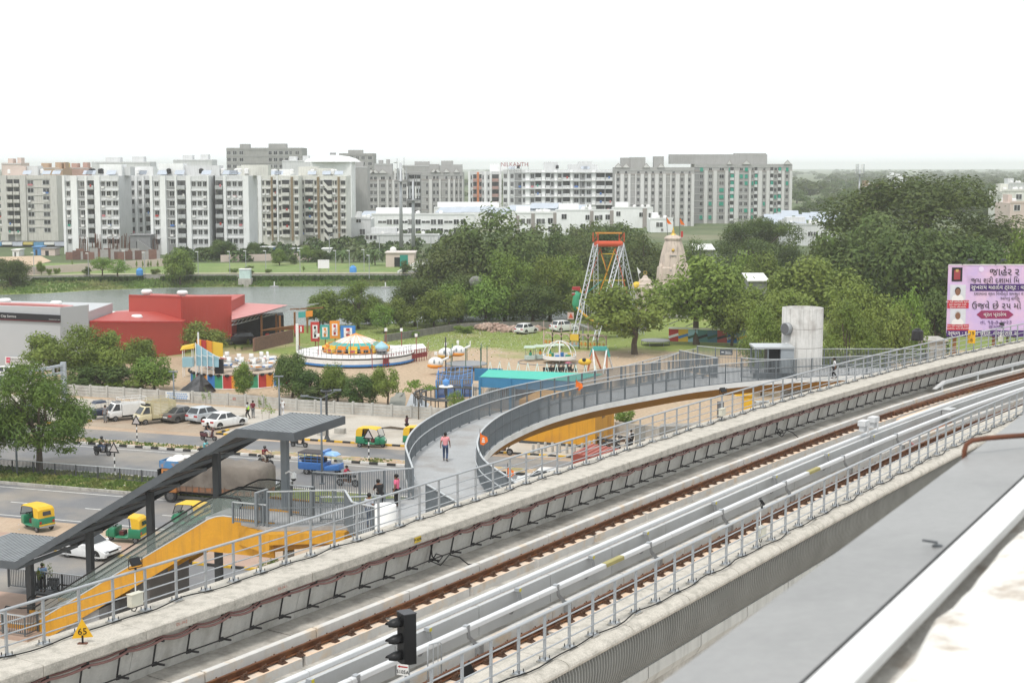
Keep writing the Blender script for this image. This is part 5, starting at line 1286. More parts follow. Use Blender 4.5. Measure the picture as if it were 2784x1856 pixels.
# --- far wood on the right, reading as one hazy mass; nearest trees individually
r=random.Random(21)
FL='hazy tree in the far wood beyond the grey right hand apartments'
for k in range(70):
 px=r.uniform(2150,2780);Y=r.choice([r.uniform(560,900),r.uniform(800,1500)]);hh=r.uniform(7,12);wd=r.uniform(10,20);p=D(px,500,Y)
 t=T('tree',FL,'tree',(p.x,Y,2.2),'far wood behind the banyan');t.scale=(wd,wd,hh);t.rotation_euler.z=r.uniform(0,6)
 for nme,me in(('crown',PROTO[r.choice(['farA','farB'])][0]),('trunk',PROTO['farA'][1])):o=bpy.data.objects.new(nme,me);col.objects.link(o);o.parent=t
fw=MB();base,_=crown_mesh(77,10,.09,260,z0=.0)
for k in range(520):
 Y=1000+3600*r.random()**1.3;x=r.uniform(-.42,.42)*Y if k%3 else r.uniform(.16,.36)*Y;hh=r.uniform(6,13);wd=r.uniform(14,34);a=r.uniform(0,6.28);ca,sa=math.cos(a)*wd,math.sin(a)*wd
 fw.add([(x+v[0]*ca-v[1]*sa,Y+v[0]*sa+v[1]*ca,2.2+v[2]*hh)for v in base.v],base.f)
o=fw.build('far_wood',LM['dark']);o['kind']='stuff'
# ---------------- apartment blocks and houses ----------------
import re
wWhite=mat('white_render',(.80,.805,.80),.85,var=.05,scale=.25,c2=(.7,.7,.69),c2amt=.3,c2scale=.12,streak=.15)
wCream=mat('cream_render',(.66,.655,.60),.85,var=.06,scale=.25,c2=(.54,.53,.49),c2amt=.35,c2scale=.15,streak=.3)
wGrey=mat('grey_render',(.36,.355,.345),.85,var=.06,scale=.25,streak=.25);wBeige=mat('beige_render',(.56,.54,.50),.85,var=.07,scale=.25,streak=.35)
wMid=mat('mid_grey_render',(.61,.615,.615),.85,var=.06,scale=.25,streak=.3);wDk=mat('recess_grey',(.25,.25,.25),.85,var=.08,scale=.4)  # greyer than the piers: shade of set-back fronts put into the colours
wBrown=mat('brown_strip',(.25,.19,.12),.8,var=.08);wOrange=mat('orange_strip',(.60,.22,.10),.8,var=.08);wBare=mat('bare_concrete',(.33,.325,.31),.9,var=.12,scale=.4,streak=.3)
wPink=mat('pale_pink_render',(.58,.48,.43),.85,var=.06,scale=.3);wPanel=mat('brown_grey_panel',(.30,.27,.25),.8,var=.06)
solarm=mat('solar_panel',(.42,.46,.52),.25,metal=.1,var=.08,scale=.5,spec=.6);tankb=mat('black_tank',(.02,.02,.022),.5)
def panemat():
 m=bpy.data.materials.new('pane_recess_shade');m.use_nodes=True;t=m.node_tree;b=t.nodes['Principled BSDF'];oi=t.nodes.new('ShaderNodeObjectInfo');cr=t.nodes.new('ShaderNodeValToRGB')
 e=cr.color_ramp.elements;e[0].color=(.010,.011,.012,1);e[1].color=(.13,.12,.11,1);e[1].position=1;k=cr.color_ramp.elements.new(.6);k.color=(.045,.046,.048,1)
 k=cr.color_ramp.elements.new(.93);k.color=(.10,.10,.10,1);t.links.new(oi.outputs['Random'],cr.inputs[0]);t.links.new(cr.outputs[0],b.inputs['Base Color']);b.inputs['Roughness'].default_value=.25;return m
pane_shade=panemat()  # dark glass, also painted as the shade in balcony and stair openings
def winmesh(fm,chajja=True,sill=True):
 m_=MB();m_.box(-.5,.5,-.02,.01,0,1,1)
 for a,b,c,d in((-.56,-.5,0,1),(.5,.56,0,1),(-.56,.56,1,1.05),(-.56,.56,-.06,0),(-.02,.02,0,1)):m_.box(a,b,-.09,.0,c,d)
 if chajja:m_.box(-.62,.62,-.5,0,1.051,1.11)
 return m_.mesh('window',[fm,pane_shade])
WIN={k:winmesh(v,c)for k,(v,c)in dict(w=(wWhite,True),c=(wCream,True),g=(wMid,False),f=(wWhite,False)).items()}
def balcmesh(pm):
 m_=MB();m_.box(-.5,.5,-.05,.0,0,1,1);m_.box(-.5,.5,-.95,-.051,-.09,0);m_.box(-.5,.5,-.95,-.88,.0,.38);m_.box(-.5,-.46,-.88,-.051,0,.38);m_.box(.46,.5,-.88,-.051,0,.38)  # flat dark back sheet stands in for shade inside the balcony
 m_.box(-.12,.2,-.06,-.051,.02,.8,2)
 return m_.mesh('balcony',[pm,pane_shade,mat('door_dark',(.05,.05,.05),.6)])
BAL=dict(w=balcmesh(mat('balcony_grey',(.46,.47,.47),.8,var=.05,streak=.25)),c=balcmesh(wCream),g=balcmesh(wMid),o=balcmesh(mat('balcony_rose',(.42,.27,.24),.8)),b=balcmesh(wBeige))
cloths=[mat('cloth_%s'%n,c,.85,var=.1)for n,c in(('red',(.45,.06,.05)),('green',(.03,.28,.20)),('blue',(.08,.18,.45)),('white',(.65,.64,.6)),('pink',(.55,.2,.22)))]
NF=0
def apt(label,X0,spec,base,top,nf,wallm,pierm,wk='w',bk='w',z0=2.2,depth=13,gf=0,y=None,group=None,roof=(),pedi=False,extra=True,sc_=3.336,clip=None,grn=0):
 """spec: letter + zoom range per bay; P pier, W/w window, B balcony, G grey recess with side window, S stair recess, C plain, N brown strip, O orange strip"""
 bays=[(a,X0+float(b)/sc_,X0+float(c)/sc_)for a,b,c in re.findall(r'([A-Za-z])(\d+)-(\d+)',spec)]
 Y=y or G(X0,base,z0).y;xa=D(min(b[1]for b in bays),600,Y).x;xb=D(max(b[2]for b in bays),600,Y).x;zt=D(X0,top,Y).z
 t=T('apartment_block',label,'building',((xa+xb)/2,Y,z0),group);fh=(zt-z0-gf-.9)/nf;px2x=lambda p:D(p,600,Y).x
 b_=MB();b_.box(xa,xb,Y,Y+depth,z0,zt-.004)
 bands=MB()
 for k in range(1,nf+1):
  z=z0+gf+k*fh-.25;bands.box(xa+.02,xb-.02,Y-.16,Y-.002,z,z+.14)
 b_.box(xa-.02,xb+.02,Y-.05,Y+.2,zt-.95,zt)
 for a,p0,p1 in bays:
  if a in 'GS':pass
 b_.build('wall',wallm,t);bands.build('floor_bands',pierm,t)
 nw=nb=0;rr=random.Random(int(X0*7+base))
 for a,p0,p1 in bays:
  x0,x1=px2x(p0),px2x(p1);xm,wd=(x0+x1)/2,x1-x0
  if a=='P':
   MB().box(x0,x1,Y-.55,Y-.003,z0,zt+.05-(fh if pedi else 0)).build('pier',pierm,t)
  elif a in 'NO':
   MB().box(x0,x1,Y-.5,Y-.003,z0+1.5,zt-.3).build('coloured_strip',wBrown if a=='N' else wOrange,t)
  elif a=='G':
   m_=MB();m_.box(x0,x1,Y-.012,Y-.003,z0,zt-1.2);m_.build('recess_shade',wDk,t)  # flat dark sheet, the shade of a set-back bay put into its colour
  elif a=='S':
   MB().box(x0,x1,Y-.02,Y-.003,z0,zt-1).build('recess_shade',wDk,t)  # dark sheet painted for the shade of the stair bay
  for k in range(nf):
   zf=z0+gf+k*fh
   if a in 'WwG':
    ww=min(wd*.72,2.0)if a=='W' else min(wd*.6,1.2)
    if a=='G':xq=x1-ww*.6
    else:xq=xm
    if nw<100:
     hgt=fh*.5;o=inst(WIN[wk],'window',t,(xq,Y-.02,zf+fh*.27),0,(ww,1,hgt));nw+=1
     if extra and rr.random()<.17:
      c=rr.choice(cloths);MB().box(xq-ww*.45,xq+ww*.4,Y-.34,Y-.30,zf+fh*.12,zf+fh*.32).build('hanging_cloth',c,t)
     if extra and rr.random()<.2:MB().box(xq-ww*.5,xq-ww*.5+.8,Y-.5,Y-.15,zf+fh*.06,zf+fh*.06+.55).build('air_conditioner',whitepaint,t)
     if grn and rr.random()<grn:MB().box(xq-ww*.5,xq+ww*.5,Y-.30,Y-.26,zf+fh*.25,zf+fh*.8).build('green_netting',cloths[1],t)
   elif a in 'B' or a=='S':
    if nb<100:
     o=inst(BAL[bk],'balcony',t,(xm,Y-(.05 if a=='B' else.02),zf+.12),0,(wd*.92,1,fh*.86));nb+=1
     if extra and rr.random()<.22:q=rr.uniform(-.3,.2);MB().box(xm+q*wd,xm+(q+.22)*wd,Y-1.06,Y-1.0,zf+fh*.22,zf+fh*.5).build('hanging_cloth',rr.choice(cloths),t)
     if grn and rr.random()<grn*1.5:MB().box(x0+.1,x1-.1,Y-1.02,Y-.99,zf+fh*.35,zf+fh*.85).build('green_netting',cloths[1],t)
 if pedi:
  for a,p0,p1 in bays:
   if a in 'Ww' and(int(p0)%2==0):
    x0,x1=px2x(p0)-.8,px2x(p1)+.8;m_=MB();m_.xprism([(x0,zt-.1),(x1,zt-.1),((x0+x1)/2,zt+1.5)],Y-.5,Y+.1,ax='y');m_.build('pediment',pierm,t)
    m_=MB();m_.beam((x0,Y-.52,zt-.1),((x0+x1)/2,Y-.52,zt+1.5),.12,.14);m_.beam((x1,Y-.52,zt-.1),((x0+x1)/2,Y-.52,zt+1.5),.12,.14);m_.build('pediment_trim',wPanel,t)
  MB().box(xa,xb,Y-.13,Y-.006,zt-fh-.3,zt-fh+.15).build('top_band',wPanel,t);MB().box(xa,xb,Y-.10,Y-.006,z0+gf+fh*1.1,z0+gf+fh*1.1+.25).build('low_band',wPanel,t)
 for(r0,r1,h,dy,mt)in roof:
  h*=.8;MB().box(px2x(X0+r0/sc_),px2x(X0+r1/sc_),Y+dy,Y+dy+5,zt-.02,zt+h).build('roof_room',mt,t)
 if extra:
  tk=MB()
  for _ in range(4):x=rr.uniform(xa+1,xb-1);y_=Y+rr.uniform(2,9);tk.lathe([(.01,0),(.6,0),(.6,1.1),(.3,1.3),(.01,1.35)],(x,y_,zt+.5),8)
  tk.build('water_tanks',rr.choice([tankb,whitepaint]),t)
  m_=MB()
  for _ in range(3):x=rr.uniform(xa+1,xb-2);m_.hexa([Vector((x+i*.0,0,0))for i in range(8)]if 0 else[(x,Y+2,zt+.3),(x+2.4,Y+2,zt+.3),(x+2.4,Y+3.6,zt+1.3),(x,Y+3.6,zt+1.3),(x,Y+2,zt+.36),(x+2.4,Y+2,zt+.36),(x+2.4,Y+3.6,zt+1.36),(x,Y+3.6,zt+1.36)])
  m_.build('solar_heaters',solarm,t)
 return t
AG='apartment blocks across the lake'
apt('beige grey apartment block at the left edge above a row of shops',0,'W0-18 P20-75 S78-130 B135-192 P195-248 W252-325 C330-386 W390-468 P470-530',660,477,7,wBeige,mat('beige_pier',(.56,.545,.51),.85,var=.05,streak=.3),'g','b',gf=2.5,group=AG,roof=((0,200,3.4,5,wPink),(200,300,3.4,6,wMid)))
apt('white pier-fronted apartment block with a green netted window, first from the left',0,'P580-602 w604-654 P657-712 G718-780 P782-802 B805-865 P868-918 W922-968 W970-1020 W1022-1085',690,478,7,wMid,wWhite,'w','w',gf=1.9,group=AG,roof=((880,1080,3.6,4,wWhite),(980,1140,2.8,6,wMid)))
apt('narrow stair bay with dark balconies between the first two white blocks',0,'S1086-1158',685,470,7,wMid,wMid,'w','w',gf=1.5,y=424,group=AG,extra=False)
apt('slim white apartment wing beside the grey stair house',0,'P1160-1192 w1196-1230 P1234-1256 w1260-1298 P1300-1318 B1325-1366',680,478,7,wMid,wWhite,'w','w',gf=1.9,group=AG,roof=((1180,1360,3.0,5,wWhite),))
apt('tallest looking white pier-fronted block in the left centre',0,'P1370-1394 w1398-1458 P1462-1512 G1520-1592 P1596-1612 B1616-1692 P1698-1740 W1742-1790 W1792-1842 W1844-1888 P1890-1902',692,478,7,wMid,wWhite,'w','w',gf=2.0,group=AG,roof=((1420,1640,3.8,4,wWhite),(1640,1960,3.2,6,wMid)))
apt('stair bay with pale parapets right of the tallest looking white block',0,'S1903-1958',685,470,7,wMid,wMid,'w','w',gf=1.5,y=421,group=AG,extra=False)
apt('white block with grey balconies on its left, nearest the park trees',0,'B1960-2030 P2034-2058 W2060-2108 W2110-2160 W2162-2208 P2212-2262',690,478,7,wMid,wWhite,'w','w',gf=2.0,group=AG,roof=((2150,2400,3.4,7,wCream),))
apt('cream apartment block with brown vertical strips',600,'W275-340 P346-376 w380-404 W412-460 N462-478 B482-512 P514-526 w528-556 B560-630 N642-662 W668-712',668,478,7,wCream,wWhite,'c','c',gf=2.4,group=AG,roof=((120,350,3.4,6,wCream),(360,460,2.2,8,wWhite),(500,600,2.2,8,wWhite)))
t7=apt('cream apartment block with an open zigzag stair tower',600,'W728-764 B768-846 w850-878 N880-900 w904-934 C938-1014 w1016-1034 w1036-1060 N1066-1084 W1088-1140',664,478,7,wCream,wWhite,'c','c',gf=2.6,group=AG,roof=((690,860,3.2,5,wCream),(860,1010,2.6,4,wCream)))
# zigzag stairs
Y7=t7.location.y;xa,xb=D(600+940/3.336,600,Y7).x,D(600+1014/3.336,600,Y7).x;zt7=D(880,488,Y7).z
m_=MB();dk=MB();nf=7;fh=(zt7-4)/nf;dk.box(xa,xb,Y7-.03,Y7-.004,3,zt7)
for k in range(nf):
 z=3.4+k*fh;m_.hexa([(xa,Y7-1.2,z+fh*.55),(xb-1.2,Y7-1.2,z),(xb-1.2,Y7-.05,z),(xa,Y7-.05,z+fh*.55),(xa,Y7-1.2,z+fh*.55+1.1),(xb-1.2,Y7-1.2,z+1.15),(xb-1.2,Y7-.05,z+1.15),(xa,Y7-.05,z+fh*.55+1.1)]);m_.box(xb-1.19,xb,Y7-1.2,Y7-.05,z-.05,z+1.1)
dk.build('stair_recess_shade',pane_shade,t7);m_.build('zigzag_stair',wCream,t7)  # dark sheet stands in for shade inside the open stair tower
# behind: under-construction towers, domed hall, roofs
apt('tall grey unfinished tower rising behind the cream blocks',600,'W65-110 W115-165 W170-230 C235-330 C335-430 W440-480 W485-530 W535-580 W590-625 W630-660 W665-745',640,402,9,wBare,wBare,'g','g',y=760,depth=20,extra=False,group=AG,roof=((180,265,2.4,2,wBare),(440,600,2.6,2,wBare)))
apt('small grey unfinished tower rising behind the domed hall',600,'W1082-1130 W1135-1165 W1170-1220 W1225-1270 W1275-1320 W1330-1390',640,417,9,wBare,wBare,'g','g',y=800,depth=18,extra=False,group=AG,roof=((1160,1290,2.2,2,wBare),))
Yd=540;t=T('domed_hall','white hall with a shallow hipped dome roof behind the cream blocks','building',(D(900,450,Yd).x,Yd,2.2));xa,xb=D(844,450,Yd).x,D(955,450,Yd).x;z1=D(900,440,Yd).z;z2=D(900,421,Yd).z;z3=D(900,415,Yd).z
MB().box(xa,xb,Yd,Yd+14,2.2,z1).build('wall',wWhite,t)
xm=(xa+xb)/2;m_=MB();m_.lathe([((xb-xa)*.72,0),((xb-xa)*.6,(z2-z1)*.45),((xb-xa)*.4,(z2-z1)*.8),(.9,z2-z1)],(xm,Yd+7,z1),8,a0=math.pi/8);m_.build('dome_roof',wWhite,t);MB().box(xm-1,xm+1,Yd+6,Yd+8,z2-.2,z3).build('lantern',wDk,t)
for lb,x0,x1,tp,Y,mt in(('pink rendered house roofline behind the beige block',10,62,443,560,wPink),('brown house roofline behind the first white block',95,175,455,580,mat('tan_render',(.45,.33,.23),.85)),('yellow topped house between the beige and white blocks',155,185,456,600,mat('yellow_render',(.60,.45,.2),.85)),
  ('rose coloured rooftop left of the white blocks',180,245,455,590,mat('rose_render',(.45,.30,.25),.85)),('grey rooftop building with open terrace posts behind the white blocks',254,412,440,560,wMid),('grey stepped rooftop building behind the left centre block',475,580,434,570,wMid),
  ('orange tan tall block behind the beige apartment',155,175,458,470,mat('tan2',(.42,.29,.2),.85)),('grey flat rooftop behind the cream blocks',770,850,436,620,wMid),('pale terrace house roof left of the pediment blocks',905,1000,452,560,wGrey),('grey rooftop block behind the left pediment block',1020,1065,445,680,wGrey),('grey rooftop block with tank rooms behind the middle pediment block',1095,1255,449,680,wGrey)):
 t=T('house',lb,'building',(D((x0+x1)/2,600,Y).x,Y,2.2));z=D(x0,tp,Y).z;xa,xb=D(x0,600,Y).x,D(x1,600,Y).x
 MB().box(xa,xb,Y,Y+10,2.2,z).build('wall',mt,t);m_=MB();m_.box(xa+(xb-xa)*.2,xa+(xb-xa)*.45,Y+3,Y+7,z-.01,z+1.6);m_.build('roof_room',mt,t);m_=MB();m_.box(xa+(xb-xa)*.65,xa+(xb-xa)*.85,Y+4,Y+8,z-.01,z+1.9);m_.build('roof_room',mt,t)
 m_=MB();m_.box(xa-.1,xb+.1,Y-.12,Y-.003,z-.5,z-.25);m_.build('parapet_band',wMid,t)
# pediment blocks
PS=lambda segs:' '.join(segs)
apt('grey pedimented apartment block behind the telecom masts, left',600,'W1130-1150 P1158-1195 W1196-1230 P1232-1246 C1248-1280 W1290-1324 P1326-1354 W1356-1386 W1390-1424 P1426-1438 W1450-1500 P1506-1524 W1526-1552 P1560-1580 W1582-1610 P1620-1640 W1650-1690',560,470,6,wGrey,mat('pier_pale',(.60,.595,.58),.85,var=.04,streak=.2),'g','g',y=620,gf=1,group=AG,pedi=True,extra=False,roof=((1140,1180,3.6,3,wGrey),(1390,1552,3.8,3,wGrey)))
apt('grey recessed wing with open balconies between two pedimented blocks',600,'S1705-1760 S1762-1815',560,468,6,wGrey,wGrey,'g','g',y=632,gf=1,group=AG,extra=False)
apt('grey pedimented apartment block right of the telecom masts',600,'C1822-1832 W1860-1888 P1892-1920 W1924-1950 W1956-1982 P1984-1998 C2000-2030 W2036-2062 P2064-2084 W2086-2108 P2112-2128 W2130-2152 P2156-2164 W2168-2190 P2192-2202',558,468,6,wGrey,MATS['pier_pale'],'g','g',y=615,gf=1,group=AG,pedi=True,extra=False,roof=((1890,1978,4.0,3,wGrey),(2000,2190,3.8,3,wGrey)))
apt('white apartment block with orange painted strips on its balconies',1200,'P245-262 w264-284 B288-322 O324-342 B344-366 w370-388 P390-410 w416-440 P444-456 B458-522 P526-545',558,466,6,mat('offwhite',(.62,.62,.62),.85,streak=.2),wWhite,'g','o',y=600,gf=1,group=AG,extra=False,roof=((440,590,3.8,4,wWhite),))
t11=apt('pale grey apartment block with jutting balcony ledges and a rooftop name sign',1200,'W560-600 P602-618 W622-660 G664-728 W735-760 P762-800 W805-845 B850-905 P908-940 B945-985 W990-1020 P1024-1048 W1052-1092 B1100-1165 P1168-1190 W1195-1250 G1254-1300 W1310-1360 P1364-1396 B1400-1480 B1485-1552',570,462,6,wMid,wWhite,'g','g',y=590,gf=1,group=AG,roof=((930,1060,3.8,4,wMid),(1150,1420,2.6,5,wMid),(1245,1370,4.0,6,wMid)))
for k in range(1,7):
 Y=590;z=D(1400,462,Y).z;z0_=2.2;fh=(z-z0_-1.9)/6;zz=z0_+1+k*fh-.2
 MB().box(D(1200+735/3.336,600,Y).x,D(1200+1555/3.336,600,Y).x,Y-1.25,Y-.17,zz,zz+.28).build('ledge',wWhite,t11)
nsg=D(1399,459,588);text('NILKANTH',2.35,'name_sign',mat('sign_maroon',(.30,.05,.06),.7),t11,nsg+Vector((0,0,1.6)),(math.pi/2,0,0),wscale=.92);text('પિરવાર',2.0,'name_sign',wDk,t11,nsg+Vector((0,0,-.5)),(math.pi/2,0,0))
m_=MB()
for k in range(5):x=nsg.x-5.5+k*2.7;m_.tube((x,588.3,nsg.z-2),(x,588.3,nsg.z+2.4),.06,4)
m_.build('sign_frame',galvdark,t11)
apt('grey and white pedimented block directly behind the temple flags',1200,'P1570-1582 W1584-1616 P1620-1652 W1655-1686 P1690-1712 C1715-1752 P1755-1764 W1768-1798 P1802-1834 W1838-1868 P1870-1896 W1900-1930 P1934-1966 W1970-2000 P2004-2032 C2036-2068 P2070-2082 W2086-2114 P2118-2156 W2160-2196 P2200-2230 W2232-2256 P2262-2288',610,455,8,wGrey,MATS['pier_pale'],'g','g',y=560,gf=1,group=AG,pedi=True,extra=False,roof=((1630,1720,4.4,3,wGrey),(1715,1850,4.6,2,wGrey),(1930,2020,5.0,3,wGrey)))
apt('grey white tower block with teal netting at the right end of the estate',1800,'G205-262 P268-290 W294-322 P326-350 W360-400 P402-422 W424-432 B434-458 P462-490 W492-520 W524-552 P556-568 W570-588 B590-610 P614-640 W645-664 P668-690 B692-712 W716-738 B742-762 P766-784 W790-812 P816-834',612,446,8,wGrey,MATS['pier_pale'],'g','g',y=585,gf=1,group=AG,pedi=True,extra=False,sc_=2.376,grn=.28,roof=((50,680,4.6,3,wGrey),(480,680,5.2,6,wGrey)))
# ---- low white row houses
def rowhouse(lb,px0,px1,top,base,wins,Y=None,z0=2.2,panel=(),dpt=12,mt=None,wn=WIN['f'],nm='row_house'):
 Y=Y or G(px0,base,z0).y;xa,xb=D(px0,600,Y).x,D(px1,600,Y).x;zt=D(px0,top,Y).z;t=T(nm,lb,'building',((xa+xb)/2,Y,z0));m=mt or wWhite
 m_=MB();m_.box(xa,xb,Y,Y+dpt,z0,zt);m_.build('wall',m,t);m_=MB();m_.box(xa-.05,xb+.05,Y-.15,Y+.1,zt-.02,zt+.5);m_.box(xa+1,xa+(xb-xa)*.4,Y+5,Y+9,zt-.01,zt+2.0);m_.build('parapet',m,t)
 for(px,row,w_,h_)in wins:p=D(px,row,Y-.03);inst(wn,'window',t,(p.x,Y-.03,p.z-h_/2),0,(w_,1,h_))
 for(q0,q1,r0)in panel:MB().box(D(q0,600,Y).x,D(q1,600,Y).x,Y-.3,Y-.003,z0,D(q0,r0,Y).z).build('panel',wPanel,t)
 m_=MB();rr=random.Random(int(px0))
 for _ in range(5):x=rr.uniform(xa+1,xb-1);m_.lathe([(.01,0),(.55,0),(.55,.9),(.01,1.1)],(x,Y+rr.uniform(3,dpt-1),zt),8)
 m_.build('water_tanks',whitepaint,t)
 return t
rowhouse('long white two storey row house behind the telecom masts',1010,1290,584,645,[(600+x/3.336,380+y/3.336,1.6 if i%3 else 2.6,1.5 if i%3 else.7)for y in(745,825)for i,x in enumerate((1465,1530,1590,1665,1720,1790,1860,1930,1992,2065,2137,2200))])
rowhouse('low grey carport building below the white row house',995,1190,640,662,[(1003,645,2,1.2),(1015,645,2,1.2)],mt=wMid)
rowhouse('grey house with slanted solar roof at the left end of the white rows',955,1008,596,655,[(975,600,1.4,1.2),(985,630,1.6,1.6)],mt=wMid)
rowhouse('white gabled row house with brown grey panels, nearest the wood',1395,1512,580,648,[(1200+x/3.336,380+y/3.336,w_,1.6)for x,y,w_ in((740,740,1.2),(792,740,1.3),(885,740,1.5),(920,740,1.2),(988,735,1.5),(990,810,1.4))],panel=((1403,1412,586),(1444,1454,580),(1504,1513,578)))
rowhouse('white row house with stepped balconies behind the swing tower',1512,1668,573,640,[(1200+x/3.336,380+y/3.336,w_,1.6)for x,y,w_ in((1113,697,1.6),(1325,705,1.3),(1410,710,1.4),(1445,705,1.1),(1508,702,1.4),(1285,785,1.5))],panel=((1604,1613,573),(1658,1668,572)))
rowhouse('white row house end with tall dark windows left of the temple flags',1668,1775,566,620,[(1200+x/3.336,380+y/3.336,w_,1.6)for x,y,w_ in((1605,672,1.5),(1815,680,1.6),(1895,685,1.2))],panel=((1747,1758,566),))
rowhouse('small white corner house with one window beside the temple flag',1768,1830,596,632,[(1793,611,2.2,1.5),(1800,625,.8,.8)])
rowhouse('white row house roofscape behind the front white rows',1180,1620,566,600,[],Y=545)
rowhouse('low grey house under tilted solar panels right of the dome tree',2138,2290,612,668,[(2204,636,1.6,1.2),(2217,636,1.4,1.2),(2240,638,1.8,1.2)],mt=wMid)
t=T('solar_array','white tilted solar panels on the low grey house roofs','solar panels',D(2200,600,440));r=random.Random(2)
for k in range(11):
 p=D(2085+k*20+r.uniform(-5,5),600-(k%4)*6+r.uniform(-3,3),428+(k%4)*8);m_=MB();m_.hexa([p+Vector(v)for v in((-2.6,-1,-.4),(2.6,-1,-.7),(2.9,1.8,.8),(-2.3,1.8,.9),(-2.6,-1,-.34),(2.6,-1,-.64),(2.9,1.8,.86),(-2.3,1.8,.96))]);m_.build('solar_panel',solarm,t)
 MB().cbox(p-Vector((0,0,2.4)),(.1,.1,2.3)).build('stand',galvdark,t)
t=T('solar_array','long white solar panels on the row house roofs below the ledged block','solar panels',D(1430,560,530))
for px,py,wd in((1425,566,7),(1480,560,6),(1540,565,7),(1300,570,6),(1230,571,6),(1360,574,5),(1010,582,4)):
 p=D(px,py,528);m_=MB();m_.hexa([p+Vector(v)for v in((-wd,-2,-.9),(wd*.7,-2,-.9),(wd,2,.9),(-wd*.7,2,.9),(-wd,-2,-.8),(wd*.7,-2,-.8),(wd,2,1.),(-wd*.7,2,1.))]);m_.build('solar_panel',solarm,t)
# far right small buildings
rowhouse('small far white house among hazy trees',2418,2452,477,500,[(2430,484,2,2)],Y=1150);rowhouse('half built brown house far behind the slim mast',2348,2395,505,545,[(2360,515,2.5,2),(2380,515,2.5,2)],Y=620,mt=wBrown)
rowhouse('cream house at the right edge beyond the banyan',2722,2800,520,560,[(2770,535,1.6,1.4),(2740,540,1.6,1.4)],Y=430,mt=wCream);rowhouse('pinkish low house at the right edge beyond the banyan',2745,2800,552,590,[(2765,565,1.5,1.4)],Y=380,mt=wPink);rowhouse('grey roofed house among hazy trees at the far right',2740,2800,500,530,[],Y=560,mt=wMid)
for lb,x0,x1,r0,Y in(('long white shed roof behind the temple',1880,1945,680,305),('white shed roof between neem trees left of the lift tower',2032,2092,765,240)):
 t=T('shed',lb,'shed',D((x0+x1)/2,r0,Y));a,b=D(x0,r0,Y),D(x1,r0,Y);MB().hexa([a,b,b+Vector((0,6,.8)),a+Vector((0,6,.8)),a+Vector((0,0,.15)),b+Vector((0,0,.15)),b+Vector((0,6,.95)),a+Vector((0,6,.95))]).build('roof',whitepaint,t);MB().box(a.x+.3,b.x-.3,Y+.5,Y+5,0,a.z-.05).build('wall',wDk,t)
# shops, site and huts on the left
t=T('shop_row','row of low shops with blue and yellow fascias under the beige block','shops',D(80,670,416));xa,xb=D(-20,670,416).x,D(180,670,416).x;z=D(80,657,416).z
MB().box(xa,xb,416,422,2.2,z).build('wall',pane_shade,t)
for k in range(7):
 x=xa+(xb-xa)*k/7;MB().box(x+.1,x+(xb-xa)/7-.1,414.8,415.99,z-1.1+(.3 if k%2 else 0),z-.1).build('fascia',[mat('fascia_blue',(.12,.28,.45),.6),whitepaint,mat('fascia_pale',(.5,.52,.6),.6),mat('fascia_yellow',(.55,.45,.15),.6)][k%4],t)
def hut(lb,px0,px1,top,base,mt,z0=2.2,roofm=None,dp=4,nm='hut'):
 p=G(px0,base,z0);xa,xb=p.x,D(px1,700,p.y).x;zt=D(px0,top,p.y).z;t=T(nm,lb,'hut',((xa+xb)/2,p.y,z0));MB().box(xa,xb,p.y,p.y+dp,z0,zt).build('wall',mt,t);MB().box(xa-.25,xb+.25,p.y-.25,p.y+dp+.25,zt+.001,zt+.16).build('roof',roofm or mt,t)
 m_=MB();m_.box(xa+(xb-xa)*.3,xa+(xb-xa)*.55,p.y-.03,p.y-.003,z0,z0+(zt-z0)*.7);m_.build('door',pane_shade,t);return t,p,xa,xb,zt
bl=mat('blue_sheet',(.10,.25,.48),.6,var=.1)
hut('blue sheet hut beside the building site',90,112,672,694,bl,roofm=bl);hut('pinkish plywood hut beside the blue sheet hut',112,150,676,695,wPink,roofm=wDk);hut('white site cabin on the dirt at the left',34,52,680,697,whitepaint)
hut('white site hut on the park edge by the dark trees',876,898,677,692,whitepaint);hut('long blue sheet shed behind the park trees, left',707,742,673,690,bl,roofm=wMid);hut('blue sheet shed behind the park trees, right',790,822,677,690,bl,roofm=wMid)
t,p,xa,xb,zt=hut('pale pink pump house with a teal double door beside the lake park',1049,1126,688,726,wPink,roofm=mat('pink_roof_slab',(.6,.53,.49),.8),dp=7,nm='pump_house')
MB().box(xa+(xb-xa)*.5,xa+(xb-xa)*.78,p.y-.05,p.y-.005,2.2,4.9).build('teal_door',mat('teal_door',(.03,.24,.19),.6),t);MB().lathe([(.01,0),(.7,0),(.7,.8),(.3,1.1),(.01,1.15)],(xa+1.5,p.y+2,zt+.16),10).build('white_tank',whitepaint,t)
t,p,xa,xb,zt=hut('dark grey stair house with an outside stair between the white wings',355,410,640,695,mat('dark_grey_render',(.22,.22,.225),.85,var=.1),dp=6,nm='stair_house')
m_=MB();m_.hexa([(xa+2,p.y-1.2,3.5),(xb+1,p.y-1.2,2.3),(xb+1,p.y-.05,2.3),(xa+2,p.y-.05,3.5),(xa+2,p.y-1.2,6.2),(xb+1,p.y-1.2,3.4),(xb+1,p.y-.05,3.4),(xa+2,p.y-.05,6.2)]);m_.build('outside_stair',wDk,t)
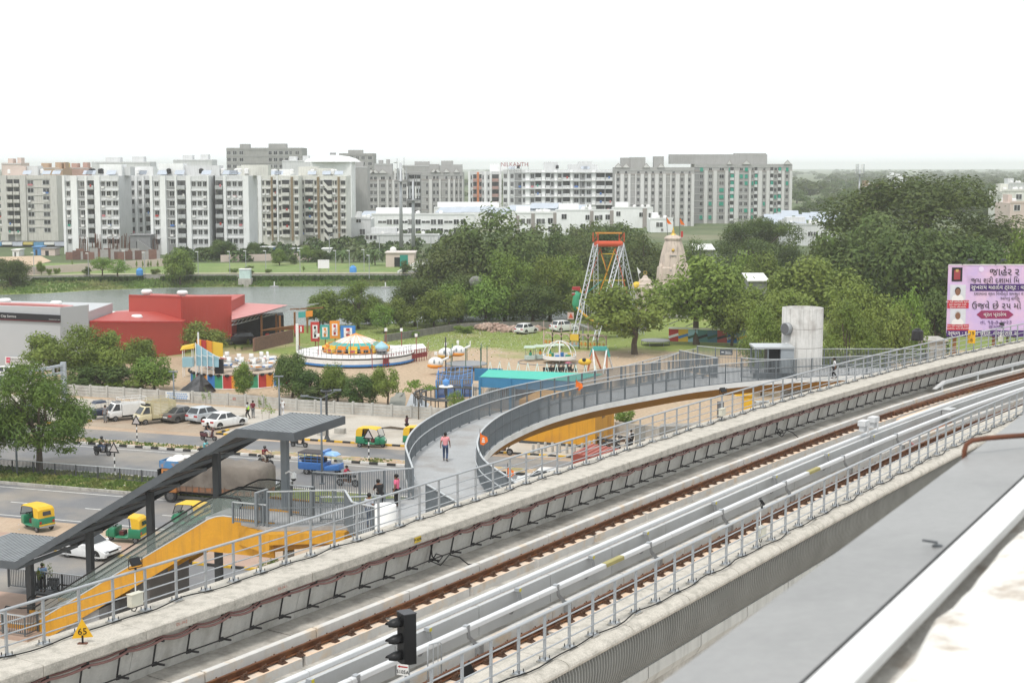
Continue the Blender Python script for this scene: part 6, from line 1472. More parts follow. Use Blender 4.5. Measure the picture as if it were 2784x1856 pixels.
# rusty sheet hoarding and rebar columns of the building site
t=T('site_hoarding','rusty brown sheet hoarding around the building site before the white blocks','fence',G(300,700,2.2));r=random.Random(4)
for k in range(26):
 px=190+k*9.4;p=G(px,706,2.2);w_=.95;MB().box(p.x-w_,p.x+w_,p.y-.05+r.uniform(-.05,.05),p.y+.05,2.2,4.4+r.uniform(-.5,.7)).build('sheet_panel',[mat('rust_sheet',(.20,.11,.085),.85,var=.2),mat('grey_sheet',(.33,.31,.3),.8,var=.15),mat('rust_dark',(.14,.075,.06),.85,var=.2)][k%3],t)
t=T('rebar_columns','cluster of rusty rebar columns standing in the building site','rebar',G(260,690,2.2))
for k in range(16):
 p=G(205+k*14+r.uniform(-4,4),697,2.2);p.y+=r.uniform(3,10);m_=MB()
 for dx,dy in((-.5,-.4),(.5,-.4),(.5,.4),(-.5,.4),(0,0)):m_.tube((p.x+dx,p.y+dy,2.2),(p.x+dx+r.uniform(-.2,.2),p.y+dy,6.2+r.uniform(-1,1.5)),.07,4)
 m_.build('rebar_cage',rustpipe,t)
o=MB().poly([G(x,y,2.3)for x,y in((-60,700),(110,695),(140,710),(60,728),(-60,728))]).build('sand_heap',mat('sand',(.48,.36,.25),.95,var=.12,scale=.3));o['kind']='structure'
# pink boundary wall along the park, steps and railing at its right end
t=T('boundary_wall','long pale pink boundary wall behind the left part of the park','wall',G(250,748,2.2));a,b=G(40,750,2.2),G(462,722,2.2);h=(D(460,702,b.y).z-2.2)
for k in range(20):
 q0,q1=a.lerp(b,k/20),a.lerp(b,(k+1)/20);m_=MB();m_.beam(q0+Vector((0,0,h/2)),q1+Vector((0,0,h/2)),.3,h-rnd.uniform(0,.06));m_.build('panel',wPink,t)
t=T('boundary_wall','pale pink wall strips behind the lawn trees','wall',G(700,712,2.2));m_=MB();a,b=G(600,712,2.2),G(860,706,2.2);m_.beam(a+Vector((0,0,.8)),b+Vector((0,0,.8)),.25,1.6);m_.build('panel',wPink,t)
t=T('lake_steps','dark stepped seating with pale landings at the right end of the park','steps',G(1160,735,2.2))
for k in range(5):p0,p1=G(1108+k*8,741-k*4.5,2.3),G(1195,741-k*4.5,2.3);MB().box(p0.x,p1.x,p0.y,p0.y+2.2,2.2,2.5+.35*k).build('step',wDk if k%2==0 else wCream,t)
m_=MB();m_.beam(G(1082,740,2.9),G(1130,716,3.6),.3,.5);m_.build('side_wall',wCream,t)
# intake structure in the bank, water gauge
t=T('intake_box','pale green and white intake box standing at the water edge','intake',G(665,778,.2));p=G(665,776,.2)
MB().box(p.x-1.3,p.x+1.3,p.y,p.y+2.5,0,1.6).build('base',conc,t);MB().box(p.x-1.1,p.x+1.1,p.y+.2,p.y+2,1.6,3.4).build('cabinet',mat('pale_green',(.5,.62,.58),.7),t);MB().box(p.x-1.2,p.x+1.2,p.y+.1,p.y+2.1,3.4,3.55).build('lid',whitepaint,t)
# notice board on the lawn, small blue tank
p=G(880,741,2.2);t=T('notice_board','white notice board on two legs on the park lawn','board',p);MB().box(p.x-1.2,p.x+1.2,p.y-.05,p.y+.05,3.1,4.9).build('panel',whitepaint,t);m_=MB();m_.cbox((p.x-1,p.y,2.2),(.1,.1,.9));m_.build('leg',galvdark,t);m_=MB();m_.cbox((p.x+1,p.y,2.2),(.1,.1,.9));m_.build('leg',galvdark,t)
for px,py in((380,748),(960,741)):p=G(px,py,2.2);t=T('water_tank','small blue tank on the park edge near the '+('pink wall' if px<500 else 'white notice board'),'tank',p);MB().lathe([(.01,0),(.7,0),(.75,.4),(.7,1.1),(.35,1.4),(.01,1.45)],p,12).build('body',mat('blue_plastic',(.08,.28,.62),.5),t);MB().lathe([(.3,1.4),(.3,1.55),(.01,1.58)],p,10).build('lid',bl,t)
# park lamps
lm0=MB();lm0.tube((0,0,0),(0,0,4.6),.07,6);pl_me=lm0.mesh('pole',galv);lm1=MB();lm1.box(-.5,.1,-.12,.12,4.55,4.68);lh_me=lm1.mesh('lamp_head',whitepaint)
for px,b in((241,750),(340,741),(394,747),(539,745),(625,744),(669,742),(723,742),(816,742),(913,741),(950,741),(990,738),(1004,757),(93,748)):
 p=G(px,b,2.2);t=T('park_lamp','slim grey park lamp along the lake promenade','lamp post',p,'park lamps along the lake');inst(pl_me,'pole',t,p);inst(lh_me,'lamp_head',t,p)
# fountain aerators on the water
for px,py in((746,780),(1048,782)):p=G(px,py,.06);t=T('aerator','small dark aerator floating on the lake, '+('left one before the far bank' if px<900 else 'right one near the grove'),'aerator',p);MB().lathe([(.01,.3),(.9,.2),(1.0,0)],p,10).build('float',wDk,t);MB().tube(p,p+Vector((0,0,1.1)),.12,6).build('spout',whitepaint,t)
# ---- telecom masts
def mast(lb,px,base,top,Y=None,z0=2.2,r=.55,ant=True):
 p=G(px,base,z0)if not Y else D(px,600,Y);p.z=z0;zt=D(px,top,p.y).z;t=T('telecom_mast',lb,'mast',p);m_=MB();m_.ptube([p,p+Vector((0,0,(zt-z0)*.5)),Vector((p.x,p.y,zt-1))],[r,r*.75,r*.45],10);m_.build('pole',galv,t,True)
 zs=zt-6 if ant else zt-2.5
 m_=MB();m_.lathe([(r+.6,zs),(r+1.3,zs+.1),(r+1.3,zs+.25),(.3,zs+.3)],Vector((p.x,p.y,0)),12);m_.build('platform',galvdark,t)
 for k in range(6):a=k*1.047;q=p+Vector((math.cos(a)*(r+.9),math.sin(a)*(r+.9),zs-z0));m_=MB();m_.cbox(q+Vector((0,0,.6)),(.28,.16,3.0),a);m_.build('antenna',whitepaint if k%2 else galv,t)
 m_=MB();m_.tube((p.x-.9,p.y,zt-4),(p.x-.9,p.y,zt+.2),.06,5);m_.tube((p.x+.9,p.y,zt-4),(p.x+.9,p.y,zt+.4),.06,5);m_.lathe([(.01,-.1),(.5,0),(.5,.1)],(p.x-1.3,p.y,zt-1),10);m_.build('whips',galvdark,t)
mast('taller grey telecom mast with a tall antenna cluster',1091,684,432);mast('shorter grey telecom mast with a round antenna head',1124,688,482);mast('slim far telecom mast beside the banyan',2334,550,455,Y=520,r=.5,ant=False)
# street lights behind the park
for px,tp,b in((896,638,685),(1032,640,690),(1172,645,690)):
 p=G(px,b+18,2.2);z=D(px,tp,p.y).z;t=T('street_light',['grey street light rising before the stair tower','grey street light rising left of the masts','grey street light rising right of the masts'][(px>900)+(px>1100)],'street light',p);MB().tube(p,(p.x,p.y,z),.1,6).build('pole',galv,t);m_=MB();m_.beam((p.x,p.y,z),(p.x+2.2,p.y,z+.5),.1,.1);m_.cbox((p.x+2.4,p.y,z+.45),(.8,.3,.12));m_.build('arm',galv,t)
# ---------------- vehicles and people ----------------
def paint(nm,c):return mat('carpaint_'+nm,c,.28,var=.02,spec=.5,c2=tuple(k*.8 for k in c),c2amt=.2,c2scale=1.5)
cglass=mat('car_glass',(.03,.035,.04),.08,var=.05,spec=.6);tyre=mat('tyre',(.025,.025,.026),.85,var=.2);rimm=mat('wheel_rim',(.42,.42,.43),.35,metal=.6);lampr=mat('tail_lamp',(.40,.02,.02),.3);lampw=mat('head_lamp',(.62,.63,.64),.2)
platew=mat('number_plate',(.62,.62,.6),.6);platey=mat('number_plate_yellow',(.62,.40,.03),.6)
def wheel(parent,x,y,r,w_=.19,rim=rimm,ax='y'):
 m_=MB();prof=[(r*.62,-w_/2),(r*.95,-w_/2),(r,-w_*.3),(r,w_*.3),(r*.95,w_/2),(r*.62,w_/2)];n=16
 vs=[(x+p*math.cos(2*math.pi*j/n),y+q,r+p*math.sin(2*math.pi*j/n))for p,q in prof for j in range(n)]
 m_.add(vs,[(i*n+j,i*n+(j+1)%n,(i+1)*n+(j+1)%n,(i+1)*n+j)for i in range(len(prof)-1)for j in range(n)]);t=m_.build('wheel',tyre,parent)
 h=MB()
 for s in(-1,1):
  h.add([(x+r*.64*math.cos(2*math.pi*j/n),y+s*w_*.42,r+r*.64*math.sin(2*math.pi*j/n))for j in range(n)],[tuple(range(n))]);h.add([(x+r*.2*math.cos(2*math.pi*j/6),y+s*w_*.47,r+r*.2*math.sin(2*math.pi*j/6))for j in range(6)],[tuple(range(6))])
  for k in range(5):a=k*1.2566;h.beam((x+r*.15*math.cos(a),y+s*w_*.44,r+r*.15*math.sin(a)),(x+r*.6*math.cos(a),y+s*w_*.44,r+r*.6*math.sin(a)),.05,.03,m=1)
 h.build('rim',[mat('rim_dark',(.09,.09,.09),.5),rim],t)
def bevel(o,w_=.05,s=2):
 b=o.modifiers.new('bevel','BEVEL');b.width=w_;b.segments=s;b.limit_method='ANGLE';b.angle_limit=R(30)
 for p in o.data.polygons:p.use_smooth=True
 return o
def car(label,body,kind='sedan',plate=platew,nm='parked_car'):
 t=T(nm,label,'car')
 L_,W,H,belt,xr,xf,rr,rf=dict(sedan=(4.4,1.7,1.48,.92,-1.75,1.0,-.95,.15),hatch=(3.85,1.68,1.53,.95,-1.82,.95,-1.35,.2),suv=(4.3,1.8,1.65,1.05,-2.0,1.05,-1.55,.25))[kind]
 h=L_/2;hood=belt-.06;tr=belt+.03 if kind=='sedan' else belt
 prof=[(-h+.03,.32),(-h,.6),(-h+.06,tr-.08),(-h+.2,tr),(xr,belt+.02),(xf,belt),(h-.45,hood-.13),(h-.08,hood-.28),(h,.5),(h-.06,.26),(h-.5,.2),(-h+.5,.2)]
 m_=MB();n=len(prof);st=[(-W/2,.93),(-W/2+.07,1),(W/2-.07,1),(W/2,.93)];vs=[]
 for i,(y,k)in enumerate(st):
  for x,z in prof:vs.append((x*(.985 if k<1 else 1),y,.22+(z-.22)*(.97 if k<1 else 1)))
 fs=[(i*n+j,i*n+(j+1)%n,(i+1)*n+(j+1)%n,(i+1)*n+j)for i in range(3)for j in range(n)]+[tuple(range(n-1,-1,-1)),tuple(range(3*n,4*n))]
 m_.add(vs,fs);b=bevel(m_.build('body',body,t),.06)
 w1,w2=W/2-.06,W/2-.24;c=MB()
 q=[(xr,-w1,belt),(xf,-w1,belt),(xf,w1,belt),(xr,w1,belt),(rr,-w2,H),(rf,-w2,H),(rf,w2,H),(rr,w2,H)];c.hexa(q);bevel(c.build('cabin',body,t),.05)
 g=MB()
 V_=[Vector(p)for p in q]
 def pane_(a,b_,c_,d,m0=.07,m1=.1,off=.012):
  nrm=(b_-a).cross(d-a).normalized()
  f=lambda u,v:(a.lerp(b_,u)).lerp(d.lerp(c_,u),v)+nrm*off
  g.poly([f(m0,m1),f(1-m0,m1),f(1-m0,1-m1),f(m0,1-m1)])
 pane_(V_[2-1],V_[2],V_[6],V_[5]);pane_(V_[3],V_[0],V_[4],V_[7])
 for a,b_,c_,d in((V_[0],V_[1],V_[5],V_[4]),(V_[2],V_[3],V_[7],V_[6])):
  mlo,mhi=a.lerp(b_,.48),d.lerp(c_,.48);pane_(a,mlo,mhi,d,.08,.12);pane_(mlo,b_,c_,mhi,.05,.12)
 g.build('windows',cglass,t)
 for x in(-h+.82,h-.80):
  for y in(-W/2+.1,W/2-.1):wheel(t,x,y,.315 if kind!='suv' else.35)
 ar=MB()
 for x in(-h+.82,h-.80):
  for y in(-W/2-.004,W/2+.004):ar.add([(x+.40*math.cos(math.pi*j/10),y,.315+.40*math.sin(math.pi*j/10))for j in range(11)],[tuple(range(11))])
 ar.build('wheel_arches',black_rub,t)
 for y in(-W/2+.24,W/2-.24):
  m_=MB();m_.box(-h-.015,-h+.25,y-.2,y+.2,tr-.25,tr-.09);m_.build('tail_lamp',lampr,t);m_=MB();m_.box(h-.35,h-.03,y-.18,y+.18,hood-.34,hood-.2);m_.build('head_lamp',lampw,t)
  m_=MB();m_.box(xf-.25,xf-.1,y*1.38-.08,y*1.38+.08,belt,belt+.13);m_.build('mirror',body,t)
 m_=MB();m_.box(-h-.03,-h+.02,-.28,.28,.55,.68);m_.box(h-.02,h+.025,-.28,.28,.38,.5);m_.build('number_plate',plate,t)
 m_=MB();m_.box(h-.06,h+.01,-.45,.45,.52,.62);m_.box(h-.1,h+.005,-.6,.6,.26,.36);m_.box(-h-.01,-h+.1,-.6,.6,.28,.36);m_.build('grille',blackm,t)
 return t
def put(o,g0,g1=None,ang_=None,label=None,z=0):
 """place with ground point and heading towards g1"""
 o.location=(g0.x,g0.y,z);a=math.atan2(g1.y-g0.y,g1.x-g0.x)if g1 is not None else ang_;o.rotation_euler.z=a
 if label:o['label']=label
 return o
ru=math.atan2(RU.y,RU.x);cd_=math.atan2((G(653,1161)-G(604,1170)).y,(G(653,1161)-G(604,1170)).x)
white=paint('white',(.74,.74,.735));sedan_w=car('white sedan parked rear first at the right end of the vehicle row',white,'sedan');put(sedan_w,G(612,1160),ang_=cd_)
put(car('dark grey sedan parked between the cream pickup and the silver hatchback',paint('gunmetal',(.12,.115,.11)),'sedan'),G(496,1143),ang_=cd_+.05)
put(car('silver hatchback squeezed between the grey and the white sedan',paint('silver',(.47,.50,.53)),'hatch'),G(560,1145),ang_=cd_+.04)
put(car('white hatchback nosing out from under the sloping canopy',white,'hatch',nm='moving_car'),G(243,1512),ang_=ru-.08)
put(car('silver white car front peeping out beyond the tarpaulin truck',paint('pearl',(.62,.64,.68)),'hatch',nm='moving_car'),G(692,1332),ang_=ru)
put(car('white car mostly hidden below the walkway, seen by its roof',white,'suv'),G(1475,1330),ang_=ru+math.pi+.1)
put(car('white hatchback parked on the grass by the rubble heap',white,'hatch'),G(1431,906),ang_=R(52));put(car('white sport utility car parked under the trees behind the decorated fence',white,'suv'),G(1533,900),ang_=R(38))
put(car('black sport utility car standing in the dark shed by the red showroom',paint('black',(.015,.015,.017)),'suv'),G(650,935),ang_=R(200));put(car('dark car standing in the shade under the ochre landing',MATS['carpaint_black'],'hatch'),G(880,1452),ang_=ru)
put(car('white van parked before the grey showroom entrance',white,'suv',nm='parked_van'),G(36,1034),ang_=R(-20))
# auto rickshaw
rg=paint('green',(.02,.20,.10));ry=mat('yellow_hood',(.72,.45,.03),.55,var=.05,c2=(.6,.38,.04),c2amt=.25)
def rickshaw(label):
 t=T('auto_rickshaw',label,'rickshaw')
 m_=MB();m_.xprism([(-1.3,.32),(-1.34,.95),(-.55,.98),(-.5,.42),(.45,.42),(.62,.95),(1.0,.92),(1.22,.62),(1.25,.35),(.9,.28)],-.6,.6,ax='y')
# narrow the nose
 m_.v=[(x,y*(1 if x<.4 else 1-.42*(x-.4)),z)for x,y,z in m_.v]
 m_=MB()
 def seg_(x0,x1,y0,y1,z0,z1,k=1.0):m_.hexa([(x0,-y0,z0),(x1,-y1,z0),(x1,y1,z0),(x0,y0,z0),(x0,-y0,z1),(x1,-y1,z1*k),(x1,y1,z1*k),(x0,y0,z1)])
 seg_(-1.32,-.45,.64,.64,.34,.98);seg_(-.449,.5,.62,.6,.30,.44);seg_(.501,.95,.60,.5,.34,.98,.98);seg_(.951,1.28,.5,.3,.34,.96,.70);bevel(m_.build('lower_body',rg,t),.06)
 pr=[(-1.30,.982),(-1.26,1.55),(-1.1,1.72),(-.3,1.78),(.55,1.74),(.72,1.66)];h_=MB();vs=[]
 for y,zz in((-.62,-.07),(-.5,0),(.5,0),(.62,-.07)):
  for x,z in pr:vs.append((x,y,z+(zz if z>1.2 else 0)))
 k=len(pr);h_.add(vs,[(i*k+j,i*k+j+1,(i+1)*k+j+1,(i+1)*k+j)for i in range(3)for j in range(k-1)]);h_.poly([(-1.3,-.62,.982),(-.72,-.62,.982),(-.62,-.62,1.69),(-1.1,-.62,1.65),(-1.26,-.62,1.48)]);h_.poly([(-1.3,.62,.982),(-1.26,.62,1.48),(-1.1,.62,1.65),(-.62,.62,1.69),(-.72,.62,.982)]);o=h_.build('hood',ry,t);sm=o.modifiers.new('th','SOLIDIFY');sm.thickness=.03
 w_=MB();w_.poly([(-1.345,.32,1.15),(-1.345,-.32,1.15),(-1.31,-.3,1.42),(-1.31,.3,1.42)]);w_.build('rear_window',cglass,t)
 w_=MB();w_.poly([(.98,-.5,1.0),(.98,.5,1.0),(.74,.52,1.62),(.74,-.52,1.62)]);w_.build('windscreen',mat('clear_screen',(.35,.38,.38),.08,alpha=.5),t)
 f=MB()
 for y in(-.52,.52):f.tube((.98,y,.98),(.72,y*1.05,1.66),.028,6);f.tube((-.6,y*1.17,.98),(-.55,y*1.17,1.68),.025,6)
 f.tube((.98,-.52,1.0),(.98,.52,1.0),.025,6);f.build('frame',blackm,t)
 s=MB();s.box(-1.0,-.5,-.55,.55,.45,.72);s.box(-1.2,-1.0,-.55,.55,.5,1.15);s.box(.0,.3,-.3,.3,.45,.72);s.build('seat',mat('rexine',(.12,.03,.03),.6),t)
 p=MB();p.beam((.55,0,.5),(.68,0,1.05),.06,.06);p.beam((.68,-.33,1.05),(.68,.33,1.05),.05,.05);p.build('handlebar',blackm,t)
 for x,y in((-.95,-.56),(-.95,.56),(1.02,0)):wheel(t,x,y,.22,.12)
 m_=MB();m_.ball((1.25,0,.66),.1,sz=(.6,1,1));m_.build('headlight',lampw,t);m_=MB();m_.box(-1.42,-1.33,-.6,.6,.36,.44);m_.build('bumper',galv,t)
 for y in(-.5,.5):m_=MB();m_.box(-1.35,-1.31,y-.07,y+.07,.62,.78);m_.build('tail_lamp',lampr,t)
 m_=MB();m_.box(-1.352,-1.33,-.62,.62,.46,.56);m_.build('yellow_stripe',ry,t)
 return t
rk=rickshaw('green and yellow auto rickshaw waiting at the yellow and black kerb by the triangular sign');put(rk,G(1012,1214),ang_=ru)
for g_,a_,lb in((G(98,1437),math.atan2((G(64,1431)-G(118,1445)).y,(G(64,1431)-G(118,1445)).x),'green and yellow auto rickshaw driving at the far left, seen from behind'),(G(342,1470),ru+math.pi+.15,'auto rickshaw half hidden behind the second canopy post'),(G(516,1432),ru+math.pi,'auto rickshaw seen through the escalator glass beside the truck wheel'),(G(1140,1212),ru,'auto rickshaw with only its yellow back visible beside the ramp railing')):
 put(copy_tree(rk,label=lb),g_,ang_=a_)
# pickups
def pickup(label,body,bed,slats,plate=platey,nm='pickup_truck'):
 t=T(nm,label,'pickup');m_=MB()
 m_.hexa([(.55,-.72,.4),(1.9,-.68,.4),(1.9,.68,.4),(.55,.72,.4),(.55,-.72,1.02),(1.85,-.66,.98),(1.85,.66,.98),(.55,.72,1.02)]);bevel(m_.build('cab',body,t),.07)
 m_=MB();q=[(.58,-.69,1.0),(1.72,-.64,1.0),(1.72,.64,1.0),(.58,.69,1.0),(.6,-.6,1.74),(1.15,-.58,1.76),(1.15,.58,1.76),(.6,.6,1.74)];m_.hexa(q);bevel(m_.build('cab_top',body,t),.05)
 g=MB();g.poly([(1.70,-.56,1.07),(1.70,.56,1.07),(1.20,.50,1.69),(1.20,-.50,1.69)])
 for s in(-1,1):p=[(.75,s*.69,1.07),(1.5,s*.665,1.07),(1.12,s*.60,1.66),(.75,s*.615,1.66)];g.poly(p if s<0 else p[::-1])
 g.build('windows',cglass,t)
 m_=MB();m_.box(1.86,1.93,-.69,.69,.32,.55);m_.build('bumper',blackm,t);m_=MB();m_.box(1.92,1.945,-.25,.25,.38,.52);m_.build('number_plate',plate,t)
 for y in(-.5,.5):m_=MB();m_.box(1.8,1.9,y-.15,y+.15,.68,.85);m_.build('head_lamp',lampw,t)
 m_=MB();m_.box(-1.95,.52,-.78,.78,.55,.68);m_.build('bed_floor',bed,t);m_=MB();m_.box(-1.9,1.2,-.3,.3,.3,.55);m_.build('chassis',blackm,t)
 m_=MB()
 for y in(-.78,.75):
  if slats:
   for k in range(10):m_.box(-1.95,.5,y,y+.03,.72+k*.14,.81+k*.14)
  else:m_.box(-1.95,.5,y,y+.03,.68,1.6)
 for x in(-1.95,.48):
  if slats:
   for k in range(10):m_.box(x,x+.03,-.75,.75,.72+k*.14,.81+k*.14)
  else:m_.box(x,x+.03,-.75,.75,.68,1.6)
 m_.build('bed_sides',bed,t)
 m_=MB();zt_=2.4 if slats else 2.15
 for x in(-1.93,-1.1,-.3,.5):
  for y in(-.77,.77):m_.tube((x,y,.68),(x,y,zt_),.022,5)
 for y in(-.77,.77):m_.tube((-1.93,y,zt_),(.5,y,zt_),.02,5);m_.tube((-1.93,y,zt_-.22),(.5,y,zt_-.22),.016,5)
 for x in(-1.93,.5):m_.tube((x,-.77,zt_),(x,.77,zt_),.02,5)
 m_.build('cage',bed,t)
 r_=MB();r_.box(.6,1.1,-.5,.5,1.78,1.80);r_.box(.6,.64,-.5,.5,1.8,1.92);r_.box(1.06,1.1,-.5,.5,1.8,1.92);r_.build('roof_rack',blackm if slats else galvdark,t)
 for x in(-1.15,1.25):
  for y in(-.62,.62):wheel(t,x,y,.29,.18)
 return t
wp=pickup('white pickup truck with a tall cage bed between the dark loader and the cream pickup',white,whitepaint,False)
d_=math.atan2((G(300,1147)-G(387,1133)).y,(G(300,1147)-G(387,1133)).x);put(wp,G(340,1140),ang_=d_-.25)
m_=MB();m_.box(-.3,.2,-.787,-.781,1.05,1.12);m_.box(-.5,.3,-.787,-.781,.92,.99);m_.box(-.35,.45,-.787,-.781,1.18,1.25)
o=m_.build('red_lettering_blocks',lampr,None);o.parent=wp;o.location=(0,-.784,1.2)
cp_=pickup('cream pickup truck with a slatted cage bed and dark roof rack',paint('cream',(.62,.55,.36)),mat('cream_slats',(.52,.46,.28),.7),True);put(cp_,G(420,1149),ang_=d_-.22)
# dark blue three wheel loader
t=T('three_wheeler','dark blue three wheeled loader at the left end of the parked row','three wheeler');nb=paint('navy',(.02,.03,.06));m_=MB();m_.hexa([(.1,-.6,.35),(1.2,-.4,.4),(1.2,.4,.4),(.1,.6,.35),(.1,-.6,1.0),(1.15,-.45,.95),(1.15,.45,.95),(.1,.6,1.0)]);bevel(m_.build('body',nb,t),.06)
m_=MB();m_.hexa([(-.1,-.62,1.62),(1.1,-.52,1.58),(1.1,.52,1.58),(-.1,.62,1.62),(.0,-.5,1.82),(.85,-.42,1.78),(.85,.42,1.78),(.0,.5,1.82)]);m_.build('roof',nb,t);m_=MB();m_.poly([(1.16,-.45,.98),(1.16,.45,.98),(1.0,.46,1.58),(1.0,-.46,1.58)]);m_.build('windscreen',MATS['clear_screen'],t)
m_=MB();m_.box(-1.5,.0,-.66,.66,.5,1.0);m_.build('bed',nb,t);m_=MB()
for x in(-1.5,-.75,0):m_.tube((x,-.65,1),(x,-.65,1.7),.02,5);m_.tube((x,.65,1),(x,.65,1.7),.02,5)
for y in(-.65,.65):m_.tube((-1.5,y,1.7),(0,y,1.7),.02,5)
m_.tube((-1.5,-.65,1.7),(-1.5,.65,1.7),.02,5);m_.build('cage',galv,t)
for x,y in((-.95,-.58),(-.95,.58),(1.0,0)):wheel(t,x,y,.25,.14)
put(t,G(283,1137),ang_=d_-.25)
# blue passenger tempo
bp=paint('blue',(.05,.17,.46));t=T('passenger_tempo','blue three wheeled passenger tempo with barred sides behind the lamp pole','tempo')
m_=MB();m_.box(-1.9,.35,-.72,.72,.42,1.0);bevel(m_.build('bed',bp,t),.03);m_=MB();m_.hexa([(.36,-.7,.4),(1.6,-.5,.45),(1.6,.5,.45),(.36,.7,.4),(.36,-.7,.75),(1.55,-.5,.98),(1.55,.5,.98),(.36,.7,.75)]);bevel(m_.build('front',bp,t),.06)
m_=MB();m_.hexa([(.2,-.66,1.62),(1.35,-.55,1.58),(1.35,.55,1.58),(.2,.66,1.62),(.3,-.5,1.86),(1.05,-.42,1.82),(1.05,.42,1.82),(.3,.5,1.86)]);bevel(m_.build('cab_roof',paint('sky',(.22,.42,.70)),t),.05)
m_=MB();m_.poly([(1.54,-.48,1.0),(1.54,.48,1.0),(1.3,.5,1.58),(1.3,-.5,1.58)]);m_.build('windscreen',MATS['clear_screen'],t)
m_=MB()
for x in(-1.88,-1.3,-.75,-.2,.33):
 for y in(-.7,.7):m_.tube((x,y,1),(x,y,1.72),.025,5)
for z in(1.2,1.45,1.72):
 for y in(-.7,.7):m_.tube((-1.88,y,z),(.33,y,z),.022,5)
 m_.tube((-1.88,-.7,z),(-1.88,.7,z),.022,5)
m_.build('bars',bp,t);m_=MB();m_.box(-1.92,.2,-.74,.74,1.74,1.80);m_.build('canopy',mat('canopy_dark',(.07,.06,.06),.8),t);m_=MB();m_.box(-1.7,.1,-.5,.5,1.0,1.3);m_.build('passengers_bench',mat('bench_dark',(.04,.035,.035),.8),t)
m_=MB();m_.box(-1.93,-1.9,-.7,.7,.5,1.0);m_.build('tailboard',rg,t);m_=MB();m_.box(.1,.4,-.65,.65,1.8,1.98);m_.build('roof_board',bp,t)
for k in range(5):m_=MB();m_.box(-1.9,.34,-.735,-.721,.5+k*.1,.53+k*.1);m_.build('side_rib',mat('blue_dark',(.03,.11,.32),.5),t)
for x,y in((-1.2,-.62),(-1.2,.62),(1.25,0)):wheel(t,x,y,.27,.15)
put(t,G(880,1288),ang_=ru);TEMPO=t
# big tarpaulin truck, heading left
t=T('cargo_truck','long cargo truck under a grey brown tarpaulin behind the canopy','truck');tarpm=mat('tarpaulin',(.19,.165,.14),.75,var=.15,scale=.7,c2=(.12,.10,.085),c2amt=.45,c2scale=.5,bump=.3)
m_=MB();nx=22;vs=[];fs=[];rr=random.Random(8);ring=[(-1.2,1.35),(-1.22,2.2),(-1.2,2.98),(-.95,3.12),(.0,3.18),(.95,3.12),(1.2,2.98),(1.22,2.2),(1.2,1.35)]
for i in range(nx+1):
 x=-4.3+6.9*i/nx;sag=.07*math.cos(i*math.pi*.5)+(-.25 if i==0 else 0)
 for y,z in ring:vs.append((x+rr.uniform(-.02,.02),y+rr.uniform(-.03,.03)+(0 if i else-.05*y),z+(sag if z>2.5 else 0)+rr.uniform(-.03,.03)))
k=len(ring);fs=[(i*k+j,(i+1)*k+j,(i+1)*k+j+1,i*k+j+1)for i in range(nx)for j in range(k-1)]+[tuple(range(k)),tuple(range(nx*k+k-1,nx*k-1,-1))]
m_.add(vs,fs);m_.build('tarpaulin',tarpm,t,True);m_=MB();m_.box(-4.2,2.5,-1.17,1.17,.95,1.5);m_.build('side_boards',mat('truck_boards',(.20,.115,.075),.8,var=.2,c2=(.4,.13,.04),c2amt=.3,c2scale=.6),t)
m_=MB()
for q in range(13):m_.box(-4.1+q*.53,-4.0+q*.53,-1.2,1.2,.93,1.48)
m_.build('board_posts',mat('truck_posts',(.13,.085,.06),.8),t)
m_=MB();m_.box(2.62,4.25,-1.15,1.15,.75,1.7);m_.box(2.62,3.9,-1.1,1.1,1.701,2.55);bevel(m_.build('cab',mat('cab_orange',(.45,.18,.05),.5,var=.1),t),.08);m_=MB();m_.box(4.255,4.28,-1.0,1.0,1.75,2.4);m_.box(3.905,3.92,-1.0,1.0,1.8,2.4);m_.box(3.0,3.7,-1.12,1.12,1.8,2.35);m_.build('windows',cglass,t)
m_=MB();m_.box(2.4,4.0,-1.15,1.15,2.56,2.62);m_.box(3.95,4.0,-1.15,1.15,2.62,3.1);m_.box(2.4,4,-1.15,-1.1,2.62,3.1);m_.box(2.4,4,1.1,1.15,2.62,3.1);m_.build('roof_carrier',mat('carrier_blue',(.08,.22,.42),.6,c2=(.5,.25,.05),c2amt=.3,c2scale=2),t)
m_=MB()
for x,y in((2.7,-.5),(3.3,.4),(3.4,-.5),(2.8,.5)):m_.ball((x,y,2.95),.5,10,6,sz=(1,1.1,.7))
m_.build('white_sacks',mat('sack_white',(.68,.67,.65),.8,var=.08,bump=.3),t,True);m_=MB();m_.box(-4.2,4.1,-.5,.5,.6,.9);m_.build('chassis',blackm,t);m_=MB();m_.box(-4.25,-4.15,-1.2,1.2,.5,.62);m_.build('underrun_bar',galvdark,t)
for x in(-2.9,-1.7,3.2):
 for y in(-.95,.95):wheel(t,x,y,.5,.3,mat('truck_rim',(.16,.14,.13),.7))
put(t,G(588,1366),ang_=ru+math.pi)
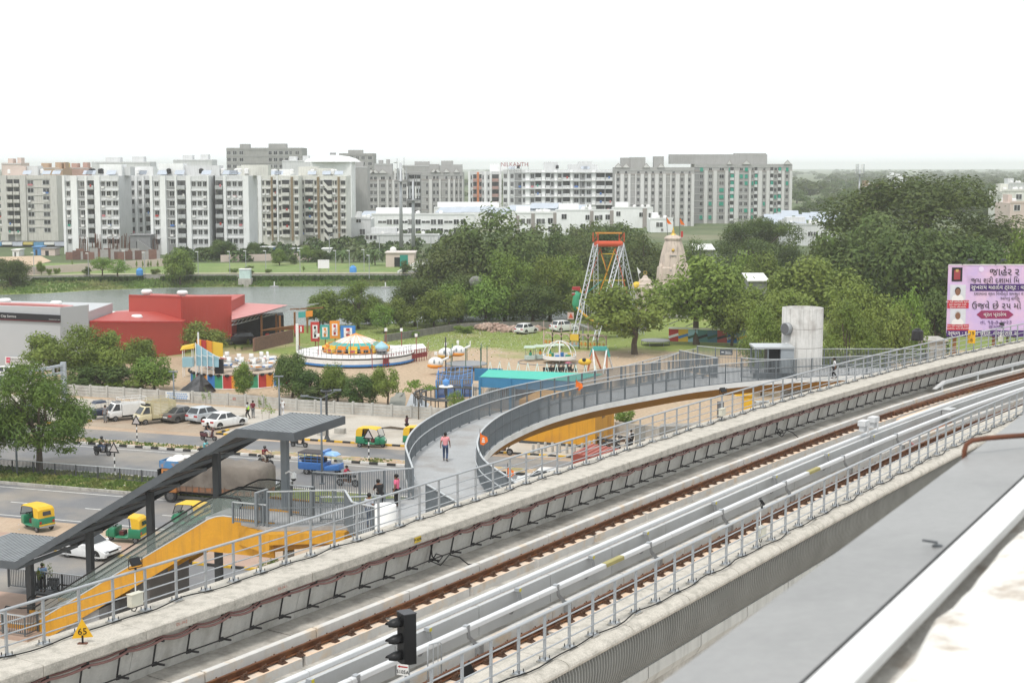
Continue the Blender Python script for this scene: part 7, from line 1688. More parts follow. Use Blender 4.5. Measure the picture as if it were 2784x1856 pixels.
# two wheelers
def scooter(label,bodym,nm='scooter',bike=False,cat=None):
 t=T(nm,label,cat or('motorcycle' if bike else 'scooter'));r=.30 if bike else.23
 for x in((-.62,.66)if bike else(-.58,.62)):wheel(t,x,0,r,.1)
 m_=MB()
 if bike:
  m_.hexa([(-.3,-.1,.4),(.3,-.12,.35),(.3,.12,.35),(-.3,.1,.4),(-.35,-.1,.62),(.3,-.1,.62),(.3,.1,.62),(-.35,.1,.62)]);m_.build('engine',fastm,t)
  m_=MB();m_.ball((.15,0,.82),.2,10,6,sz=(1.3,.75,.8));m_.build('tank',bodym,t,True);m_=MB();m_.ball((.58,0,.85),.15,8,6);m_.build('headlamp',bodym,t,True);m_=MB();m_.box(-.85,-.35,-.09,.09,.68,.8);m_.build('tail',bodym,t)
  sx=(-.75,.02)
 else:
  m_.hexa([(-.78,-.17,.38),(-.1,-.17,.32),(-.1,.17,.32),(-.78,.17,.38),(-.85,-.13,.70),(-.15,-.15,.66),(-.15,.15,.66),(-.85,.13,.70)]);bevel(m_.build('body',bodym,t),.05);m_=MB();m_.hexa([(.28,-.2,.3),(.36,-.2,.3),(.36,.2,.3),(.28,.2,.3),(.42,-.14,.92),(.52,-.12,.92),(.52,.12,.92),(.42,.14,.92)]);m_.build('apron',bodym,t)
  m_=MB();m_.box(-.15,.34,-.15,.15,.27,.32);m_.build('footboard',black_rub,t);m_=MB();m_.ball((.5,0,1.0),.13,8,6);m_.build('headlamp',bodym,t,True);sx=(-.82,-.12)
 m_=MB();m_.box(sx[0],sx[1],-.13,.13,.70 if not bike else.80,.80 if not bike else.88);bevel(m_.build('seat',black_rub,t),.03)
 m_=MB();m_.tube((.62,0,r),(.45,0,1.0),.03,6);m_.tube((.42,-.34,1.02),(.42,.34,1.02),.02,6)
 for s in(-1,1):m_.tube((.43,s*.27,1.02),(.40,s*.33,1.2),.008,4);m_.cbox((.4,s*.34,1.18),(.02,.12,.08))
 m_.build('handlebar',galvdark,t);m_=MB();m_.hexa([(.4,-.07,r+.2),(.85,-.07,r+.12),(.85,.07,r+.12),(.4,.07,r+.2),(.42,-.07,r+.25),(.84,-.07,r+.17),(.84,.07,r+.17),(.42,.07,r+.25)]);m_.build('mudguard',bodym,t)
 return t
SK=[mat('skin',(.22,.11,.065),.6,var=.05)];hairm=mat('hair',(.012,.01,.009),.6);helm=mat('helmet',(.02,.02,.022),.3,spec=.5);shoem=mat('shoes',(.04,.035,.03),.6);jeans=mat('jeans',(.05,.075,.14),.8,var=.15,scale=9);darkt=mat('dark_trousers',(.02,.02,.023),.8);greyt=mat('grey_trousers',(.18,.19,.2),.8)
def cloth(n,c):return mat('shirt_'+n,c,.85,var=.08,scale=6)
def skin_obj(name,m,parent,J,edges,rad,sub=1):
 names=list(dict.fromkeys(k for e in edges for k in e));idx={k:i for i,k in enumerate(names)}
 me=bpy.data.meshes.new(name);me.from_pydata([J[k]for k in names],[(idx[a],idx[b])for a,b in edges],[]);me.materials.append(m)
 o=bpy.data.objects.new(name,me);col.objects.link(o);o.parent=parent
 s=o.modifiers.new('skin','SKIN');s.use_smooth_shade=True;me.skin_vertices or None
 for i,k in enumerate(names):
  v=me.skin_vertices[0].data[i];r=rad[k.rstrip('0123456789')]if k not in rad else rad[k];r=r if isinstance(r,tuple)else(r,r);v.radius=r;v.use_root=(i==0)
 ss=o.modifiers.new('sub','SUBSURF');ss.levels=sub;ss.render_levels=sub
 return o
def person(label,loc,face,shirt,trousers,pose=None,hair=hairm,helmet=False,h=1.72,vest=None,bag=None,skirt=False):
 t=T('person',label,'person');k=h/1.72
 J=dict(pel=(0,0,.96),spi=(0,.0,1.14),che=(0,.0,1.34),nek=(0,.0,1.48),hea=(0,.03,1.60),cro=(0,.02,1.69),shL=(-.18,0,1.42),elL=(-.25,-.03,1.15),wrL=(-.26,.05,.92),haL=(-.26,.07,.85),hiL=(-.09,0,.92),knL=(-.10,.04,.5),anL=(-.10,0,.09),toL=(-.12,.13,.04))
 for q in list(J):
  if q.endswith('L'):x,y,z=J[q];J[q[:-1]+'R']=(-x,y,z)
 J.update(pose or{});rad=dict(pel=(.15,.11),spi=(.135,.10),che=(.16,.11),nek=.055,hea=(.082,.10),cro=(.06,.075),shL=.07,shR=.07,elL=.046,elR=.046,wrL=.03,wrR=.03,haL=(.04,.022),haR=(.04,.022),hiL=.09,hiR=.09,knL=.06,knR=.06,anL=.042,anR=.042,toL=(.04,.028),toR=(.04,.028))
 E_=[('pel','spi'),('spi','che'),('che','nek'),('nek','hea'),('hea','cro')]
 for s in 'LR':E_+=[('che','sh'+s),('sh'+s,'el'+s),('el'+s,'wr'+s),('wr'+s,'ha'+s),('pel','hi'+s),('hi'+s,'kn'+s),('kn'+s,'an'+s),('an'+s,'to'+s)]
 for s,sg in(('L',-1),('R',1)):
  hx=Vector(J['ha'+s]);d=(hx-Vector(J['wr'+s])).normalized();sd_=d.cross(Vector((sg,0,.2))).normalized()
  for f in range(4):
   a=hx+sd_*(.026-.017*f)+d*.035;b=a+d*(.05,.058,.054,.04)[f]+Vector((-sg*.012,0,0));J['f%d%s'%(f,s)]=tuple(b);E_.append(('ha'+s,'f%d%s'%(f,s)));rad['f%d%s'%(f,s)]=.009
  J['th'+s]=tuple(hx+sd_*.05+d*.02);E_.append(('ha'+s,'th'+s));rad['th'+s]=.01
 skin_obj('body',SK[0],t,J,E_,rad)
 S=dict(J);S['cuL']=tuple(Vector(J['shL']).lerp(Vector(J['elL']),.75));S['cuR']=tuple(Vector(J['shR']).lerp(Vector(J['elR']),.75));S['hem']=(J['pel'][0],J['pel'][1],J['pel'][2]-.06)
 sr=dict(rad);sr.update(pel=(.172,.135),spi=(.162,.128),che=(.178,.132),hem=(.17,.135),shL=.088,shR=.088,cuL=.07,cuR=.07,nk=.075);S['nk']=tuple(Vector(J['che']).lerp(Vector(J['nek']),.55))
 skin_obj('shirt',shirt,t,S,[('hem','pel'),('pel','spi'),('spi','che'),('che','nk'),('che','shL'),('shL','cuL'),('che','shR'),('shR','cuR')],sr)
 if vest:sr2={a:(b[0]+.015,b[1]+.015)if isinstance(b,tuple)else b for a,b in sr.items()};skin_obj('vest',vest,t,S,[('hem','pel'),('pel','spi'),('spi','che'),('che','nk')],sr2)
 tr=dict(rad);tr.update(pel=(.16,.122),hiL=.102,hiR=.102,knL=.075,knR=.075,anL=.062,anR=.062);S['anL']=tuple(Vector(J['anL'])+Vector((0,0,.04)));S['anR']=tuple(Vector(J['anR'])+Vector((0,0,.04)))
 skin_obj('trousers',trousers,t,S,[('pel','hiL'),('hiL','knL'),('knL','anL'),('pel','hiR'),('hiR','knR'),('knR','anR')],tr)
 hd=Vector(J['hea']);hm=MB();hm.ball(hd+Vector((0,-.018,.045)),.118 if not helmet else.15,12,8,sz=(.88,1.02,.9));
 hm.build('helmet' if helmet else 'hair',helm if helmet else hair,None,True).parent=t
 f=MB();f.ball(hd+Vector((0,.105,-.01)),.02,6,4,sz=(.8,1,1.4));f.ball(hd+Vector((-.09,.0,0)),.025,6,4,sz=(.5,1,1.4));f.ball(hd+Vector((.09,0,0)),.025,6,4,sz=(.5,1,1.4));o=f.build('nose_and_ears',SK[0],None,True);o.parent=t
 f=MB();f.ball(hd+Vector((-.033,.092,.02)),.011,6,4);f.ball(hd+Vector((.033,.092,.02)),.011,6,4);f.box(hd.x-.025,hd.x+.025,hd.y+.085,hd.y+.1,hd.z-.055,hd.z-.047);f.build('eyes_and_mouth',hairm,None).parent=t
 for s in 'LR':a=Vector(J['an'+s]);b=Vector(J['to'+s]);m_=MB();m_.beam(a+(a-b)*.25-Vector((0,0,.02)),b+Vector((0,0,.01)),.095,.075);bevel(m_.build('shoe',shoem,None),.03).parent=t
 if bag:m_=MB();m_.box(-.15,.15,-.3,-.12,1.05,1.45);bevel(m_.build('backpack',bag,None),.05).parent=t
# child meshes were placed in local space by build(); keep
 t.location=loc;t.rotation_euler.z=face-math.pi/2;t.scale=(k,k,k);return t
WALK=dict(knL=(-.10,.14,.52),anL=(-.10,.12,.10),toL=(-.11,.25,.06),knR=(.10,.06,.5),anR=(.10,-.20,.14),toR=(.11,-.09,.05),elL=(-.25,-.10,1.16),wrL=(-.27,-.06,.93),haL=(-.27,-.04,.86),elR=(.25,.04,1.15),wrR=(.27,.12,.93),haR=(.27,.15,.86))
RIDE={}
for s,sg in(('L',-1),('R',1)):RIDE.update({'sh'+s:(sg*.18,.03,1.33),'el'+s:(sg*.27,.22,1.14),'wr'+s:(sg*.29,.46,1.05),'ha'+s:(sg*.29,.53,1.04),'hi'+s:(sg*.09,-.1,.86),'kn'+s:(sg*.15,.28,.80),'an'+s:(sg*.13,.26,.38),'to'+s:(sg*.13,.40,.34)})
RIDE.update(pel=(0,-.12,.88),spi=(0,-.08,1.06),che=(0,.0,1.26),nek=(0,.03,1.40),hea=(0,.08,1.52),cro=(0,.07,1.61))
def rider(bike,label,shirt,trousers,helmet=True,vest=None,lift=0):
 p=person(label,(0,0,0),0,shirt,trousers,RIDE,helmet=helmet);a=bike.rotation_euler.z;c=Vector(bike.location);d=Vector((math.cos(a),math.sin(a),0));p.location=c-d*.12+Vector((0,0,lift));p.rotation_euler.z=a-math.pi/2;return p
black2=paint('jet',(.012,.012,.013));mar=paint('maroon',(.10,.03,.035));grn_=paint('darkgrey',(.07,.07,.075))
b=put(scooter('black scooter ridden past the striped kerb at the left',black2),G(279,1238),ang_=ru);rider(b,'person in camouflage shirt and helmet riding the black scooter at the left',cloth('camo',(.11,.12,.06)),jeans)
b=put(scooter('maroon scooter ridden on the service road by the white sedan',mar),G(567,1197),ang_=ru);rider(b,'person in a black jacket riding the maroon scooter by the white sedan',cloth('black',(.02,.02,.022)),cloth('pale',(.5,.48,.5)),helmet=False)
b=put(scooter('motorcycle hidden behind the canopy under a rider in cyan',black2,'motorcycle',True),G(562,1246),ang_=ru);rider(b,'person in a cyan shirt riding just above the canopy edge',cloth('cyan',(.18,.50,.52)),darkt)
b=put(scooter('black motorcycle ridden beside the tarpaulin truck',black2,'motorcycle',True),G(722,1266),ang_=ru-.35);rider(b,'person in a maroon shirt and helmet riding the motorcycle beside the truck',cloth('maroon',(.20,.02,.03)),cloth('khaki',(.42,.38,.32)))
put(scooter('parked black scooter with a white bag under the canopy corner',black2),G(813,1215),ang_=ru)
b=put(scooter('motorcycle seen through the far landing fence',black2,'motorcycle',True),G(945,1322),ang_=ru);rider(b,'person in a crimson shirt riding a motorcycle behind the landing fence',cloth('crimson',(.42,.04,.08)),darkt,helmet=False)
b=put(scooter('dark scooter parked by the escalator foot',grn_),G(126,1606),ang_=ru+math.pi+.1)
person('person in a light blue shirt standing at the parked scooter on the left',G(117,1609),ru+2.2,cloth('skyblue',(.30,.45,.72)),darkt,dict(wrL=(-.2,.25,1.0),haL=(-.18,.32,1.02),wrR=(.2,.25,1.0),haR=(.18,.32,1.02)))
put(scooter('black motorcycle parked behind the round column',black2,'motorcycle',True),G(1366,1236),ang_=ru)
for k,(px,py)in enumerate(((1640,1218),(1662,1222),(1690,1212))):put(scooter(['grey motorcycle parked nearest the ochre wall corner','middle grey motorcycle of the parked three','grey motorcycle parked nearest the man with the backpack'][k],grn_,'motorcycle',True),G(px,py),ang_=ru+.3*k+2.6)
dz=Vector((0,0,DZ));
def GD(px,py):g=G(px,py,DZ);return g
person('person in a pink shirt and jeans walking up the footbridge ramp',GD(1211,1254),R(88),cloth('pink',(.72,.30,.32)),jeans,WALK)
hv=mat('hi_vis',(.45,.85,.05),.7);person('person in a lime safety vest on the pavement',G(674,1139),R(150),cloth('lgrey',(.45,.47,.5)),darkt,WALK,vest=hv,h=1.66)
person('person in a maroon shirt standing beside the lime safety vest',G(688,1136),R(70),cloth('wine',(.15,.018,.03)),greyt,dict(wrR=(.12,.2,1.12),haR=(.06,.24,1.14)))
person('person dressed all in white walking by the lamp pole',G(768,1131),R(120),cloth('white',(.72,.71,.7)),cloth('white2',(.6,.6,.62)),WALK,hair=mat('grey_hair',(.45,.44,.42),.7))
person('person stretching both arms sideways beside the ramp railing',G(1106,1180),R(-20),cloth('plum',(.08,.03,.045)),darkt,dict(elL=(-.44,0,1.42),wrL=(-.66,.05,1.40),haL=(-.74,.05,1.40),elR=(.42,.05,1.40),wrR=(.62,.1,1.38),haR=(.70,.12,1.38)))
person('person in a bright pink shirt phoning on the landing',GD(1079,1379),R(160),cloth('hotpink',(.75,.16,.27)),darkt,dict(elR=(.28,.12,1.2),wrR=(.16,.16,1.46),haR=(.11,.12,1.54)))
person('person in dark clothes bending over the landing gate',GD(1034,1392),R(120),cloth('black2',(.018,.018,.02)),darkt,dict(che=(0,.12,1.30),nek=(0,.18,1.42),hea=(0,.24,1.52),cro=(0,.25,1.6),shL=(-.18,.13,1.36),shR=(.18,.13,1.36),elL=(-.22,.3,1.15),elR=(.22,.3,1.15),wrL=(-.12,.45,1.08),wrR=(.12,.45,1.08),haL=(-.1,.5,1.05),haR=(.1,.5,1.05)))
person('person in a checked shirt standing behind the white cylinder',GD(1004,1436),R(60),cloth('check',(.45,.47,.52)),jeans)
person('person with a black backpack under the bridge',G(1716,1221),R(110),cloth('white3',(.6,.6,.6)),darkt,WALK,bag=blackm)
person('person in a white top crossing the lift landing',GD(2268,1029),R(170),cloth('white4',(.66,.65,.66)),darkt,WALK)
person('person in grey leaning by the dark three wheeled loader',G(287,1149),R(250),cloth('grey3',(.20,.20,.21)),greyt)
person('person in a red shirt inside the open shed',G(727,935),R(-90),cloth('red',(.5,.03,.03)),darkt)
# ---------------- showroom, fair rides, temple, billboard, street furniture ----------------
def prism_px(t,nm,m,pts,Y0,Y1,dep=8):
 xs=[p[0]for p in pts];a,b=min(xs),max(xs);f=[D(x,y,Y0+(Y1-Y0)*(x-a)/max(1,b-a))for x,y in pts];n=len(f);k=[p+Vector((0,dep,0))for p in f]
 m_=MB();m_.add(f+k,[tuple(range(n)),tuple(range(2*n-1,n-1,-1))]+[((i+1)%n,i,n+i,n+(i+1)%n)for i in range(n)]);return m_.build(nm,m,t)
def C_(n,c,r=.6):return mat('col_'+n,c,r,var=.06)
cr,co,cy_,cb,cg,cw,ck=C_('red',(.45,.045,.04)),C_('orange',(.70,.26,.03)),C_('yellow',(.70,.46,.05)),C_('blue',(.05,.20,.50)),C_('green',(.05,.30,.16)),whitepaint,blackm
teal=C_('teal',(.06,.33,.30));lbl=C_('lightblue',(.30,.50,.58));rustc=C_('rust',(.25,.11,.04));maroon=C_('maroonsteel',(.26,.05,.05))
t=T('showroom','grey clad car showroom with a black sign band at the left edge','building',D(60,1012,179).xy.to_3d())
prism_px(t,'wall',greyclad,[(-60,1006),(-60,828),(0,831),(164,836),(164,1006)],179,179,.5);prism_px(t,'wing_wall',greyclad,[(164.3,1006),(164.3,836),(238,828.5),(243,1006)],179,183,.5);prism_px(t,'rear_block',greyclad,[(-60,1000),(-60,842),(236,848),(236,1000)],183.8,183.8,12)
prism_px(t,'sign_band',C_('signblack',(.02,.02,.023)),[(-60,867),(-60,846),(164,857),(164,877)],178.8,178.8,.15);prism_px(t,'sign_stripe',C_('signred',(.22,.03,.04)),[(-60,866),(-60,864.5),(164,874),(164,875)],178.77,178.77,.02)
text('City Service',.38,'sign_lettering',cw,t,D(23,859.5,178.7),(math.pi/2,R(2.2),0));text('Mahalaxmi Auto Care',.15,'sign_lettering',cw,t,D(148,868.5,178.7),(math.pi/2,R(2.2),0))
prism_px(t,'name_board',cw,[(14,990),(14,969),(82,972),(82,992)],178.7,178.7,.1);prism_px(t,'logo_square',C_('logopink',(.62,.10,.16)),[(17,985),(17,971),(27,971.5),(27,985.5)],178.6,178.6,.05)
text('MAHALAXMI',.38,'name_lettering',ck,t,D(53,976.5,178.6),(math.pi/2,R(1),0));text('AUTOCARE',.36,'name_lettering',C_('signgrey',(.2,.2,.2)),t,D(51,984.8,178.6),(math.pi/2,R(1),0));text('mA',.28,'logo_lettering',cw,t,D(22,978.5,178.55),(math.pi/2,0,0))
prism_px(t,'window',glassdark,[(82,947),(82,917),(150,919),(150,948)],178.85,178.85,.2);prism_px(t,'entrance',ck,[(16,1006),(16,993),(74,993),(74,1006)],178.8,178.8,.2);prism_px(t,'roof',pinkroof,[(-60,829),(-60,824),(60,826),(150,830),(190,833),(190,836)],184,184,1.5)
t=T('workshop','low red clad workshop with a pale pink roof behind the trees','building',D(370,960,190).xy.to_3d());prism_px(t,'wall',redmetal,[(243.5,985),(243.5,873),(300,872),(495,874),(495,965)],184,196,12)
m_=MB();q=[D(243,872,184.1),D(495,873,196),D(495,850,214),D(352,842,214),D(243,853,205)];m_.poly(q);m_.poly([p+Vector((0,0,-.12))for p in q][::-1]);m_.build('roof',pinkroof,t)
prism_px(t,'opening',ck,[(381,935),(381,928),(413,924),(413,935)],190.2,191.6,.2);prism_px(t,'gutter',cr,[(243.5,877),(243.5,872),(495,874),(495,878)],183.8,195.8,.1)
t=T('red_hall','tall red clad hall with ribbed cladding beside the lake','building',D(490,945,200).xy.to_3d());prism_px(t,'wall',redmetal,[(351,900),(350,802),(493,806),(493,930)],206,198,.4);prism_px(t,'wall',redmetal,[(493.4,940),(493.4,806),(628,805.5),(630,915)],198,203,.4);prism_px(t,'rear_block',redmetal,[(356,900),(356,818),(493,822),(624,820),(624,915)],206.6,206.6,12)
rb=MB()
for k in range(64):
 px=353+k*4.3;Yb=206-8*(px-351)/142 if px<493 else 198+5*(px-493)/135;a=D(px,808,Yb-.03);rb.cbox((a.x,a.y,1.2),(.05,.05,a.z-1.2))
rb.build('cladding_ribs',redmetal,t);prism_px(t,'coping',C_('redcope',(.36,.05,.04)),[(350,806),(350,801),(493,805),(493,809)],205.9,197.9,.2)
t2=t
def vent(par,px,py,Y,s=1.0):p=D(px,py,Y);m_=MB();m_.lathe([(.45*s,0),(.40*s,.5*s),(.68*s,.55*s),(.78*s,.85*s),(.6*s,1.1*s),(.01,1.15*s)],p-Vector((0,0,.6*s)),12);m_.build('roof_vent',cw,par,True)
for px,py in((399,797),(496,800)):vent(t2,px,py,204)
for px,py,Y in((283,852,206),(280,864,195),(292,861,198),(302,857,203),(372,866,194)):vent([o for o in col.objects if o.name=='workshop'][0],px,py,Y)
for px,py in((14,822),(153,829)):vent([o for o in col.objects if o.name=='showroom'][0],px,py,187)
# open shed with pink roof and rusty frame
t=T('open_shed','open dark shed with a sloping pink sheet roof and steel trusses beside the red hall','shed',D(700,940,200).xy.to_3d())
m_=MB();q=[D(627,821,222),D(783,829,214),D(716,849,203),D(630,869,197)];m_.poly(q[::-1]);m_.poly([p+Vector((0,0,-.15))for p in q]);m_.build('roof',pinkroof,t)
m_=MB();a,b=q[3],q[1]
for k in range(14):u=k/14;p0=a.lerp(b,u)+Vector((0,0,-.2));p1=a.lerp(b,(k+1)/14)+Vector((0,0,-.2));m_.beam(p0,p1,.1,.1);m_.beam(p0-Vector((0,0,.55)),p1-Vector((0,0,.55)),.08,.08);m_.beam(p0-Vector((0,0,.55)),p1,.05,.05)
for k in range(7):u=.35+k*.09;p0=a.lerp(b,u);m_.beam(p0,p0+Vector((5,1.5,.3)),.08,.08)
m_.build('truss',galv,t);MB().prism([(p.x,p.y)for p in(D(640,900,212),D(772,900,214),D(770,900,219),D(640,900,221))],0,3.3).build('dark_interior',mat('shed_dark',(.03,.031,.033),.8),t)  # solid dark box stands in for the shade under the roof
for px,r0,b in((712,855,940),(762,858,932),(752,852,925),(802,848,915),(877,833,885),(836,850,905)):p=G(px,b);m_=MB();m_.cbox(p,(.26,.26,D(px,r0,p.y).z));m_.build('rusty_post',rustc,t)
m_=MB();m_.beam(D(790,841,206),D(878,836,212),.15,.2)
for k in range(8):m_.beam(D(712+k*3,898-k*.6,200),D(800,895-k*1.5,203),.1,.12)
m_.build('rusty_beams',rustc,t);prism_px(t,'teal_board',teal,[(811,864),(811,848),(831,847),(831,862)],203,203,.1);prism_px(t,'orange_board',co,[(831.2,862),(831.2,846),(850,844),(850,860)],203,203,.1)
t=T('brick_wall','bare brown brick wall between the shed and the rides','wall',G(740,948));m_=MB();a,b=G(690,956),G(796,930);m_.beam(a+Vector((0,0,.9)),b+Vector((0,0,.9)),.25,1.8);m_.build('masonry',mat('brick',(.20,.12,.09),.95,var=.2,scale=3),t)
# grey sign gantry
t=T('road_gantry','grey steel box gantry reaching over the road behind the left street tree','gantry',G(170,1084));Yg=150;a,b=D(-60,1035,Yg-8),D(172,992,Yg);gz=C_('gantrygrey',(.36,.39,.42),.5)
for dz_ in(0,-.75):m_=MB();m_.beam(a+Vector((0,0,dz_)),b+Vector((0,0,dz_)),.3,.22);m_.build('chord',gz,t)
m_=MB()
for k in range(9):p=a.lerp(b,k/8);m_.beam(p,p-Vector((0,0,.75)),.18,.3)
m_.build('web_plates',gz,t);MB().cbox((b.x,b.y,0),(.5,.4,b.z+.3)).build('column',gz,t)
# ---- ride 1: round platform with striped skirt and white cars
c=G(655,1052);c.y=170;c.x=D(655,1050,170).x;RR=5.6
t=T('wave_ride','round fair ride with striped skirt and white swirling cars','fair ride',c);MB().lathe([(.01,1.7),(RR,1.7),(RR,1.55)],c,40).build('platform',mat('platform',(.42,.34,.27),.9),t)
n=36;cols=[cb,cg,cr,co]
for k in range(n):
 a0,a1=2*math.pi*k/n,2*math.pi*(k+1)/n;m_=MB();m_.lathe([(RR+.02,.05),(RR+.02,1.5)],c,2,0,a0,a1);m_.build('skirt_panel',cols[k%4],t)
m_=MB()
for k in range(n//2):a0=2*math.pi*2*k/n;p=c+Vector((math.cos(a0)*(RR+.05),math.sin(a0)*(RR+.05),0));m_.cbox(p,(.06,.06,1.7))
m_.ptube([c+Vector((math.cos(2*math.pi*k/40)*(RR+.06),math.sin(2*math.pi*k/40)*(RR+.06),.05))for k in range(40)],.05,5,closed=True);m_.build('frame_posts',cw,t)
sc1=MB()
for k in range(n):a0=2*math.pi*(k+.5)/n;p=c+Vector((math.cos(a0)*(RR+.04),math.sin(a0)*(RR+.04),1.52));sc1.ball(p,.28,8,4,sz=(1,1,.6))
sc1.build('scallop_trim',ck,t)
m_=MB();m_.ptube([c+Vector((math.cos(2*math.pi*k/48)*3.6,math.sin(2*math.pi*k/48)*3.6,2.0+.25*math.sin(3*2*math.pi*k/48)))for k in range(48)],.12,6,closed=True);m_.build('track',galv,t)
for k in range(14):
 a0=2*math.pi*k/14;r_=3.6;p=c+Vector((math.cos(a0)*r_,math.sin(a0)*r_,2.05+.25*math.sin(3*a0)));m_=MB();m_.hexa([p+Vector((x*math.cos(a0)-y*math.sin(a0),x*math.sin(a0)+y*math.cos(a0),z))for x,y,z in((-.5,-.35,0),(.35,-.4,0),(.35,.4,0),(-.5,.35,0),(-.55,-.3,.42),(.55,-.5,.5),(.55,.5,.5),(-.55,.3,.42))]);m_.cbox(p+Vector((-.42*math.cos(a0),-.42*math.sin(a0),.3)),(.16,.5,.75),a0);o=m_.build('ride_car',cw,t,True)
 m_=MB();m_.cbox(p+Vector((.05,-.02,.2)),(.95,.86,.12),a0+.2);m_.build('car_stripe',[co,cb,cr][k%3],o)
for k,(x0,x1,t0,t1,mt)in enumerate(((535,547,921,923,co),(547,560,923,926,cr),(560,576,924,928,co),(576,606,928,933,cy_))):prism_px(t,'back_panel',mt,[(x0,968),(x0,t0),(x1-.3,t1),(x1-.3,970)],168+.2*k,168+.2*k,.12)
for k in range(4):x0,x1=533+15.5*k,533+15.5*(k+1);prism_px(t,'wing_panel',lbl,[(x0,994+k),(x0,934+9.5*k),(x1-.5,934+9.5*(k+1)),(x1-.5,995+k)],165.5-.3*k,165.5-.3*k,.12);m_=MB();q=D(x0,995,165.3-.3*k);m_.cbox((q.x,q.y,1.6),(.08,.08,D(x0,932+9.5*k,165).z-1.6));m_.beam(D(x0,965,165.3-.3*k),D(x1,970,165.3-.3*k),.05,.06);m_.build('wing_frame',cw,t)
p=D(540,960,166);MB().tube((p.x,p.y,0),(p.x,p.y,D(540,903,166).z),.1,6).build('mast',cw,t)
p=G(513,1024);tb_=T('ticket_booth','light blue booth under a yellow cloth at the left of the striped ride','booth',p);MB().cbox(p+Vector((0,0,1.2)),(1.2,1.0,1.1)).build('panel',lbl,tb_);MB().hexa([p+Vector(v)for v in((-.8,-.6,3.2),(.8,-.6,3.4),(.8,.6,3.4),(-.8,.6,3.2),(-.6,-.4,3.65),(.75,-.5,3.9),(.75,.5,3.9),(-.6,.4,3.65))]).build('yellow_cloth',cy_,tb_);m_=MB()
for x in(-.55,.55):
 for y in(-.45,.45):m_.cbox(p+Vector((x,y,0)),(.08,.08,3.3))
m_.build('legs',cw,tb_)
p=D(596,982,165);MB().cbox((p.x,p.y,1.7),(.9,.5,1.6)).build('loudspeaker',ck,t)
# tarpaulins and tents
def tent(lb,pts,ridge,m,nm='tent'):
 t=T(nm,lb,'tent',G(*pts[0]));b=[G(*p)for p in pts];r_=[D(x,y,Y)for x,y,Y in ridge];m_=MB();k=len(r_)-1
 n=len(b);half=n//2
 for i in range(n):
  j=(i+1)%n;m_.add([b[i],b[j],r_[0]if i<half else r_[k]],[(0,1,2)])
  if i==half-1 or i==n-1:m_.add([b[j],r_[0],r_[k]],[(0,1,2)])
 m_.build('canvas',m,t);m_=MB();m_.tube((r_[0].x,r_[0].y,0),r_[0],.06,5);m_.build('pole',galvdark,t)
tent('black and grey tarpaulin heap with a white flap beside the striped ride',[(478,1072),(540,1078),(588,1062),(560,1050),(500,1050)],[(545,1014,161),(572,1042,161)],mat('tarp_black',(.035,.037,.04),.5,var=.2,scale=2,c2=(.12,.12,.125),c2amt=.5,c2scale=.7))
tent('grey olive canvas tent behind the wall',[(1055,1108),(1100,1112),(1104,1085),(1062,1080)],[(1078,1066,160),(1100,1066,160)],mat('tarp_olive',(.22,.22,.19),.8,var=.12,scale=1.5));tent('pale grey tent flap right of the olive tent',[(1100,1112),(1160,1112),(1168,1098),(1110,1092)],[(1118,1070,159),(1125,1072,160)],mat('tarp_grey',(.38,.40,.42),.7,var=.12,scale=1.5))
tent('brown sheet shelter behind the helicopter ride',[(1200,1035),(1300,1035),(1305,1012),(1210,1010)],[(1250,1000,178),(1285,1003,178)],mat('tarp_brown',(.13,.115,.10),.8,var=.2))
# green and red truck at the fair
t=T('generator_truck','red nosed truck with a green box body behind the striped ride','truck',G(720,985));MB().box(-3.5,1.4,-1.1,1.1,.8,2.9).build('box_body',cg,t);m_=MB();m_.box(-2.4,-1.6,-1.12,-1.101,1.5,2.1);m_.box(.2,1.0,-1.12,-1.101,1.5,2.1);m_.build('body_sign',cw,t);m_=MB();m_.box(1.5,3.3,-1.0,1.0,.7,1.6);bevel(m_.build('cab',C_('truckred',(.42,.10,.05)),t),.1);m_=MB();m_.hexa([(1.55,-.95,1.6),(3.0,-.95,1.6),(3.0,.95,1.6),(1.55,.95,1.6),(1.6,-.85,2.35),(2.6,-.85,2.35),(2.6,.85,2.35),(1.6,.85,2.35)]);m_.build('cab_glass',mat('pale_glass',(.25,.28,.29),.1),t)
for x in(-2.2,2.4):
 for y in(-.9,.9):wheel(t,x,y,.45,.25)
t.rotation_euler.z=ru+.1
# ---- ride 2: umbrella rotor with card panels
c=Vector((D(968,955,189).x,189,0));t=T('umbrella_ride','round platform ride with an umbrella shaped orange and white rotor','fair ride',c);pf=MB();pf.lathe([(.01,1.25),(7.4,1.25),(7.4,.35),(7.35,.349)],c,40);pf.build('platform',cw,t);MB().lathe([(7.42,.2),(7.42,.45)],c,40).build('blue_stripe',cb,t);MB().lathe([(7.42,1.0),(7.42,1.15)],c,40).build('dark_stripe',ck,t)
n=24
for k in range(n):
 a0,a1=2*math.pi*k/n,2*math.pi*(k+1)/n;m_=MB();m_.lathe([(3.4,2.15),(1.8,2.85),(.3,3.4),(.02,3.5)],c,1,0,a0,a1);m_.build('umbrella_panel',cw if k%2 else C_('panelpale',(.66,.55,.48)),t)
MB().lathe([(2.6,2.52),(3.42,2.16),(3.75,1.9)],c,30).build('teal_band',teal,t)
m_=MB()
for k in range(n):a0=2*math.pi*k/n;m_.beam(c+Vector((0,0,3.52)),c+Vector((math.cos(a0)*3.45,math.sin(a0)*3.45,2.18)),.06,.05)
m_.build('ribs',co,t)
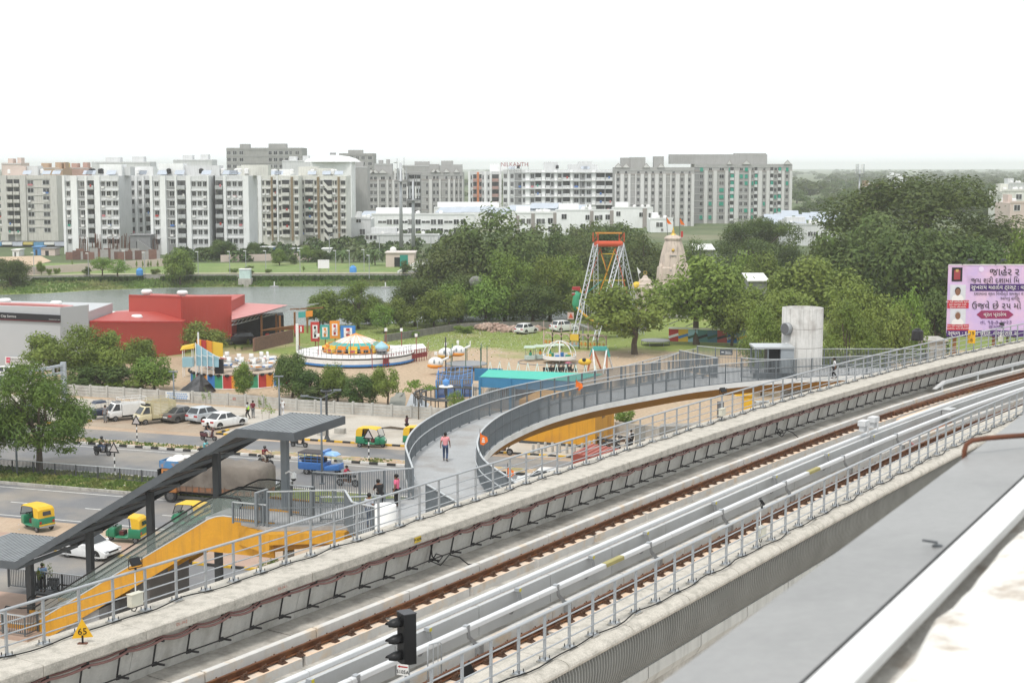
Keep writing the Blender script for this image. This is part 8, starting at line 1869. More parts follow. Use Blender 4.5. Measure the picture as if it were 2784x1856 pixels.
for k in range(16):
 a0=2*math.pi*k/16;p=c+Vector((math.cos(a0)*4.0,math.sin(a0)*4.0,1.45));m_=MB();m_.cbox(p,(.5,1.1,.45),a0);m_.cbox(p+Vector((math.cos(a0)*-.35,math.sin(a0)*-.35,.35)),(.2,1.1,.45),a0);o=m_.build('ride_seat',co if k%2 else cy_,t);m_=MB();m_.cbox(p+Vector((math.cos(a0)*.27,math.sin(a0)*.27,.08)),(.03,.6,.35),a0);m_.build('seat_panel',ck if k%2 else cr,o)
MB().lathe([(4.05,1.4),(4.15,1.3),(3.9,1.28)],c,30).build('rotor_skirt',co,t)
cx0=[(800,826,905,884,cr),(845,868,928,875,cr),(871,896,922,883,teal),(897,923,920,872,co),(926,966,922,885,cb)]
for k,(x0,x1,rb_,rt,mt)in enumerate(cx0):
 Yp=200.5-.3*k;a,b=D(x0,rb_,Yp),D(x1,rt,Yp);m_=MB();m_.box(a.x,b.x,Yp,Yp+.12,a.z,b.z);o=m_.build('card_panel',mt,t);w_,h_=b.x-a.x,b.z-a.z;m_=MB();m_.box(a.x+w_*.22,b.x-w_*.22,Yp-.03,Yp-.002,a.z+h_*.16,b.z-h_*.16);m_.build('card_face',cw,o)
 m_=MB();xm,zm=(a.x+b.x)/2,(a.z+b.z)/2
 for dz_ in(-.28,.28):m_.box(xm-w_*.12,xm+w_*.12,Yp-.05,Yp-.031,zm+dz_*h_*.75-.18,zm+dz_*h_*.75+.18)
 m_.beam((xm-w_*.14,Yp-.04,zm-h_*.12),(xm+w_*.14,Yp-.04,zm+h_*.12),.02,h_*.2,up=(0,1,0));m_.build('card_figure',[cr,ck,co,cr,cr][k],o);m_=MB();m_.cbox((xm,Yp+.3,0),(.12,.12,a.z+.5));m_.build('stand',rustc,o)
p=D(808,905,198);MB().cbox((p.x,p.y,0),(.35,.3,D(808,880,198).z)).build('gate_post',cw,t);m_=MB()
for k in range(30):a0=R(190)+k*R(5.6);q=c+Vector((math.cos(a0)*7.2,math.sin(a0)*7.2,1.25));m_.tube(q,q+Vector((0,0,.9)),.03,4)
for z in(1.7,2.15):m_.ptube([c+Vector((math.cos(R(190)+k*R(5.6))*7.2,math.sin(R(190)+k*R(5.6))*7.2,z))for k in range(30)],.025,4)
m_.build('platform_rail',galvdark,t)
p=G(1038,990);k_=T('round_kiosk','small grey kiosk with a striped pointed roof beside the umbrella ride','kiosk',p);MB().lathe([(.6,0),(.6,2.0),(.01,2.0)],p,10).build('wall',C_('kioskgrey',(.45,.46,.5)),k_);MB().lathe([(.85,2.0),(.85,2.25),(.05,2.9)],p,10).build('roof',lbl,k_);MB().lathe([(.61,1.0),(.61,1.7)],p,10).build('window_band',glassdark,k_)
t=T('queue_fence','maroon pipe queue fence with lamp posts right of the umbrella ride','fence',G(1100,985));q0,q1,q2=G(1042,1000),G(1160,978),G(1166,962)
for k in range(18):p=q0.lerp(q1,k/17);MB().tube(p,p+Vector((0,0,1.6)),.045,5).build('post',maroon,t)
m_=MB()
for z in(.5,1.0,1.5):m_.beam(q0+Vector((0,0,z)),q1+Vector((0,0,z)),.05,.05);m_.beam(q1+Vector((0,0,z)),q2+Vector((0,0,z)),.05,.05)
m_.beam(q0+Vector((0,.1,.75)),q1+Vector((0,.1,.75)),.04,.6);m_.build('rails',maroon,t)
MB().prism([(p.x,p.y)for p in(G(1060,975),G(1160,962),G(1150,950),G(1075,955))],0,.8).build('white_deck',cw,t)
for px,b,tp in((1092,960,900),(1132,980,915),(1050,975,900),(866,992,915),(954,1000,926),(1012,1003,935)):
 p=G(px,b);z=D(px,tp,p.y).z;q=T('fair_lamp',{1092:'maroon lamp pole behind the queue fence',1132:'maroon lamp pole with white lamp at the fence corner',1050:'maroon lamp pole behind the striped kiosk roof',866:'maroon lamp pole at the front left of the umbrella ride',954:'maroon lamp pole before the ride seats',1012:'maroon lamp pole at the ride entrance'}[px],'lamp',p);MB().tube(p,(p.x,p.y,z),.05,5).build('pole',maroon,q);MB().cbox((p.x,p.y-.1,z),(.35,.15,.4)).build('lamp',cw,q)
# ---- helicopter ride, trampoline nets, green roofed ride, coaster
def egg(px,py,z,m2,par):
 p=G(px,py);p.z=z;m_=MB();m_.ball(p+Vector((0,0,.85)),.72,14,9,sz=(1.25,.95,.9));m_.beam(p+Vector((.6,0,1.0)),p+Vector((1.5,.3,1.4)),.22,.26);m_.cbox(p+Vector((1.5,.3,1.2)),(.1,.1,.8));o=m_.build('cabin',cw,par,True);m_=MB();m_.ball(p+Vector((-.1,0,.45)),.75,14,5,sz=(1.27,.98,.45));m_.build('lower_band',m2,o,True);m_=MB();m_.ball(p+Vector((-.15,-.1,.95)),.58,10,7,sz=(.45,1.12,.72));m_.ball(p+Vector((.42,-.1,.93)),.36,8,6,sz=(.5,1.6,.8));m_.build('window',mat('heli_glass',(.22,.26,.28),.2),o,True);m_=MB();m_.cbox(p+Vector((0,0,1.75)),(.3,.3,.35));m_.build('rotor_mast',cw,o)
t=T('helicopter_ride','small helicopter ride with white cabins and orange and blue bands','fair ride',G(1225,1010));egg(1185,1018,.6,co,t);egg(1212,1000,1.0,C_('cabinbronze',(.5,.28,.05)),t);egg(1245,998,1.2,co,t);p=G(1212,1014);MB().tube(p,p+Vector((0,0,4.3)),.09,6).build('centre_pole',darksteel,t);m_=MB();m_.beam(G(1185,1018,.5),G(1245,998,1.1),.1,.1);m_.build('arms',darksteel,t)
t=T('trampoline','round trampoline with a dark green net behind the helicopter ride','trampoline',G(1270,1003));p=G(1268,1004);MB().lathe([(.01,.8),(2.4,.8),(2.5,.75),(2.5,.65)],p,24).build('mat',mat('tramp_grey',(.25,.26,.27),.7),t);m_=MB()
for k in range(8):a0=k*.785;q=p+Vector((math.cos(a0)*2.5,math.sin(a0)*2.5,0));m_.tube(q,q+Vector((0,0,2.9)),.05,5)
m_.build('poles',C_('netgreen',(.04,.12,.08)),t)
t=T('net_cage','blue framed play cage with sagging blue net roof behind the bridge','play cage',G(1235,1082));q=[G(1186,1082),G(1282,1078),G(1284,1050),G(1192,1054)];zc=D(1186,1033,q[0].y).z
for p in q+[q[0].lerp(q[1],.35),q[0].lerp(q[1],.73)]:MB().tube(p,(p.x,p.y,zc),.08,6).build('post',C_('cageblue',(.10,.28,.62)),t)
m_=MB();mm=[[q[0].lerp(q[1],i/8).lerp(q[3].lerp(q[2],i/8),j/5)+Vector((0,0,zc-.35*math.sin(math.pi*i/8)*math.sin(math.pi*j/5)+.15*((i*3+j)%3)))for i in range(9)]for j in range(6)]
for j in range(6):m_.ptube(mm[j],.022,4)
for i in range(9):m_.ptube([mm[j][i]for j in range(6)],.022,4)
for i in range(17):a=q[0].lerp(q[1],i/16);m_.ptube([a+Vector((0,0,zc)),a+Vector((0,0,zc-.5))],.03,4)
m_.build('net_roof',MATS['col_cageblue'],t);m_=MB()
for a,b in((0,1),(1,2),(2,3),(3,0)):m_.quad(q[a]+Vector((0,0,.3)),q[b]+Vector((0,0,.3)),q[b]+Vector((0,0,zc-.2)),q[a]+Vector((0,0,zc-.2)))
m_.build('side_net',mat('side_net',(.12,.13,.13),.9,alpha=.55),t);MB().prism([(p.x,p.y)for p in q],0,.3).build('base',C_('cageblue2',(.06,.13,.35)),t)
t=T('green_roof_ride','long fair ride under a bright turquoise roof sheet behind the bridge railing','fair ride',G(1450,1070));a,b=D(1304,1024,152),D(1560,1036,148);c_,d_=D(1640,1016,156),D(1328,1004,160);turq=mat('turquoise_sheet',(.05,.44,.34),.6,var=.04,scale=.5)
m_=MB();m_.poly([a,b,c_+Vector((0,0,0)),d_]);m_.poly([p-Vector((0,0,.1))for p in(d_,c_,b,a)]);m_.build('roof_sheet',turq,t);m_=MB();m_.beam(a-Vector((0,0,.55)),b-Vector((0,0,.55)),.1,1.0);m_.build('fascia',C_('rideblue',(.04,.19,.36)),t)
for u in(0,.33,.66,1):p=a.lerp(b,u);MB().cbox((p.x,p.y-.1,0),(.22,.22,p.z)).build('post',MATS['col_rideblue'],t)
MB().prism([(p.x,p.y)for p in(a,b,c_,d_)],0,.9).build('platform',mat('ride_floor',(.3,.27,.25),.9),t);p=d_;MB().box(d_.x-1.5,d_.x+1.5,d_.y,d_.y+.15,d_.z-1.2,d_.z+.1).build('back_board',MATS['col_rideblue'],t);m_=MB()
for k in range(13):u=k/12;q=d_.lerp(c_,u);m_.beam(q,q+Vector((.18,0,.9)),.06,.06);m_.beam(q+Vector((.36,0,0)),q+Vector((.18,0,.9)),.06,.06)
m_.build('white_trestles',cw,t)
for k in range(7):q=a.lerp(b,.2+k*.12)+Vector((.5,2.5,0));m_=MB();m_.ball(Vector((q.x,q.y,1.5)),.6,10,6);m_.build('ride_seat',C_('seatrust',(.42,.16,.06)),t,True)
railing([Vector((D(1284,1060,152).x,153,.9)),Vector((D(1310,1060,152).x,152.5,.9)),Vector((D(1400,1060,152).x,151.5,.9))],1.4,'white bar gate and railing at the turquoise roofed ride',1.2,.2,m=cw,nm='ride_railing')
t=T('mini_coaster','dark curved miniature coaster track by the grey tents','coaster',G(1190,1100));c=G(1228,1098);
for r_ in(3.2,3.9):m_=MB();m_.ptube([c+Vector((math.cos(R(40)+k*R(8))*r_,math.sin(R(40)+k*R(8))*r_*1.3,1.1))for k in range(33)],.09,6);m_.build('track_rail',darksteel,t)
m_=MB()
for k in range(0,33,2):a0=R(40)+k*R(8);p,q=[c+Vector((math.cos(a0)*r_,math.sin(a0)*r_*1.3,1.1))for r_ in(3.2,3.9)];m_.beam(p,q,.1,.05);m_.tube((p.x,p.y,0),p,.05,4);m_.tube((q.x,q.y,0),q,.05,4)
m_.build('supports',darksteel,t);p=G(1213,1112);q=T('blue_globe_lamp','grey lamp post with a round white tray and blue ball by the coaster','lamp',p);MB().tube(p,p+Vector((0,0,2.3)),.12,8).build('pole',darksteel,q);MB().lathe([(.01,2.25),(.75,2.3),(.7,2.4),(.01,2.42)],p,14).build('tray',cw,q);m_=MB();m_.ball(p+Vector((0,0,2.75)),.36,12,8);m_.build('ball',C_('cageblue',(.1,.28,.62)),q,True)
# ---- dome carousel, toy train, swing pyramid
c=G(1521,986);t=T('dome_carousel','small white dome framed carousel on the dirt','fair ride',c);m_=MB();RR=2.05*1.0
for k in range(8):a0=k*.785;m_.ptube([c+Vector((math.cos(a0)*RR*math.cos(e),math.sin(a0)*RR*math.cos(e),1.0+1.75*math.sin(e)))for e in[i*math.pi/12 for i in range(7)]],.05,5)
m_.tube(c,c+Vector((0,0,2.75)),.07,6);m_.build('dome_frame',cw,t);MB().lathe([(2.1,.55),(2.1,1.0),(2.0,1.0),(2.0,.6),(.01,.55)],c,28).build('rim',cw,t);MB().lathe([(.01,.62),(1.9,.62)],c,20).build('floor',wDk,t)
for k in range(6):a0=k*1.05+.3;p=c+Vector((math.cos(a0)*1.4,math.sin(a0)*1.4,.63));m_=MB();m_.cbox(p,(.5,.5,.5),a0);m_.build('seat',[cy_,cb,cg][k%3],t)
t=T('toy_train','toy train with canopies and rag doll drivers left of the dome carousel','toy train',G(1460,978));tr0=G(1440,982)
for k in range(4):
 p=tr0+Vector((1.25*k,1.1*k-.1*k*k,0));m_=MB();m_.cbox(p+Vector((0,0,.25)),(1.1,.7,.5),.5);o=m_.build('wagon',C_('wagon',(.45,.55,.52)),t);m_=MB();m_.hexa([p+Vector(v)for v in((-.75,-.5,1.75),(.75,-.5,1.75),(.75,.5,1.75),(-.75,.5,1.75),(-.6,-.1,2.0),(.6,-.1,2.0),(.6,.1,2.0),(-.6,.1,2.0))]);m_.build('canopy',C_('canopy',(.40,.48,.40)),o);m_=MB();m_.tube(p+Vector((-.5,0,.7)),p+Vector((-.5,0,1.8)),.03,4);m_.tube(p+Vector((.5,0,.7)),p+Vector((.5,0,1.8)),.03,4);m_.build('posts',galvdark,o)
 m_=MB();m_.ball(p+Vector((.1,0,.95)),.2,8,6,sz=(1,1,1.3));m_.build('doll_body',co if k%2 else cg,o,True);m_=MB();m_.ball(p+Vector((.1,0,1.32)),.13,8,6);m_.build('doll_head',SK[0],o,True)
m_=MB();m_.ptube([c+Vector((math.cos(a0)*3.9-1.3,math.sin(a0)*3.0+.4,.06))for a0 in[i*.262 for i in range(24)]],.05,4,closed=True);m_.build('track',galvdark,t)
t=T('swing_frame','small swing ride frame with teal top and striped orange legs','fair ride',G(1632,1005));tp0,tp1=D(1612,947,180),D(1650,947,180);m_=MB();m_.beam(tp0,tp1,.5,.5);m_.beam(tp0,tp0-Vector((.3,0,1.0)),.3,.3);m_.beam(tp1,tp1-Vector((-.3,0,1.0)),.3,.3);m_.build('top_beam',teal,t)
for k,(px,py,tp_)in enumerate(((1598,1008,tp0),(1618,1016,tp0),(1634,1002,tp0),(1640,1014,tp1),(1650,1004,tp1),(1666,1004,tp1))):p=G(px,py);m_=MB();m_.beam(tp_,p,.16,.16);m_.build('leg',[C_('legorange',(.60,.22,.12)),wMid][k%2],t)
p=G(1590,1008);t=T('yellow_plane_ride','yellow toy plane and pink wheel toy beside the swing frame','toy ride',p);m_=MB();m_.ball(p+Vector((0,0,1.1)),.6,10,6,sz=(1.4,.8,.7));m_.build('plane',cy_,t,True);m_=MB();m_.ball(p+Vector((-.1,-.2,1.3)),.3,8,5);m_.build('cockpit',ck,t);m_=MB();m_.tube(p,p+Vector((0,0,1)),.1,6);m_.build('stand',galvdark,t);m_=MB();m_.lathe([(.1,1.2),(.45,1.3),(.1,1.4)],p+Vector((-2,0,-.3)),12);m_.cbox(p+Vector((-2,0,0)),(.1,.1,1));m_.build('wheel_toy',C_('toypink',(.45,.12,.18)),t)
for k in range(7):p=G(1490+k*11,1012-k*.3);put(scooter(['dark toy motorcycle in a row behind the turquoise roof'][0],blackm,'toy_motorcycle',cat='toy motorcycle'),p,ang_=.4)
for o in[o for o in col.objects if o.name.startswith('toy_motorcycle')]:o['group']='toy motorcycles in a row';o.scale=(.8,.8,.8)
# ---- decorated fence and painted boards
t=T('decorated_fence','pink framed ornamental fence with orange star cutouts before the swing ride','fence',G(1560,948));f0,f1=G(1478,943),G(1648,953);pkf=C_('framepink',(.55,.40,.37))
for k in range(7):
 a,b=f0.lerp(f1,k/7),f0.lerp(f1,(k+1)/7);d=(b-a).normalized();nn=Vector((d.y,-d.x,0));w_=(b-a).length;m_=MB();up=Vector((0,0,1));h_=2.05
 for u in(0,1):m_.beam(a.lerp(b,u),a.lerp(b,u)+up*h_,.14,.14)
 for z in(.35,1.1,h_):m_.beam(a+up*z,b+up*z,.06,.06)
 m_.ptube([a.lerp(b,.5)+d*(math.cos(e)*w_*.46)+up*(1.45+.5*math.sin(e))for e in[i*math.pi/8 for i in range(9)]],.08,4);o=m_.build('fence_panel',pkf,t);m_=MB()
 for u in(.28,.72):
  for j in range(4):e=j*.785;v=d*math.cos(e)*.3+up*math.sin(e)*.3;q=a.lerp(b,u)+up*.72+nn*.04;m_.beam(q-v,q+v,.03,.14,up=(nn.x,nn.y,0))
 m_.build('star',co,o)
 if k==3:m_=MB();m_.beam(a+up*.62+nn*.06,b+up*.62+nn*.06,.04,.5);m_.build('painted_panel',lbl,o);m_=MB();m_.beam(a+up*1.55+nn*.06,b+up*1.55+nn*.06,.04,.85);m_.build('painted_panel',cy_,o)
 m_=MB();m_.tube(a,a+up*3.6,.035,4);m_.build('tall_pole',pkf,o)
t=T('painted_stall','long fair stall with painted scenery panels under the neem trees','stall',G(1930,932));s0,s1=G(1818,934),G(2030,940);d=(s1-s0).normalized();nn=Vector((d.y,-d.x,0))
for k in range(8):a,b=s0.lerp(s1,k/8),s0.lerp(s1,(k+1)/8);m_=MB();m_.beam(a+Vector((0,0,1.2)),b+Vector((0,0,1.2)),.1,1.7);m_.build('scenery_panel',[cr,cy_,lbl,C_('seagreen',(.07,.20,.19)),C_('sea2',(.06,.16,.22)),C_('redscene',(.38,.08,.07)),cb,lbl][k],t);m_=MB();m_.beam(a+nn*.08+Vector((0,0,.9)),b+nn*.08+Vector((0,0,1.35)),.04,.35);m_.build('painted_shape',[cw,cb,C_('leafpaint',(.04,.10,.05)),ck,C_('leafpaint',(0,0,0)),ck,cw,cy_][k],t)
m_=MB();m_.beam(s0+Vector((0,0,2.2)),s1+Vector((0,0,2.2)),.9,.12);m_.build('white_eave',cw,t);m_=MB()
for k in range(4):u=.1+.8*k/3;m_.beam(s0.lerp(s1,u)+Vector((-1.5,1.5,2.3)),s0.lerp(s1,u)+Vector((1.5,1.5,3.6)),.1,.1)
m_.beam(s0+Vector((0,1.5,3.4)),s1+Vector((0,1.5,3.4)),.1,.1);m_.build('ride_frame',galv,t);p=G(1782,938);t=T('trampoline','flat grey trampoline on the grass between the neem trunks','trampoline',p);MB().lathe([(.01,.75),(1.9,.75),(2.0,.7),(2.0,.6)],p,22).build('mat',MATS['tramp_grey'],t);m_=MB()
for k in range(6):a0=k*1.05;m_.tube(p+Vector((math.cos(a0)*1.9,math.sin(a0)*1.9,0)),p+Vector((math.cos(a0)*1.9,math.sin(a0)*1.9,.65)),.04,4)
m_.build('legs',galvdark,t)
# ---- giant swing: lattice tower and dragon boat
Ys=215;t=T('pirate_swing','tall lattice swing tower with a red axle and a dragon headed boat','fair ride',Vector((D(1655,900,Ys).x,Ys,0)));e0,e1=D(1619,663,Ys-1),D(1690,663,Ys+1);red=C_('axlered',(.55,.09,.04))
MB().tube(e0,e1,.42,12).build('axle',red,t);f0,f1=e0+Vector((0,0,1.55)),e1+Vector((0,0,1.55));m_=MB();m_.beam(f0,f1,.22,.22);m_.build('top_bar',C_('barorange',(.62,.28,.06)),t);m_=MB()
for a in(e0,e1):
 for dx in(-.35,.35):m_.beam(a+Vector((dx,0,.3)),a+Vector((dx,0,1.6)),.12,.12)
 m_.beam(a+Vector((-.35,0,.3)),a+Vector((.35,0,1.5)),.06,.06)
m_.build('top_frame',red,t)
def lattice(a,b,w_,nm,m):
 m_=MB();d=(b-a).normalized();s=d.cross(Vector((0,1,0))).normalized()*w_/2;y=s.cross(d).normalized()*w_/2;n=int((b-a).length/(w_*1.1));C4=[s+y,s-y,-s-y,-s+y]
 for c in C4:m_.beam(a+c,b+c,.07,.07)
 for k in range(n):
  p,q=a.lerp(b,k/n),a.lerp(b,(k+1)/n)
  for i in range(4):m_.beam(p+C4[i],q+C4[(i+1)%4],.045,.045)
 m_.build(nm,m,t)
lw_=C_('latticewhite',(.60,.62,.66))
for a,(px,b,Y)in((e0,(1560,905,Ys-4)),(e0,(1622,905,Ys+2)),(e1,(1618,910,Ys-5)),(e1,(1683,905,Ys+1)),(e1,(1745,900,Ys+4))):f=D(px,b,Y);f.z=0;lattice(a,f,.62,'lattice_leg',lw_)
for k,(x0,r0,x1,r1,mt)in enumerate(((1632,675,1590,800,red),(1632,675,1668,800,red),(1672,675,1628,800,co),(1672,675,1705,800,red),(1636,690,1672,690,cy_),(1634,690,1660,770,cy_),(1668,690,1640,770,cy_),(1600,762,1700,762,cy_),(1590,800,1640,760,teal))):m_=MB();m_.beam(D(x0,r0,Ys),D(x1,r1,Ys),.1,.1);m_.build('strut',mt,t)
bc=Vector((D(1648,900,Ys).x,Ys,0));prof=[];N_=24;vs=[];fs=[]
for i in range(N_+1):
 x=-4.6+9.2*i/N_;zb=.9+.185*x*x;zt_=1.9+.135*x*x if abs(x)<4.2 else zb+.9;w_=.95*(1-(abs(x)/4.75)**4)+.08
 for y,z in((-w_*.35,zb),(-w_,zt_),(w_,zt_),(w_*.35,zb)):vs.append((bc.x+x,bc.y+y,z))
for i in range(N_):
 for j in range(4):fs.append((i*4+j,i*4+(j+1)%4,i*4+4+(j+1)%4,i*4+4+j))
m_=MB();m_.add(vs,fs+[(0,1,2,3),(N_*4+3,N_*4+2,N_*4+1,N_*4)]);m_.build('boat_hull',C_('hullbrown',(.10,.09,.05)),t);m_=MB()
for s in(-1,1):m_.ptube([Vector((bc.x-4.6+9.2*i/N_,bc.y+s*(.95*(1-(abs(-4.6+9.2*i/N_)/4.75)**4)+.1),1.95+.135*(-4.6+9.2*i/N_)**2))for i in range(N_+1)],.14,6)
m_.build('gunwale',C_('gunwale',(.66,.36,.04)),t);hx=D(1566,822,Ys);m_=MB();m_.ptube([hx+Vector((.25,0,-1.0)),hx+Vector((0,0,-.2)),hx+Vector((.1,0,.8)),hx+Vector((.35,0,1.5))],[.55,.6,.55,.5],10);m_.build('dragon_neck',cg,t,True);m_=MB();m_.ptube([hx+Vector((.7,0,-1.2)),hx+Vector((.55,0,0)),hx+Vector((.75,0,1.2)),hx+Vector((.5,0,2.0))],.18,6);m_.build('dragon_mane',cy_,t,True)
h=hx+Vector((.1,0,1.5));m_=MB();m_.hexa([h+Vector(v)for v in((-.7,-.35,.35),(.5,-.4,.2),(.5,.4,.2),(-.7,.35,.35),(-.6,-.3,.75),(.5,-.35,.75),(.5,.35,.75),(-.6,.3,.75))]);m_.hexa([h+Vector(v)for v in((-.7,-.3,-.45),(.4,-.35,-.3),(.4,.35,-.3),(-.7,.3,-.45),(-.7,-.3,-.2),(.4,-.35,.0),(.4,.35,.0),(-.7,.3,-.2))]);m_.build('dragon_jaws',C_('dragonred',(.33,.03,.03)),t);m_=MB()
for k in range(5):m_.cbox(h+Vector((-.65+k*.2,-.3,.25)),(.08,.06,.14));m_.cbox(h+Vector((-.65+k*.2,-.3,-.2)),(.08,.06,.14))
m_.build('teeth',cw,t);m_=MB()
for k in range(9):x=-3.9+k*.35;z0=2.0+.135*x*x;m_.tube((bc.x+x,bc.y-.9,z0),(bc.x+x,bc.y-.9,z0+1.5),.04,4)
m_.beam((bc.x-3.9,bc.y-.9,5.4),(bc.x-1.1,bc.y-.9,3.6),.06,.06);m_.build('boat_rail',lw_,t);m_=MB();m_.beam(D(1572,880,Ys-3),D(1600,890,Ys-3),1.5,.15);m_.tube(D(1585,884,Ys-3),Vector((D(1585,884,Ys-3).x,Ys-3,0)),.15,6);m_.build('boarding_deck',galv,t);prism_px(t,'star_board',pkf,[(1543,868),(1543,849),(1560,849),(1560,868)],Ys-3.5,Ys-3.5,.1);prism_px(t,'star_plate',red,[(1546,864),(1552,851),(1558,864)],Ys-3.55,Ys-3.55,.04)
# ---- temple spire
Yt=262;c=Vector((D(1829,760,Yt).x,Yt,0));t=T('temple_spire','pale pink stone temple spire with saffron flags among the trees','temple',c);stone=mat('temple_stone',(.56,.47,.40),.85,var=.07,scale=.6,c2=(.44,.37,.32),c2amt=.3,c2scale=.5,streak=.3)
def plan(r_,q=.13):return[(math.cos(a)*r_*f,math.sin(a)*r_*f)for a,f in[(R(k*7.5),(1.0 if(k%12)in(10,11,0,1,2)else.93 if(k%12)in(9,3,8,4)else.99)*(1 if(k//1)%2==0 else.975))for k in range(48)]]
lv=[(0,3.2),(4.2,3.15),(4.4,2.9),(6.9,2.75),(7.1,2.5),(9.3,2.1),(10.6,1.75),(11.7,1.38),(11.72,1.55),(12.0,1.6),(12.3,1.25),(12.45,.8),(12.6,.3)];vs=[];fs=[]
for z,r_ in lv:vs+=[(c.x+x,c.y+y,z)for x,y in plan(r_)]
for i in range(len(lv)-1):
 for j in range(48):fs.append((i*48+j,i*48+(j+1)%48,i*48+48+(j+1)%48,i*48+48+j))
m_=MB();m_.add(vs,fs);m_.build('spire',stone,t)
for a0 in(R(-90),R(-150),R(-30)):
 q=c+Vector((math.cos(a0)*2.55,math.sin(a0)*2.55,0));m_=MB();m_.lathe([(.75,3.5),(.7,5.5),(.4,7.2),(.1,7.7)],q,12);m_.build('turret',stone,t)
gold=mat('gold',(.62,.40,.08),.35,metal=.6);MB().lathe([(.55,12.5),(.4,12.75),(.15,12.85),(.3,13.1),(.15,13.35),(.05,13.9)],c,12).build('finial',gold,t,True);m_=MB();m_.ball(c+Vector((-.2,-1.95,10.0)),.28,8,6);m_.build('medallion',gold,t,True);m_=MB();m_.cbox(c+Vector((-.25,-2.1,9.0)),(1.2,.3,.12));m_.cbox(c+Vector((-.3,-2.6,6.5)),(1.0,.3,.12));m_.build('ledge',wDk,t)
for px,row,b,lb in((1812,590,640,'left'),(1848,592,645,'right')):
 p=D(px,row,Yt);q=D(px+3 if lb=='left' else px,b,Yt);m_=MB();m_.tube(q,p,.05,5);m_.build('flag_pole',darksteel,t);m_=MB();m_.add([p,p+Vector((.35,0,-.5)),p+Vector((.95,.1,-1.25)),p+Vector((.3,0,-1.2)),p+Vector((.1,0,-.9))],[(0,1,2,3,4)]);o=m_.build('saffron_flag',flagm,t);o.modifiers.new('th','SOLIDIFY').thickness=.02
p=c+Vector((1.45,-.4,12.2));m_=MB();m_.cbox(p,(.35,.35,1.0));m_.build('red_cloth',cr,t)
q=Vector((D(1754,770,255).x,255,0));t=T('temple_dome','small stepped temple dome with a ring finial left of the spire','temple',q);MB().lathe([(2.0,0),(2.0,4.0),(1.7,4.2),(1.6,4.6),(1.2,4.8),(1.0,5.3),(.6,5.5),(.3,6.0),(.01,6.1)],q,16).build('dome',stone,t);m_=MB();m_.ptube([q+Vector((math.cos(a)*.28,0,6.45+math.sin(a)*.28))for a in[i*.524 for i in range(12)]],.05,5,closed=True);m_.build('ring_finial',gold,t);m_=MB();m_.ball(q+Vector((-1.5,-.5,4.2)),.8,12,8);m_.build('yellow_dome',cy_,t,True);p=q+Vector((-.9,0,5));m_=MB();m_.tube(p,p+Vector((-.5,0,2.4)),.04,4);m_.add([p+Vector((-.5,0,2.4)),p+Vector((.2,0,1.6)),p+Vector((-.25,0,1.2))],[(0,1,2)]);m_.build('white_flag',cw,t)
t=T('rock_mound','grey netted boulder among the wood behind the fair field','rock',D(1293,770,222));m_=MB();m_.ball(D(1293,766,232),1.0,14,9,sz=(1,.8,.9));m_.build('boulder',mat('netted_rock',(.17,.17,.155),.9,var=.35,scale=2),t)
t=T('field_wall','low dark boundary wall along the back of the fair field','wall',G(1300,880));m_=MB()
for(x0,y0),(x1,y1)in zip(((1045,920),(1250,888),(1330,884),(1480,884),(1600,890)),((1250,888),(1330,884),(1480,884),(1600,890),(1760,890))):m_.beam(G(x0,y0,.5),G(x1,y1,.5),.2,1.0)
m_.build('masonry',mat('dark_masonry',(.2,.19,.17),.9,var=.2,streak=.4),t)
for px,b,tp in((1135,893,862),(1269,872,838)):p=G(px,b);z=D(px,tp,p.y).z;q=T('field_lamp','thin grey lamp post at the grove edge, '+('left one' if px<1200 else 'right one with a bracket'),'lamp',p);MB().tube(p,(p.x,p.y,z),.06,5).build('pole',galv,q);MB().cbox((p.x-.2,p.y,z-.05),(.6,.2,.12)).build('lamp',galv,q)
# ---- billboard
Yb=152;a,b=D(2573,905,Yb),D(2910,720,Yb);t=T('billboard','large lilac event billboard with Gujarati lettering at the right edge','billboard',Vector((a.x+6,Yb,0)))
lil=mat('billboard_lilac',(.55,.42,.68),.5,var=.0,c2=(.68,.48,.64),c2amt=.6,c2scale=.35);MB().box(a.x,b.x,Yb,Yb+.15,a.z,b.z).build('panel',lil,t);pur=C_('deep_purple',(.055,.02,.13));redb=C_('caption_red',(.50,.03,.05));magen=C_('badge',(.26,.03,.10))
def bb(x0,r0,x1,r1,m,nm,d=.03):p,q=D(x0,r1,Yb-.01),D(x1,r0,Yb-.01);return MB().box(p.x,q.x,Yb-d,Yb-.004,p.z,q.z).build(nm,m,t)
def bt(s,px,row,hpx,m,al='CENTER',d=.06):text(s,hpx*Yb/FPX*1.35,'lettering',m,t,D(px,row,Yb-d),(math.pi/2,0,0),al,ext=.006)
MB().box(a.x,b.x,Yb-.05,Yb-.001,b.z-.02,b.z+.06).build('top_trim',cw,t)
bb(2587,727,2617,765,ck,'dark_picture');bb(2593,734,2611,760,C_('figure_red',(.30,.05,.06)),'picture_figure',.05);bb(2598,732,2606,739,C_('figure_gold',(.5,.33,.12)),'picture_figure',.06)
for r0,hc in((774,hairm),(839,MATS['grey_hair'])):
 bb(2582,r0,2626,r0+42,C_('portrait_bg',(.58,.60,.64)),'portrait');p=D(2604,r0+19,Yb-.06)
 for m,dz_,sx,sz_,nm,dd in((cw,-.75,.62,.52,'portrait_shirt',0),(hc,.09,.30,.38,'portrait_hair',-.01),(SK[0],-.02,.26,.36,'portrait_face',-.02)):
  m_=MB();m_.add([(p.x+math.cos(i*.393)*sx,p.y+dd,max(p.z+dz_+math.sin(i*.393)*sz_,p.z-.88))for i in range(16)],[tuple(range(16))]);m_.build(nm,m,t)
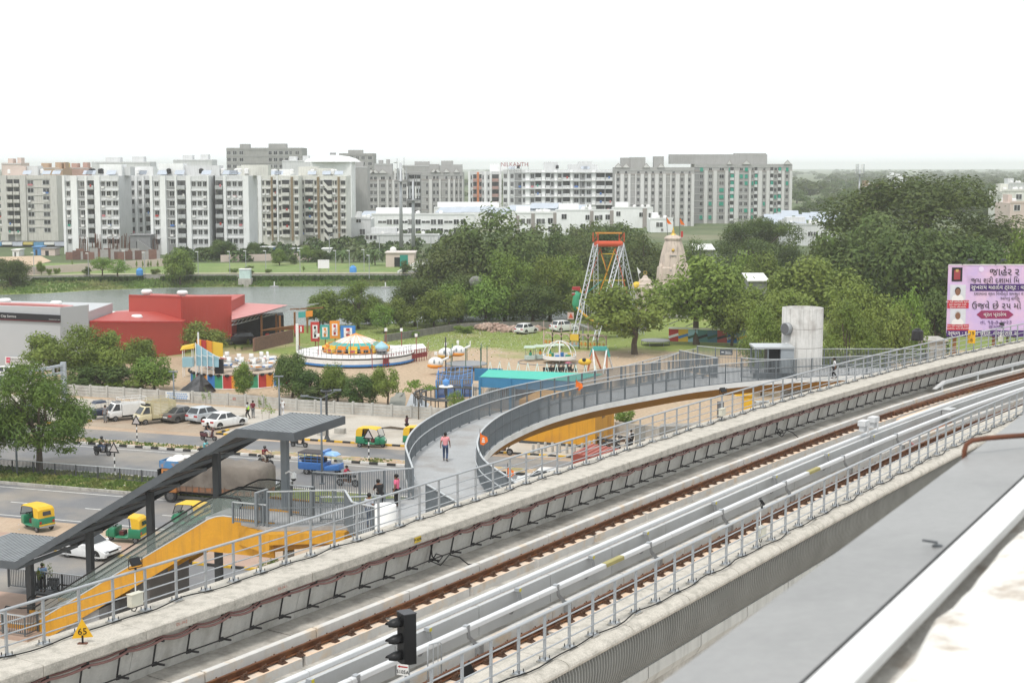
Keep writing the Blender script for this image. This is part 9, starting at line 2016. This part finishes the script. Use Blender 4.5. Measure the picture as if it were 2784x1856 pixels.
for r0,ls in((816,('માન. શ્રી પ્રદિપસિંહ જાડેજા','પૂર્વ ગૃહરાજ્ય મંત્રી,','ગુજરાત વિધાનસભા')),(881,('માન. શ્રી બાબુસિંહ જાદવ','ધારાસભ્ય, વટવા વિધાનસભા'))):
 bb(2575,r0,2634,r0+(22 if len(ls)==3 else 17),redb,'caption_box')
 for k,s in enumerate(ls):bt(s,2604,r0+4.5+7*k,4.6,cw)
bt('જાહેર ર',2690,740,21,ck,'LEFT');bt('જય શ્રી દશામાં િમ',2640,763,14.5,ck,'LEFT');bb(2637,772,2910,791,pur,'purple_band');bt('સુખરાય મહાદેવ ટ્રસ્ટ : વ',2640,781,11.5,cw,'LEFT');bt('દશામાંના વ્રત િનમીત્તે સમસ્ત વ',2648,798.5,8.5,ck,'LEFT');bt('આપનુ હાિર્દ',2720,811,8.5,ck,'LEFT');bt('ઉજવે છે ૨૫ મો',2642,832,18,ck,'LEFT')
m_=MB();q=[D(x,y,Yb-.03)for x,y in((2655,855),(2668,844),(2742,844),(2756,855),(2742,866),(2668,866))];m_.poly(q[::-1]);m_.build('badge',magen,t);bt('વ્રત પ્રારંભ',2705,855,10.5,cw);bt('તા. ૧૭-૭-૨૦૨૩',2708,876,11,pur);bt('સોમવાર',2708,888,10.5,pur);bb(2573,898,2910,915,pur,'purple_band');bt('સ્થળ : દશામાં મંદિર, વસ્ત્રાલ રો',2577,906,12,cw,'LEFT')
m_=MB();m_.add([D(2668,732,Yb-.03)+Vector((math.cos(i*.5236)*.28,0,math.sin(i*.5236)*.28))for i in range(12)],[tuple(range(12))]);m_.build('light_dot',C_('dotpale',(.72,.62,.80)),t);m_=MB()
for x in(a.x+1,a.x+5,a.x+9):m_.cbox((x,Yb+.5,0),(.3,.3,b.z))
m_.build('posts',rustc,t);m_=MB()
for px in(2615,2705):p=D(px,720,Yb);m_.beam(p,p+Vector((.5,-1.0,.5)),.05,.05);m_.cbox(p+Vector((.5,-1.1,.5)),(.5,.25,.15))
m_.build('flood_brackets',darksteel,t)
hut('pale concrete roof hut with a black water tank below the billboard',2450,2580,928,975,conc,z0=2.0,nm='roof_hut')[0];p=D(2494,925,143);tk=T('water_tank','black plastic water tank on the concrete roof before the trees','tank',p);MB().lathe([(.01,0),(.55,0),(.58,.2),(.55,.9),(.3,1.05),(.01,1.1)],p,14).build('body',tankb,tk);MB().lathe([(.25,1.05),(.25,1.15),(.01,1.17)],p,10).build('lid',tankb,tk)
# ---- street furniture
def lamp(lb,px,b,tp,arms,Y=None):
 p=G(px,b);z=D(px,tp,p.y).z;q=T('street_lamp',lb,'street lamp',p);lg=C_('lampgrey',(.17,.19,.21),.5);m_=MB();m_.ptube([p,Vector((p.x,p.y,z))],.09,8,r2=.07);m_.build('pole',lg,q,True);MB().cbox(p,(.35,.35,.12)).build('base_plate',lg,q)
 for dx,dy,dz_ in arms:m_=MB();e=Vector((p.x+dx,p.y+dy,z+dz_));m_.beam((p.x,p.y,z),e,.06,.06);m_.cbox(e-Vector((0,0,.05)),(.6 if dx else.9,.25,.1));m_.build('lamp_arm',lg,q)
lamp('grey lamp post with a small flat head behind the grey sedan',474,1117,1011,[(0,0,.05)]);lamp('grey lamp post with a small flat head beside the person in white',760,1133,1024,[(0,0,.05)]);lamp('double armed street light rising from the median beside the blue tempo',876,1316,1083,[(-1.3,.3,.15),(1.3,-.3,.7)]);lamp('plain grey pole of a street light in front of the left street tree',47,1297,1110,[(-1.3,.3,.3),(1.3,-.3,.3)])
p=G(889,1196);q=T('high_mast_post','grey post with a flat ring top on the plaza','street lamp',p);z=D(887,1064,p.y).z;MB().tube(p,(p.x,p.y,z),.11,8).build('pole',darksteel,q);MB().lathe([(.12,z-.1),(.5,z),(.55,z+.12),(.4,z+.14)],Vector((p.x,p.y,0)),14).build('ring_top',darksteel,q);MB().lathe([(.3,0),(.16,.4)],p,10).build('base',darksteel,q)
def tri(lb,px,b,tp):
 p=G(px,b);z=D(px,tp,p.y).z;q=T('warning_sign',lb,'road sign',p);n=10
 for k in range(n):MB().tube((p.x,p.y,z*k/n),(p.x,p.y,z*(k+1)/n),.055,7).build('pole_band',ck if k%2==0 else cw,q)
 h=.85;d=RU;nn=Vector((d.y,-d.x,0));c0=Vector((p.x,p.y,z-h))+nn*.06;board(c0,d,nn,[(-.5,0),(.5,0),(0,h+.05)],.02).build('plate_rim',ck,q);board(c0+nn*.012,d,nn,[(-.34,.10),(.34,.10),(0,.70)],.01).build('plate',C_('signpale',(.50,.45,.44)),q)
tri('triangular road sign on a striped pole before the cream pickup',373,1207,1128);tri('triangular road sign on a striped pole behind the median fence',313,1300,1201);tri('triangular road sign on a striped pole before the parked auto rickshaw',1003,1255,1165)
for px,py,lb in((878,1183,'squat concrete block left of the ring topped post'),(925,1178,'squat concrete block right of the ring topped post')):p=G(px,py);tag(MB().cbox(p,(1.0,.5,.5),ru).build('concrete_block',conc,None),lb,'block')
for px,py,lb,s in((628,1139,'v',1),(528,1118,'w',0)):p=G(px,py);tag(MB().hexa([p,p+Vector((1.2,.1,0)),p+Vector((1.2,.5,0)),p+Vector((0,.5,0)),p+Vector((.1,.2,.15)),p+Vector((1.5,.2,.5)),p+Vector((1.5,.4,.5)),p+Vector((.1,.4,.15))]).build('concrete_bench',conc,None),'low grey stone bench '+('beside the person in maroon' if s else 'behind the silver hatchback'),'bench')
p=G(1062,1168);m_=MB();m_.ptube([p+Vector((-1.2,0,.15)),p+Vector((0,.2,.2)),p+Vector((1.4,-.1,.1))],[.03,.12,.09],6);tag(m_.build('tree_log',bark,None),'dead branch lying on the plaza beside the arm stretching person','log')
# ---------------- haze: one closed box of even pale air ----------------
hz=MB().box(-9500,9500,-60,9600,-1.2,42).build('haze',None)
hz.data.materials.clear()
hm=bpy.data.materials.new('haze_air');hm.use_nodes=True;t=hm.node_tree;t.nodes.clear()
oo=t.nodes.new('ShaderNodeOutputMaterial');pv=t.nodes.new('ShaderNodeVolumePrincipled')
pv.inputs['Color'].default_value=(.985,.99,1,1);pv.inputs["Density"].default_value=.00019;pv.inputs['Anisotropy'].default_value=.2
t.links.new(pv.outputs[0],oo.inputs['Volume']);hz.data.materials.append(hm);hz['kind']='stuff'
